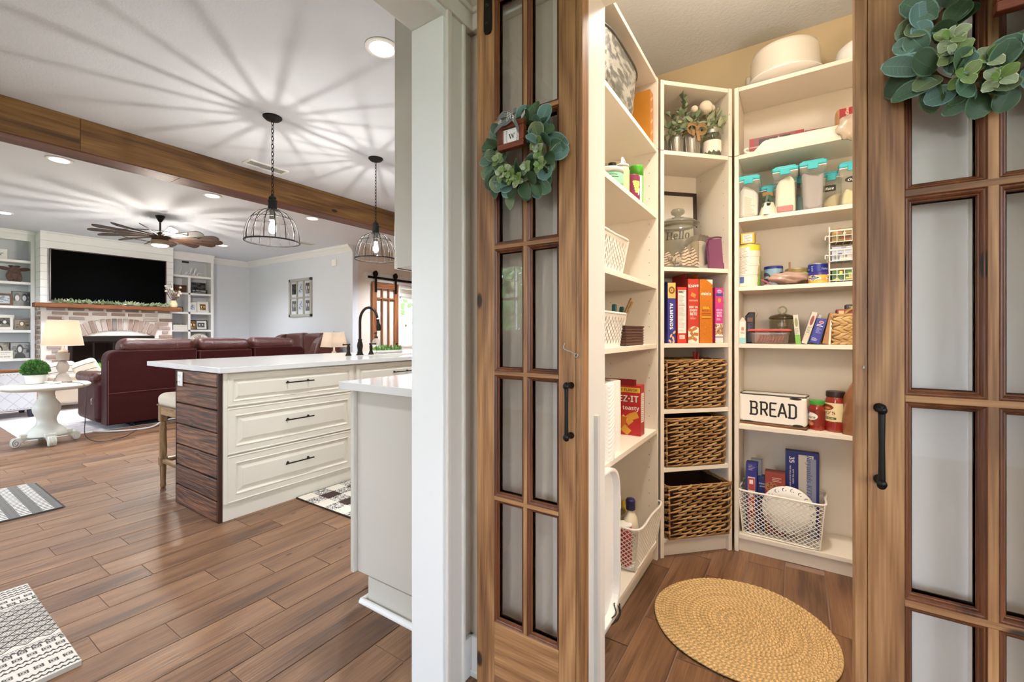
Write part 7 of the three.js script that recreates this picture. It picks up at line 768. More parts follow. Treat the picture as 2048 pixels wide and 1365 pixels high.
  const dia = print(512, 128, (g, w, h) => { fill(g, '#d8b23c', w, h); g.fillStyle = '#d69a5c'; g.fillRect(0, 60, w, 40); for (const X of [0, 170, 341]) { g.fillStyle = '#e6e2dc'; g.beginPath(); g.moveTo(X + 84, 8); g.lineTo(X + 150, 60); g.lineTo(X + 84, 104); g.lineTo(X + 18, 60); g.fill(); g.fillStyle = '#343f63'; g.beginPath(); g.moveTo(X + 84, 18); g.lineTo(X + 138, 60); g.lineTo(X + 84, 94); g.lineTo(X + 30, 60); g.fill(); say(g, 'BLUE', X + 84, 48, 'bold 24px serif', '#f2efe8'); say(g, 'DIAMOND', X + 84, 74, 'bold 25px serif', '#f2efe8'); } });
  cyl('nut_can', 'yellow almond can with purple lid at the front of the cans shelf', 'can', 'c', -0.041, -0.06, 0.042, 0.052, 0, dia, '#3a2f8a', undefined, 0.5); const blueT = print(512, 96, (g, w, h) => { fill(g, '#27338f', w, h); for (const X of [0, 170, 341]) { say(g, 'tuna', X + 56, 48, 'italic bold 30px sans-serif', '#cfd6ee'); lines(g, X + 110, 20, 20, 6, 10, '#cfd6ee', 4); } }); cyl('tuna_can', 'blue can under another blue can behind the yellow almond can', 'can', 'c', -0.04, -0.155, 0.042, 0.055, 0, blueT, null); cyl('tuna_can', 'blue can stacked on another blue can by the wire rack', 'can', 'c', -0.04, -0.155, 0.042, 0.055, 0.0555, blueT, null);
  const pb = snackBag('clear bag of pinkish nuts lying before the nut cans', -0.165, -0.055, 0.003, 0.17, 0.062, phys('#c9a89c', 0.2, { transmission: 0.25, thickness: 0, clearcoat: 0.6 }), 'R', 'c', 11); snackBag('small green and clear packet behind the bag of nuts', -0.095, -0.085, 0.02, 0.06, 0.045, '#7fa244', 'R', 'c', 12); const ps = put('packet_strip', 'pink zip strip of an empty bag beside the tall ribbed tin', 'bag', 'R', 'c', -0.262, -0.03, 0.2); M('strip', rb(0.07, 0.003, 0.025, 0.001, 0, 0.018, 0).rotateZ(-0.55), mat('#c25566', 0.4), ps); M('film', rb(0.06, 0.004, 0.04, 0.001, 0.02, 0.001, 0), phys('#d9b2ac', 0.2, { transmission: 0.4, thickness: 0 }), ps);
  const pg = put('clothes_peg', 'wooden peg clipped upright on the clear nut bag', 'peg', 'R', 'c', -0.159, -0.05, 0, undefined, 0.045); M('leg', rb(0.009, 0.07, 0.006, 0.001, 0, 0, 0.004), MT.oak, pg); M('leg', rb(0.009, 0.07, 0.006, 0.001, 0, 0, -0.004), MT.oak, pg);
  const rk = put('wire_rack', 'white three-tier wire rack of drink mixes at the right of the cans shelf', 'wire rack', 'R', 'c', 0.085, -0.1), wm = mat('#ece6dc', 0.4), WW = 0.17, DD = 0.13; M('post', [[-1, 1], [1, 1], [-1, -1], [1, -1]].map(([a, b]) => bar([a * WW / 2, 0, b * DD / 2], [a * WW / 2, 0.265, b * DD / 2], 0.003, 8)), wm, rk);
  [0.008, 0.1, 0.19].forEach((y) => { const b = []; for (const q of [0, 0.028, 0.052]) { b.push(bar([-WW / 2, y + q, DD / 2 + 0.012], [WW / 2, y + q, DD / 2 + 0.012], q === 0.052 ? 0.0045 : 0.002, 6), bar([-WW / 2, y + q, DD / 2 + 0.012], [-WW / 2, y + q, -DD / 2], 0.002, 6)); } for (let i = 0; i < 7; i++) b.push(bar([-WW / 2 + WW * i / 6, y, DD / 2 + 0.012], [-WW / 2 + WW * i / 6, y + 0.052, DD / 2 + 0.014], 0.0017, 5), bar([-WW / 2 + WW * i / 6, y, DD / 2 + 0.012], [-WW / 2 + WW * i / 6, y, -DD / 2], 0.0017, 5)); M('tier_wires', b, wm, rk); M('hook', tube([[-WW / 2, y + 0.03, DD / 2], [-WW / 2 - 0.014, y + 0.03, DD / 2], [-WW / 2 - 0.016, y + 0.014, DD / 2]], 0.0028, 10, 6), wm, rk); });
  [['#3f6b34', 'green drink mix box in the bottom tier of the wire rack', 0.0115, 0.055], ['#b7bdd0', 'white and blue packets in the middle tier of the wire rack', 0.104, 0.066], ['#8f7a4a', 'brown and red packets in the top tier of the wire rack', 0.194, 0.062]].forEach(([c, l, y, h], i) => carton(put('mix_box', l, 'box', 'R', 'c', 0.085, -0.095, 0, 'boxes of the wire rack', y), 0.15, h, 0.1, print(256, 112, (g, w, hh) => { fill(g, c, w, hh); const R = rng(i + 40), P = [['#a8353a', '#d9d04a', '#e9e4da', '#2f4f2c', '#9cc04f'], ['#e9e6e2', '#3f5fa8', '#8c93ac', '#d9a24a', '#eceae6'], ['#a8412f', '#5a4a2c', '#d8cfbc', '#38281e', '#b99a5c']][i]; for (let k = 0; k < 22; k++) { g.fillStyle = P[k % 5]; g.fillRect(R() * w, R() * hh, 16 + 34 * R(), 10 + 40 * R()); } }), c));
  // mixed shelf
  const mkCarton = put('milk_carton', 'small white and aqua gable-top carton at the left end of the jar shelf', 'carton', 'R', 'd', -0.366, -0.055); carton(mkCarton, 0.03, 0.115, 0.03, print(64, 240, (g, w, h) => { fill(g, '#e6e0d6', w, h); g.fillStyle = '#8fc7cc'; g.fillRect(0, 178, w, 62); g.fillStyle = '#c98a70'; g.fillRect(18, 60, 30, 40); lines(g, 10, 112, 44, 3, 9, '#6f665f', 4); }), '#e2dcd2', { left: print(64, 240, (g, w, h) => { fill(g, '#e2dcd2', w, h); g.fillStyle = '#8fc7cc'; g.fillRect(0, 178, w, 62); }) }); M('gable_top', prism(poly([[-0.015, 0.115], [0.015, 0.115], [0.002, 0.136], [-0.002, 0.136]]), 0.03).translate(0, 0, -0.015), mat('#d8cfc4', 0.5), mkCarton);
  const blk = put('black_pouch', 'black stand-up pouch with a bent wire tie behind the gable carton', 'pouch', 'R', 'd', -0.338, -0.13); M('pouch', prism(poly([[-0.02, 0], [0.02, 0], [0.022, 0.165], [-0.006, 0.165], [-0.022, 0.145]]), 0.04, 0.006).translate(0, 0, -0.02), mat('#1e1d24', 0.35), blk); M('print', rectFace(-0.014, 0.016, 0.06, 0.14, 0.0206), printed(print(64, 160, (g, w, h) => { fill(g, '#1e1d24', w, h); g.fillStyle = '#8a5a44'; g.fillRect(6, 6, 52, 46); lines(g, 8, 70, 46, 8, 10, '#6f7f95', 4); }), 0.4), blk); M('wire_tie', tube([[0.026, 0.135, 0], [0.034, 0.16, 0], [0.028, 0.178, 0], [0.022, 0.186, 0]], 0.0016, 14, 5), MT.steel, blk);
  const rlid = put('food_container', 'clear food container with a red lid holding brown cookies', 'container', 'R', 'd', -0.245, -0.065); { const g = new RoundedBoxGeometry(0.178, 0.062, 0.1, 3, 0.012).translate(0, 0.031, 0), p = g.attributes.position; for (let i = 0; i < p.count; i++) { const k = 0.88 + 0.12 * p.getY(i) / 0.062; p.setX(i, p.getX(i) * k); p.setZ(i, p.getZ(i) * k); } g.computeVertexNormals(); M('container', g, phys('#f0dcd2', 0.15, { transmission: 0.85, thickness: 0, side: THREE.DoubleSide }), rlid); M('lid', [rb(0.192, 0.009, 0.112, 0.004, 0, 0.063, 0, 3), rb(0.17, 0.004, 0.09, 0.002, 0, 0.071, 0)], mat('#b8433f', 0.4), rlid); for (let i = 0; i < 9; i++) M('cookie', new THREE.CylinderGeometry(0.02, 0.02, 0.008, 18).rotateZ(PI / 2 - 0.35).translate(-0.045 + i * 0.0125, 0.025, 0.015), mat('#a5553c', 0.9), rlid); }
  const gj = put('candy_jar', 'glass candy jar with ring-handled lid behind the red-lidded container', 'jar', 'R', 'd', -0.192, -0.165), gr = 0.06; M('jar', lathe([[0.0001, 0.003], [gr * 0.94, 0.003], [gr, 0.01], [gr, 0.115], [gr * 0.94, 0.125]], 36), glassTint, gj); M('glass_lid', lathe([[gr * 0.9, 0.126], [gr * 1.04, 0.128], [gr * 1.04, 0.136], [gr * 0.9, 0.145], [0.02, 0.155], [0.0001, 0.156]], 36), phys('#8f8a72', 0.08, { transmission: 0.7, thickness: 0, side: THREE.DoubleSide }), gj); M('ring_handle', new THREE.TorusGeometry(0.018, 0.0042, 8, 28).translate(0, 0.174, 0), glassTint, gj);
  [['#3a6a9c', -0.02, 0.35, 'blue wrapped sweet in the candy jar'], ['#a8484c', 0.01, -0.2, 'red wrapped sweet in the candy jar'], ['#d9d2c6', 0.02, 0.5, 'pale wrapped sweet in the candy jar'], ['#5f7a48', -0.01, -0.6, 'green wrapped sweet in the candy jar'], ['#c9b49a', 0.0, 0.1, 'tan wrapped sweet in the candy jar']].forEach(([c, x, a, l], i) => { const s = put('wrapped_sweet', l, 'candy', 'R', 'd', -0.192 + x, -0.145, a, 'sweets in the candy jar', 0.012 + i * 0.019); M('wrapper', [rb(0.045, 0.02, 0.02, 0.006, 0, 0, 0).rotateZ(a * 0.6)], mat(c, 0.35), s); });
  const lean = (name, label, cat, x, z, w, h, d, front, side, rz, turn = 0) => { const t = put(name, label, cat, 'R', 'd', x, z, turn), q = new THREE.Group(); q.name = 'pack_body'; q.rotation.z = -rz; q.position.set(rz > 0 ? -w / 2 * cos(rz) + w / 2 : 0, rz > 0 ? w / 2 * sin(rz) : 0, 0); t.add(q); carton(q, w, h, d, front, side); return t; };
  const packT = (a, b, c, s) => print(96, 256, (g, w, h) => { fill(g, a, w, h); g.fillStyle = b; g.fillRect(0, h * 0.68, w, h * 0.32); g.fillStyle = c; g.beginPath(); g.ellipse(w / 2, 66, w * 0.32, 40, 0, 0, 7); g.fill(); lines(g, 12, 120, 72, 6, 9, '#5f574f', 3); if (s) say(g, s, w / 2, 66, 'bold 20px sans-serif', '#f2ece2'); });
  lean('snack_packet', 'slim white packet with a green end leaning by the candy jar', 'packet', -0.123, -0.075, 0.022, 0.145, 0.09, packT('#cfc8b8', '#6fae35', '#8a8f5c'), '#c9c2b0', -0.08); lean('snack_packet', 'pale printed packet with a red dot leaning right', 'packet', -0.1, -0.085, 0.024, 0.158, 0.1, packT('#cfc4b4', '#c9bfae', '#8c3a38'), '#bdb2a0', 0.28); lean('snack_packet', 'light blue packet leaning behind the dark blue box', 'packet', -0.085, -0.12, 0.014, 0.15, 0.1, packT('#b9b4a4', '#5fa3b8', '#8f8a7a'), '#9a9484', 0.36);
  lean('mix_packet', 'dark blue box with a red and white badge leaning on the brown card', 'box', -0.06, -0.075, 0.042, 0.122, 0.09, print(112, 320, (g, w, h) => { fill(g, '#2f3490', w, h); g.fillStyle = '#e6ded2'; g.beginPath(); g.ellipse(62, 44, 26, 16, 0, 0, 7); g.fill(); g.fillStyle = '#c2413a'; g.beginPath(); g.ellipse(62, 44, 21, 12, 0, 0, 7); g.fill(); lines(g, 20, 74, 80, 2, 16, '#dcdcee', 8); lines(g, 30, 116, 64, 7, 11, '#aab0da', 3); lines(g, 12, 256, 70, 3, 14, '#dcdcee', 5); }), '#26297a', 0.26); lean('card_pack', 'brown cardboard sleeve leaning against the wicker box', 'carton', -0.015, -0.09, 0.026, 0.15, 0.12, null, '#a5764c', 0.2); lean('paper_pack', 'thin white folded packet beside the wicker box', 'packet', 0.0, -0.07, 0.009, 0.115, 0.09, null, '#e0d8c8', 0.06);
  const cbk = put('braided_basket', 'pale braided seagrass basket with red boxes at the right of the jar shelf', 'basket', 'R', 'd', 0.09, -0.11), pale = ['#cfa873', '#bb9460', '#d9b784'].map((c) => mat(c, 0.8, { bumpMap: grainBump, bumpScale: 0.001 })), Rb = rng(19), pr2 = [[], [], []]; for (let r = 0; r < 6; r++) for (let c = 0; c < 5; c++) for (const q of [-1, 1]) for (const sd of [0, 1]) { const W = sd ? 0.17 : 0.155, x = -W / 2 + W * (c + 0.5 + (r % 2) * 0.3) / 5.4; const g = new THREE.SphereGeometry(1, 8, 6).scale(0.023, 0.0078, 0.006).rotateZ(q * 0.34 * (r % 2 ? 1 : -1)).translate(x, 0.012 + r * 0.0215 + q * 0.004, 0.003); pr2[floor(Rb() * 3)].push(sd ? g.rotateY(-PI / 2).translate(-0.0775, 0, 0) : g.translate(0, 0, 0.085)); } pr2.forEach((p, i) => M('braids', p, pale[i], cbk, 'stuff')); M('lining', [bx(0.155, 0.135, 0.004, 0, 0, 0.082), bx(0.155, 0.135, 0.004, 0, 0, -0.082), bx(0.004, 0.135, 0.165, 0.075, 0, 0), bx(0.004, 0.135, 0.165, -0.075, 0, 0), bx(0.15, 0.004, 0.16)], mat('#a5804f', 0.9), cbk); M('rim', [bar([-0.078, 0.138, 0.085], [0.078, 0.138, 0.085], 0.007, 8), bar([-0.078, 0.138, 0.085], [-0.078, 0.138, -0.085], 0.007, 8)], pale[0], cbk); M('handle', new THREE.TorusGeometry(0.03, 0.006, 8, 20, PI).translate(0, 0.136, 0.085), pale[1], cbk);
  carton(put('small_box', 'dark red box lying in the braided basket', 'box', 'R', 'd', 0.095, -0.1, 0, undefined, 0.135), 0.13, 0.032, 0.11, print(256, 64, (g, w, h) => { fill(g, '#8c2a28', w, h); g.fillStyle = '#d9b98a'; g.fillRect(10, 12, 40, 32); }), '#7d2422'); carton(put('small_box', 'black and red box stacked on the dark red box', 'box', 'R', 'd', 0.115, -0.11, 0, undefined, 0.1675), 0.1, 0.022, 0.09, print(256, 64, (g, w, h) => { fill(g, '#1d1718', w, h); g.fillStyle = '#b0282c'; g.fillRect(120, 0, 136, 64); say(g, 'tea', 60, 34, 'bold 40px sans-serif', '#f0e8e0'); }), '#1d1718');
  // bread bin, sauces
  const br = put('bread_bin', 'white enamel bread bin lettered BREAD in black on a bamboo board', 'bread bin', 'R', 'e', -0.23, -0.105, -0.13), w = 0.3, h = 0.148, d = 0.13; M('board', uvm(rb(w + 0.004, 0.011, d + 0.004, 0.004), 'x'), wood(oakTex, 0.55, { color: C('#e8c79c') }), br); M('bin', rb(w, h, d, 0.016, 0, 0.011, 0, 4), mat('#ece7df', 0.2), br); M('dark_edge', [tube([[-w / 2 + 0.008, 0.011 + h - 0.003, d / 2 - 0.006], [w / 2 - 0.008, 0.011 + h - 0.003, d / 2 - 0.006], [w / 2 - 0.006, 0.011 + h - 0.003, -d / 2 + 0.008], [-w / 2 + 0.006, 0.011 + h - 0.003, -d / 2 + 0.008]].flatMap((p, i, A) => { const n = A[(i + 1) % 4]; return [0.04, 0.5, 0.96].map((k) => p.map((v, j) => v + (n[j] - v) * k)); }), 0.004, 80, 6, true)], mat('#3f3a38', 0.5), br);
  M('lettering', rectFace(-w / 2 + 0.02, w / 2 - 0.02, 0.018, h + 0.004, d / 2 + 0.0006), printed(print(1024, 512, (g, W, H) => { fill(g, '#ece7df', W, H); g.strokeStyle = '#211d1b'; g.lineWidth = 34; g.lineJoin = 'bevel'; const st = (x, segs) => segs.forEach((s) => { g.beginPath(); s.forEach(([a, b], i) => i ? g.lineTo(x + a, 130 + b) : g.moveTo(x + a, 130 + b)); g.stroke(); }); const Hh = 250; st(150, [[[-20, 0], [85, 0], [110, 25], [110, 95], [85, 122], [10, 122]], [[85, 122], [118, 150], [118, 222], [90, 250], [-20, 250]], [[10, 0], [10, 250]]]); st(330, [[[-20, 0], [85, 0], [112, 28], [112, 110], [85, 138], [10, 138]], [[10, 0], [10, 250]], [[60, 138], [118, 252]]]); st(500, [[[110, 0], [0, 0], [0, 250], [110, 250]], [[0, 122], [90, 122]]]); st(650, [[[-14, 254], [50, 0], [62, 0], [126, 254]], [[14, 172], [98, 172]]]); st(820, [[[-20, 0], [80, 0], [112, 32], [112, 218], [80, 250], [-20, 250]], [[10, 0], [10, 250]]]); }), 0.25), br);
  M('enamel_chip', [[0.105, h + 0.0, 0.026, 0.006], [0.115, 0.018, 0.022, 0.006], [-0.105, 0.014, 0.03, 0.005], [-0.146, 0.03, 0.004, 0.01]].map(([x, y, a, b]) => new THREE.CircleGeometry(1, 14).scale(a, b, 1).translate(x, y, d / 2 + 0.0009)), mat('#2b2421', 0.6), br);
  const sauceM = mat('#8c2418', 0.25); const jar = (name, label, x, z, r, h2, lidC, lt, y0, y1) => { const t = put(name, label, 'jar', 'R', 'e', x, z); M('jar', lathe([[0.0001, 0], [r * 0.94, 0], [r, 0.006], [r, h2 * 0.72], [r * 0.85, h2 * 0.84], [r * 0.8, h2 * 0.88], [0.0001, h2 * 0.88]], 36), phys('#8c2418', 0.08, { clearcoat: 1 }), t); M('lid', lathe([[r * 0.84, h2 * 0.86], [r * 0.88, h2 * 0.875], [r * 0.88, h2 * 0.985], [r * 0.82, h2], [0.0001, h2]], 36), mat(lidC, 0.4), t); wrapPrint(t, r, r, y0, y1, lt, 0.6); return t; };
  jar('sauce_jar', 'small red sauce jar with a green lid beside the bread bin', -0.046, -0.09, 0.0345, 0.142, '#3f9a35', print(512, 192, (g, w, h) => { fill(g, '#7d2418', w, h); for (const X of [0, 256]) { g.fillStyle = '#ece6da'; g.beginPath(); g.ellipse(X + 128, 76, 84, 50, 0, 0, 7); g.fill(); g.fillStyle = '#3a6fb0'; g.beginPath(); g.ellipse(X + 84, 34, 34, 20, 0, 0, 7); g.fill(); say(g, 'Sauce', X + 132, 88, 'bold 42px sans-serif', '#2f2a26'); const R = rng(7); for (let i = 0; i < 40; i++) { g.strokeStyle = i % 2 ? '#c9744a' : '#e0b088'; g.lineWidth = 3; g.beginPath(); g.arc(X + 90 + R() * 80, 150 + R() * 34, 12, R() * 6, R() * 6 + 2); g.stroke(); } } }), 0.022, 0.095);
  jar('sauce_jar', 'large red sauce jar with a cream label and dark lid', 0.027, -0.095, 0.0435, 0.192, '#2a1f1b', print(640, 256, (g, w, h) => { fill(g, '#e0cfa2', w, h); for (const X of [0, 320]) { g.fillStyle = '#7c2f1c'; g.beginPath(); g.ellipse(X + 160, 62, 74, 42, 0, 0, 7); g.fill(); g.fillStyle = '#c98a5c'; g.beginPath(); g.ellipse(X + 160, 74, 50, 16, 0, 0, 7); g.fill(); say(g, "RAO'S", X + 160, 138, 'bold 60px serif', '#5a2414'); lines(g, X + 100, 176, 120, 1, 8, '#8a6a48', 4); g.fillStyle = '#4a4f24'; g.fillRect(X + 60, 196, 200, 32); say(g, 'TOMATO BASIL', X + 160, 213, 'bold 22px sans-serif', '#e6dcb8'); } }), 0.05, 0.138);
  const bb = put('bread_bag', 'loaf of brown bread in a clear bag with twisted top, beside the large sauce jar', 'bread', 'R', 'e', 0.108, -0.06, 0.2), bg = new THREE.CylinderGeometry(0.012, 0.06, 0.25, 28, 20), bp = bg.attributes.position; for (let i = 0; i < bp.count; i++) { const y = bp.getY(i) / 0.25 + 0.5, a = Math.atan2(bp.getZ(i), bp.getX(i)), r = (y < 0.72 ? 0.06 - 0.012 * y : 0.0515 - (y - 0.72) * 0.135) * (1 + 0.05 * sin(a * 7 + y * 16)); if (hypot(bp.getX(i), bp.getZ(i)) > 0.001) { bp.setX(i, cos(a) * r); bp.setZ(i, sin(a) * r); } } bg.computeVertexNormals(); M('loaf', bg.translate(0, 0.126, 0), phys('#8a5a3c', 0.3, { clearcoat: 0.6, clearcoatRoughness: 0.2 }), bb); M('bag_neck', rb(0.02, 0.045, 0.012, 0.004, -0.002, 0.245, 0), phys('#d9b8a0', 0.25, { transmission: 0.4, thickness: 0 }), bb); M('bag_strip', rb(0.034, 0.012, 0.01, 0.002, -0.002, 0.285, 0), mat('#8c3a50', 0.4), bb);
  // low lattice basket
  const lb = latticeBasket(put('lattice_basket', 'white diamond-lattice basket of foil boxes and paper plates on the lowest back shelf', 'basket', 'R', 'f', -0.195, -0.115, -0.05, 'white lattice baskets', 0.001), 0.325, 0.19, 0.225, 0.02, 0.0225, wp);
  carton(put('bag_box', 'blue and red freezer bag box at the left of the low basket', 'box', 'R', 'f', -0.325, -0.07, -0.05, undefined, 0.005), 0.05, 0.36, 0.045, print(96, 640, (g, w, h) => { fill(g, '#2b2f80', w, h); lines(g, 20, 20, 60, 4, 14, '#c9b6c9', 4); g.fillStyle = '#d9cfca'; g.fillRect(16, 130, 66, 500); for (let i = 0; i < 4; i++) { g.fillStyle = '#b04440'; g.fillRect(18, 140 + i * 122, 62, 112); g.fillStyle = '#e8ddd6'; g.fillRect(30, 156 + i * 122, 34, 40); } }), '#262a72'); carton(put('bag_box', 'grey-edged box behind the blue freezer bag box', 'box', 'R', 'f', -0.308, -0.125, 0, undefined, 0.005), 0.05, 0.365, 0.04, null, '#8a93a5');
  carton(put('wrap_box', 'short dark blue wrap box between the freezer bags and cookies', 'box', 'R', 'f', -0.275, -0.11, 0, undefined, 0.005), 0.045, 0.285, 0.05, print(96, 512, (g, w, h) => { fill(g, '#20265f', w, h); say(g, 'Reynolds', 48, 60, 'italic bold 20px serif', '#d9dcec'); say(g, 'KITCHENS', 48, 88, 'bold 15px sans-serif', '#d9dcec'); }), '#1d2258'); carton(put('cookie_box', 'dark red cookie box standing in the low basket', 'box', 'R', 'f', -0.222, -0.1, 0, undefined, 0.005), 0.09, 0.32, 0.06, print(192, 640, (g, w, h) => { fill(g, '#8c3a2c', w, h); lines(g, 70, 50, 110, 3, 16, '#d9b8a8', 6); const R = rng(5); g.fillStyle = '#a56a3c'; g.beginPath(); g.ellipse(60, 150, 62, 50, 0, 0, 7); g.fill(); for (let i = 0; i < 20; i++) { g.fillStyle = '#5a3220'; g.beginPath(); g.arc(20 + R() * 84, 112 + R() * 76, 7, 0, 7); g.fill(); } }), '#7a3026');
  carton(put('foil_box', 'tall dark blue and grey kitchen wrap box marked 35 in the low basket', 'box', 'R', 'f', -0.107, -0.15, 0.02, undefined, 0.005), 0.143, 0.43, 0.04, print(288, 860, (g, w, h) => { fill(g, '#232a72', w, h); g.fillStyle = '#cfc8c0'; g.fillRect(112, 30, 130, 830); g.fillStyle = '#8d95b0'; g.fillRect(186, 60, 78, 800); g.save(); g.translate(54, 90); g.rotate(PI / 2); say(g, '35', 0, 0, 'bold 62px sans-serif', '#e6e6f0'); g.restore(); g.save(); g.translate(52, 260); g.rotate(PI / 2); say(g, 'FOOT ROLL 35 SQ FT HEAVY', 0, 12, 'bold 17px sans-serif', '#e6e6f0'); say(g, 'DUTY FOIL SHEETS', 0, -14, 'bold 17px sans-serif', '#e6e6f0'); g.restore(); g.save(); g.translate(204, 330); g.rotate(PI / 2); say(g, 'Reynolds KITCHENS', 0, 0, 'italic bold 60px serif', '#5f6886'); g.restore(); g.fillStyle = '#c2413a'; g.beginPath(); g.moveTo(112, 460); g.lineTo(150, 520); g.lineTo(112, 560); g.fill(); }), '#1f2560');
  const pl = put('paper_plates', 'stack of white paper plates with blue scroll rim leaning in the low basket', 'paper plates', 'R', 'f', -0.165, -0.055, 0, undefined, 0.012), plg = lathe([[0.0001, 0.01], [0.075, 0.01], [0.085, 0.014], [0.112, 0.003], [0.115, 0.0], [0.115, -0.008], [0.0001, -0.004]], 56).rotateX(PI / 2).rotateX(-0.14).translate(0, 0.14, -0.0); M('plate', plg, mat('#ece8e2', 0.5), pl); const sc = []; for (let i = 0; i < 18; i++) { const a = i / 18 * 2 * PI; sc.push(new THREE.TorusGeometry(0.0075, 0.0014, 4, 12, 4.5).rotateZ(a).translate(0.099 * cos(a), 0.099 * sin(a), -0.0085 + 0.0165)); } M('rim_scrolls', sc.map((g) => g.rotateX(-0.14).translate(0, 0.14, 0.002)), mat('#3a4a78', 0.5), pl, 'stuff');
}
{ // round braided jute rug
  const t = thing('jute_rug', 'round braided golden jute rug on the pantry floor', 'rug', 1.885, 0.175, 0.0005), tx = (() => { const N = noiser(77); return tex(1024, 64, (u, v) => { const s = sin((u * 60 + abs(v - 0.5) * 2.2) * 2 * PI) * 0.5 + 0.5, f = N(u * 400, v * 16, 400, 16), k = 0.62 + 0.25 * s + 0.25 * (f - 0.5); return [200 * k + 52, 170 * k + 40, 122 * k + 24]; }); })();
  const turns = 22, per = 96, pts = []; const r1 = 0.318, rN = r1 / turns; for (let i = 0; i <= turns * per; i++) { const a = i / per * 2 * PI; pts.push(V(cos(a) * rN * i / per, 0.0065, sin(a) * rN * i / per)); }
  let cum = 0; const cm = [new THREE.MeshStandardMaterial({ map: tx, roughness: 0.9, bumpMap: tx, bumpScale: 0.003 }), new THREE.MeshStandardMaterial({ map: tx, roughness: 0.9, color: C('#f6ead6'), bumpMap: tx, bumpScale: 0.003 }), new THREE.MeshStandardMaterial({ map: tx, roughness: 0.9, color: C('#fff6e6'), bumpMap: tx, bumpScale: 0.003 })];
  for (let k = 0; k < turns; k++) { const seg = pts.slice(k * per, (k + 1) * per + 1), R = rng(k + 3), g = new THREE.TubeGeometry(new THREE.CatmullRomCurve3(seg), per * 2, rN * 0.56, 7, false), p = g.attributes.position, u = g.attributes.uv; const L = rN * (k + 0.5) * 2 * PI; for (let i = 0; i < p.count; i++) { p.setY(i, max(0.0004, (p.getY(i) - 0.0065) * 0.62 + 0.0065 + 0.0022 * sin((cum + u.getX(i) * L) * 2 * PI / 0.017) * (p.getY(i) > 0.0065 ? 1 : 0))); if (k === turns - 1) { const f = smooth(0.55, 1, u.getX(i)); const R2 = hypot(p.getX(i), p.getZ(i)), s = 1 - f * rN * 0.75 / R2; p.setX(i, p.getX(i) * s); p.setZ(i, p.getZ(i) * s); p.setY(i, p.getY(i) * (1 - 0.5 * f)); } const a = Math.atan2(p.getZ(i), p.getX(i)), q = 1 + 0.006 * sin(a * 3 + 1) + 0.004 * sin(a * 7); p.setX(i, p.getX(i) * q); p.setZ(i, p.getZ(i) * q); u.setX(i, cum + u.getX(i) * L); } g.computeVertexNormals(); cum += L; M('braid_coil', g, cm[0], t); }
}
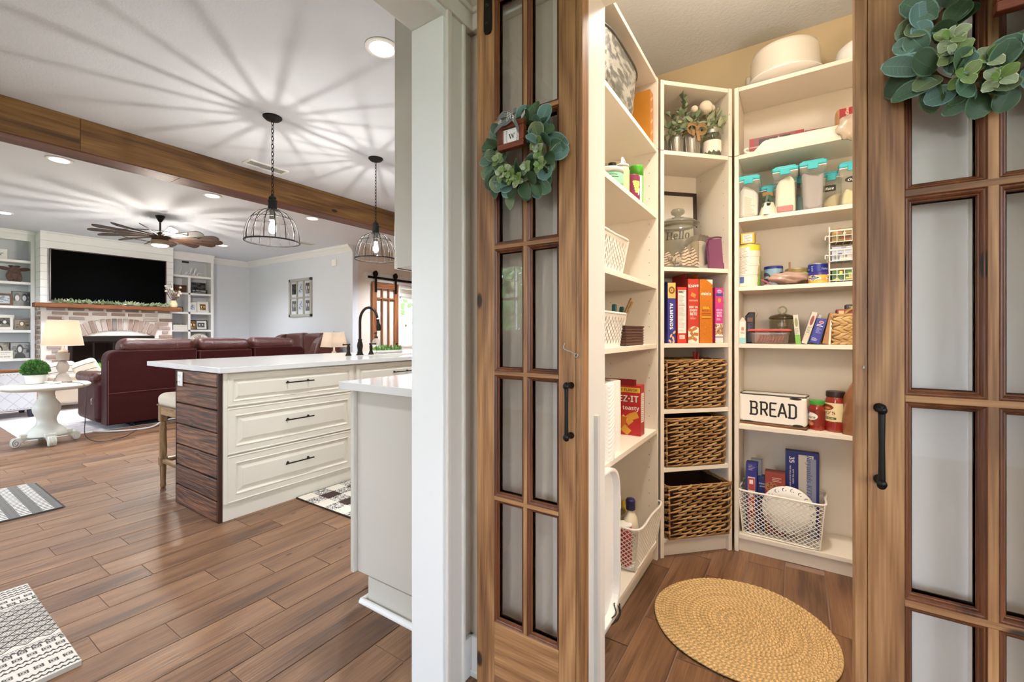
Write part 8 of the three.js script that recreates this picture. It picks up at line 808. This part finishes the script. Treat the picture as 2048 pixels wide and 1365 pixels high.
// ---------- wreaths on the two doors ----------
{
  const leafTex = print(128, 256, (g, w, h) => { fill(g, '#ffffff', w, h); g.strokeStyle = 'rgba(255,255,255,1)'; g.fillStyle = 'rgba(120,130,110,0.55)'; g.fillRect(8, 8, w - 16, h - 16); g.strokeStyle = 'rgba(225,235,215,0.9)'; g.lineWidth = 4; g.beginPath(); g.moveTo(64, 0); g.lineTo(64, h); g.stroke(); g.lineWidth = 1.6; for (let i = 0; i < 9; i++) for (const s of [-1, 1]) { g.beginPath(); g.moveTo(64, 20 + i * 26); g.quadraticCurveTo(64 + s * 30, 24 + i * 26, 64 + s * 60, 52 + i * 26); g.stroke(); } });
  const lm = (c, r = 0.55) => new THREE.MeshPhysicalMaterial({ map: leafTex, color: C(c), roughness: r, side: THREE.DoubleSide, bumpMap: leafTex, bumpScale: 0.0006 });
  const big = ['#86a89c', '#6f917a', '#56754f', '#425c38', '#8f9d78', '#7c9f9b', '#4a6644'].map((c) => lm(c)), small = ['#b5c98a', '#dbe4c0', '#93b05c'].map((c) => lm(c, 0.4)), L = [leafShape(0.056, 0.043, 0.22, 0.22, 7, 3, true), leafShape(0.05, 0.045, -0.15, 0.3, 7, 3, true), leafShape(0.062, 0.038, 0.35, 0.35, 7, 3, true), leafShape(0.046, 0.04, 0.1, 0.15, 7, 3, true)], S = [leafShape(0.021, 0.02, 0.35, 0.4, 5, 2, true), leafShape(0.017, 0.016, 0.1, 0.5, 5, 2, true)], stemM = mat('#8ba05a', 0.7), twig = mat('#6a5038', 0.9);
  function wreath(door, n, label, seed, frameX) {
    const t = thing('door_wreath', label, 'wreath', 1.047, n, 1.628, -PI / 2), R = rng(seed), r = 0.082, q = new THREE.Quaternion(), o = new THREE.Object3D();
    M('twig_ring', [tube(Array.from({ length: 20 }, (_, i) => [r * cos(i * PI / 10), r * sin(i * PI / 10), 0.002 * sin(i * 3)]), 0.007, 80, 7, true), tube(Array.from({ length: 20 }, (_, i) => [(r + 0.004) * cos(i * PI / 10), (r + 0.004) * sin(i * PI / 10), 0.006 * cos(i * 3)]), 0.003, 80, 5, true)], twig, t);
    for (let i = 0; i < 84; i++) { const ring = i % 3, a = i / 84 * 2 * PI * 1.0 + R() * 0.2, rad = r + [0.0, 0.012, -0.014][ring], out = V(cos(a), sin(a), 0), tan = V(-sin(a), cos(a), 0), dir = out.clone().multiplyScalar(ring === 2 ? rr(-0.7, 0.2, R) : rr(0.25, 1.0, R)).add(tan.multiplyScalar(rr(-1, 1, R))).add(V(0, 0, [0.45, 0.15, 0.8][ring] * rr(0.3, 1.2, R))).normalize();
      const m = M('leaf', L[floor(R() * 4)], big[floor(R() * 7)], t); m.position.set(rad * cos(a), rad * sin(a), 0.006 + 0.016 * R()); const z = V(rr(-0.5, 0.5, R), rr(-0.5, 0.5, R), 1).normalize(), x = new THREE.Vector3().crossVectors(dir, z).normalize(), zz = new THREE.Vector3().crossVectors(x, dir).normalize(); m.quaternion.setFromRotationMatrix(new THREE.Matrix4().makeBasis(x, dir, zz)); m.scale.setScalar(rr(0.75, 1.0, R)); }
    for (let i = 0; i < 9; i++) { const a = -PI * 0.95 + i / 9 * PI * 1.15 + rr(-0.15, 0.15, R), cx = (r + rr(-0.035, 0.02, R)) * cos(a), cyy = (r + rr(-0.035, 0.02, R)) * sin(a), z0 = 0.032 + 0.012 * R(); const st = M('sprig', bar([cx * 0.9, cyy * 0.9, 0.01], [cx, cyy, z0], 0.0016, 6), stemM, t);
      for (let k = 0; k < 7; k++) { const b = k * 2.4 + R(), lev = k < 3 ? 0.85 : 0.4; const dir = V(cos(b) * (1 - lev * 0.4), sin(b) * (1 - lev * 0.4), lev).normalize(), m = M('small_leaf', S[k % 2], small[floor(R() * 3)], st); m.position.set(cx + cos(b) * 0.003, cyy + sin(b) * 0.003, z0 - (k < 3 ? 0 : 0.006)); const z = V(-cos(b), -sin(b), 1.2).normalize(), x = new THREE.Vector3().crossVectors(dir, z).normalize(), zz = new THREE.Vector3().crossVectors(x, dir).normalize(); m.quaternion.setFromRotationMatrix(new THREE.Matrix4().makeBasis(x, dir, zz)); } }
    // little wooden frame sign with a gingham bow
    const f = thing('wooden_sign', seed === 1 ? 'small brown wooden frame sign lettered W with gingham bow on the left wreath' : 'small brown wooden frame sign on the right wreath, cut by the top edge', 'sign', 1.047 - 0.052, n - frameX, 1.634, -PI / 2), w = 0.086, h = 0.072, b = 0.016, fm = wood(doorTex, 0.5, { color: C('#b97a5c') });
    for (const [x, y, a, c, ax] of [[0, 0, w, b, 'x'], [0, h - b, w, b, 'x'], [-w / 2 + b / 2, b, b, h - 2 * b, 'y'], [w / 2 - b / 2, b, b, h - 2 * b, 'y']]) M('frame_bar', uvm(rb(a, c, 0.018, 0.002, x, y, 0), ax, ro()), fm, f);
    M('sign_board', bx(w - 2 * b + 0.004, h - 2 * b + 0.004, 0.004, 0, b - 0.002, -0.002), MT.white, f); M('lettering', rectFace(-w / 2 + b, w / 2 - b, b, h - b, 0.0006), printed(print(256, 192, (g, W, H) => { fill(g, '#e9e4de', W, H); say(g, 'W', 128, 100, 'bold 92px serif', '#22201e'); g.fillStyle = '#22201e'; const Q = rng(4); for (let i = 0; i < 16; i++) for (const s of [-1, 1]) { const y = 20 + i * 10, x = 128 + s * (98 - 0.012 * (y - 96) ** 2 * 0.3 - 14 * sin(i * 0.2)); g.beginPath(); g.ellipse(x + (i % 2 ? 5 : -5), y, 6, 3.5, i, 0, 7); g.fill(); } }), 0.6), f);
    const gm = printed(print(64, 64, (g, W, H) => { fill(g, '#f1eee9', W, H); g.fillStyle = 'rgba(20,20,20,0.5)'; for (let i = 0; i < 4; i++) { g.fillRect(i * 16, 0, 8, 64); g.fillRect(0, i * 16, 64, 8); } }), 0.9, { side: THREE.DoubleSide });
    const rib = (pts, wd) => { const p = [], u = [], ix = []; pts.forEach(([x, y, z], i) => { const k = i / (pts.length - 1); p.push(x - wd * 0.3, y - wd, z, x + wd * 0.3, y + wd, z + 0.003); u.push(0, k * 3, 1, k * 3); if (i) { const a = 2 * i - 2; ix.push(a, a + 1, a + 2, a + 1, a + 3, a + 2); } }); const g = new THREE.BufferGeometry(); g.setAttribute('position', new THREE.Float32BufferAttribute(p, 3)); g.setAttribute('uv', new THREE.Float32BufferAttribute(u, 2)); g.setIndex(ix); g.computeVertexNormals(); return clean(g); };
    const cvx = (a, b2, c, N = 8) => new THREE.QuadraticBezierCurve3(V(...a), V(...b2), V(...c)).getPoints(N).map((p) => [p.x, p.y, p.z]); const X0 = 0.012, Y0 = h + 0.004;
    M('gingham_bow', [rib(cvx([X0, Y0, 0.014], [X0 - 0.02, Y0 + 0.02, 0.03], [X0 - 0.045, Y0 + 0.002, 0.02]), 0.007), rib(cvx([X0 - 0.045, Y0 + 0.002, 0.02], [X0 - 0.03, Y0 - 0.02, 0.016], [X0, Y0, 0.014]), 0.007), rib(cvx([X0, Y0, 0.014], [X0 - 0.03, Y0 - 0.005, 0.02], [X0 - 0.06, Y0 - 0.028, 0.016]), 0.006), rib(cvx([X0, Y0, 0.014], [X0 + 0.012, Y0 - 0.012, 0.022], [X0 + 0.02, Y0 - 0.04, 0.014]), 0.007), rib(cvx([X0, Y0, 0.016], [X0 + 0.004, Y0 + 0.02, 0.02], [X0 + 0.012, Y0 + 0.018, 0.012]), 0.006)], gm, f);
    M('bow_knot', sp(0.006, X0, Y0, 0.018, 10, 8), gm, f); M('hanging_ribbon', [rib(cvx([X0 + 0.02, Y0, 0.002], [X0 + 0.022, Y0 + 0.01, -0.005], [X0 + 0.022, Y0 + 0.03, -0.02]), 0.006)], MT.white, f);
  }
  wreath(doorL, 0.646, 'round faux eucalyptus wreath hung on the left barn door', 1, -0.006); wreath(doorR, -0.272, 'large-looking faux eucalyptus wreath on the right barn door at the top photo edge', 2, 0.034);
}
scene.traverse((o) => { if (o.isMesh) { o.castShadow = true; o.receiveShadow = true; } });
renderer.render(scene, camera);
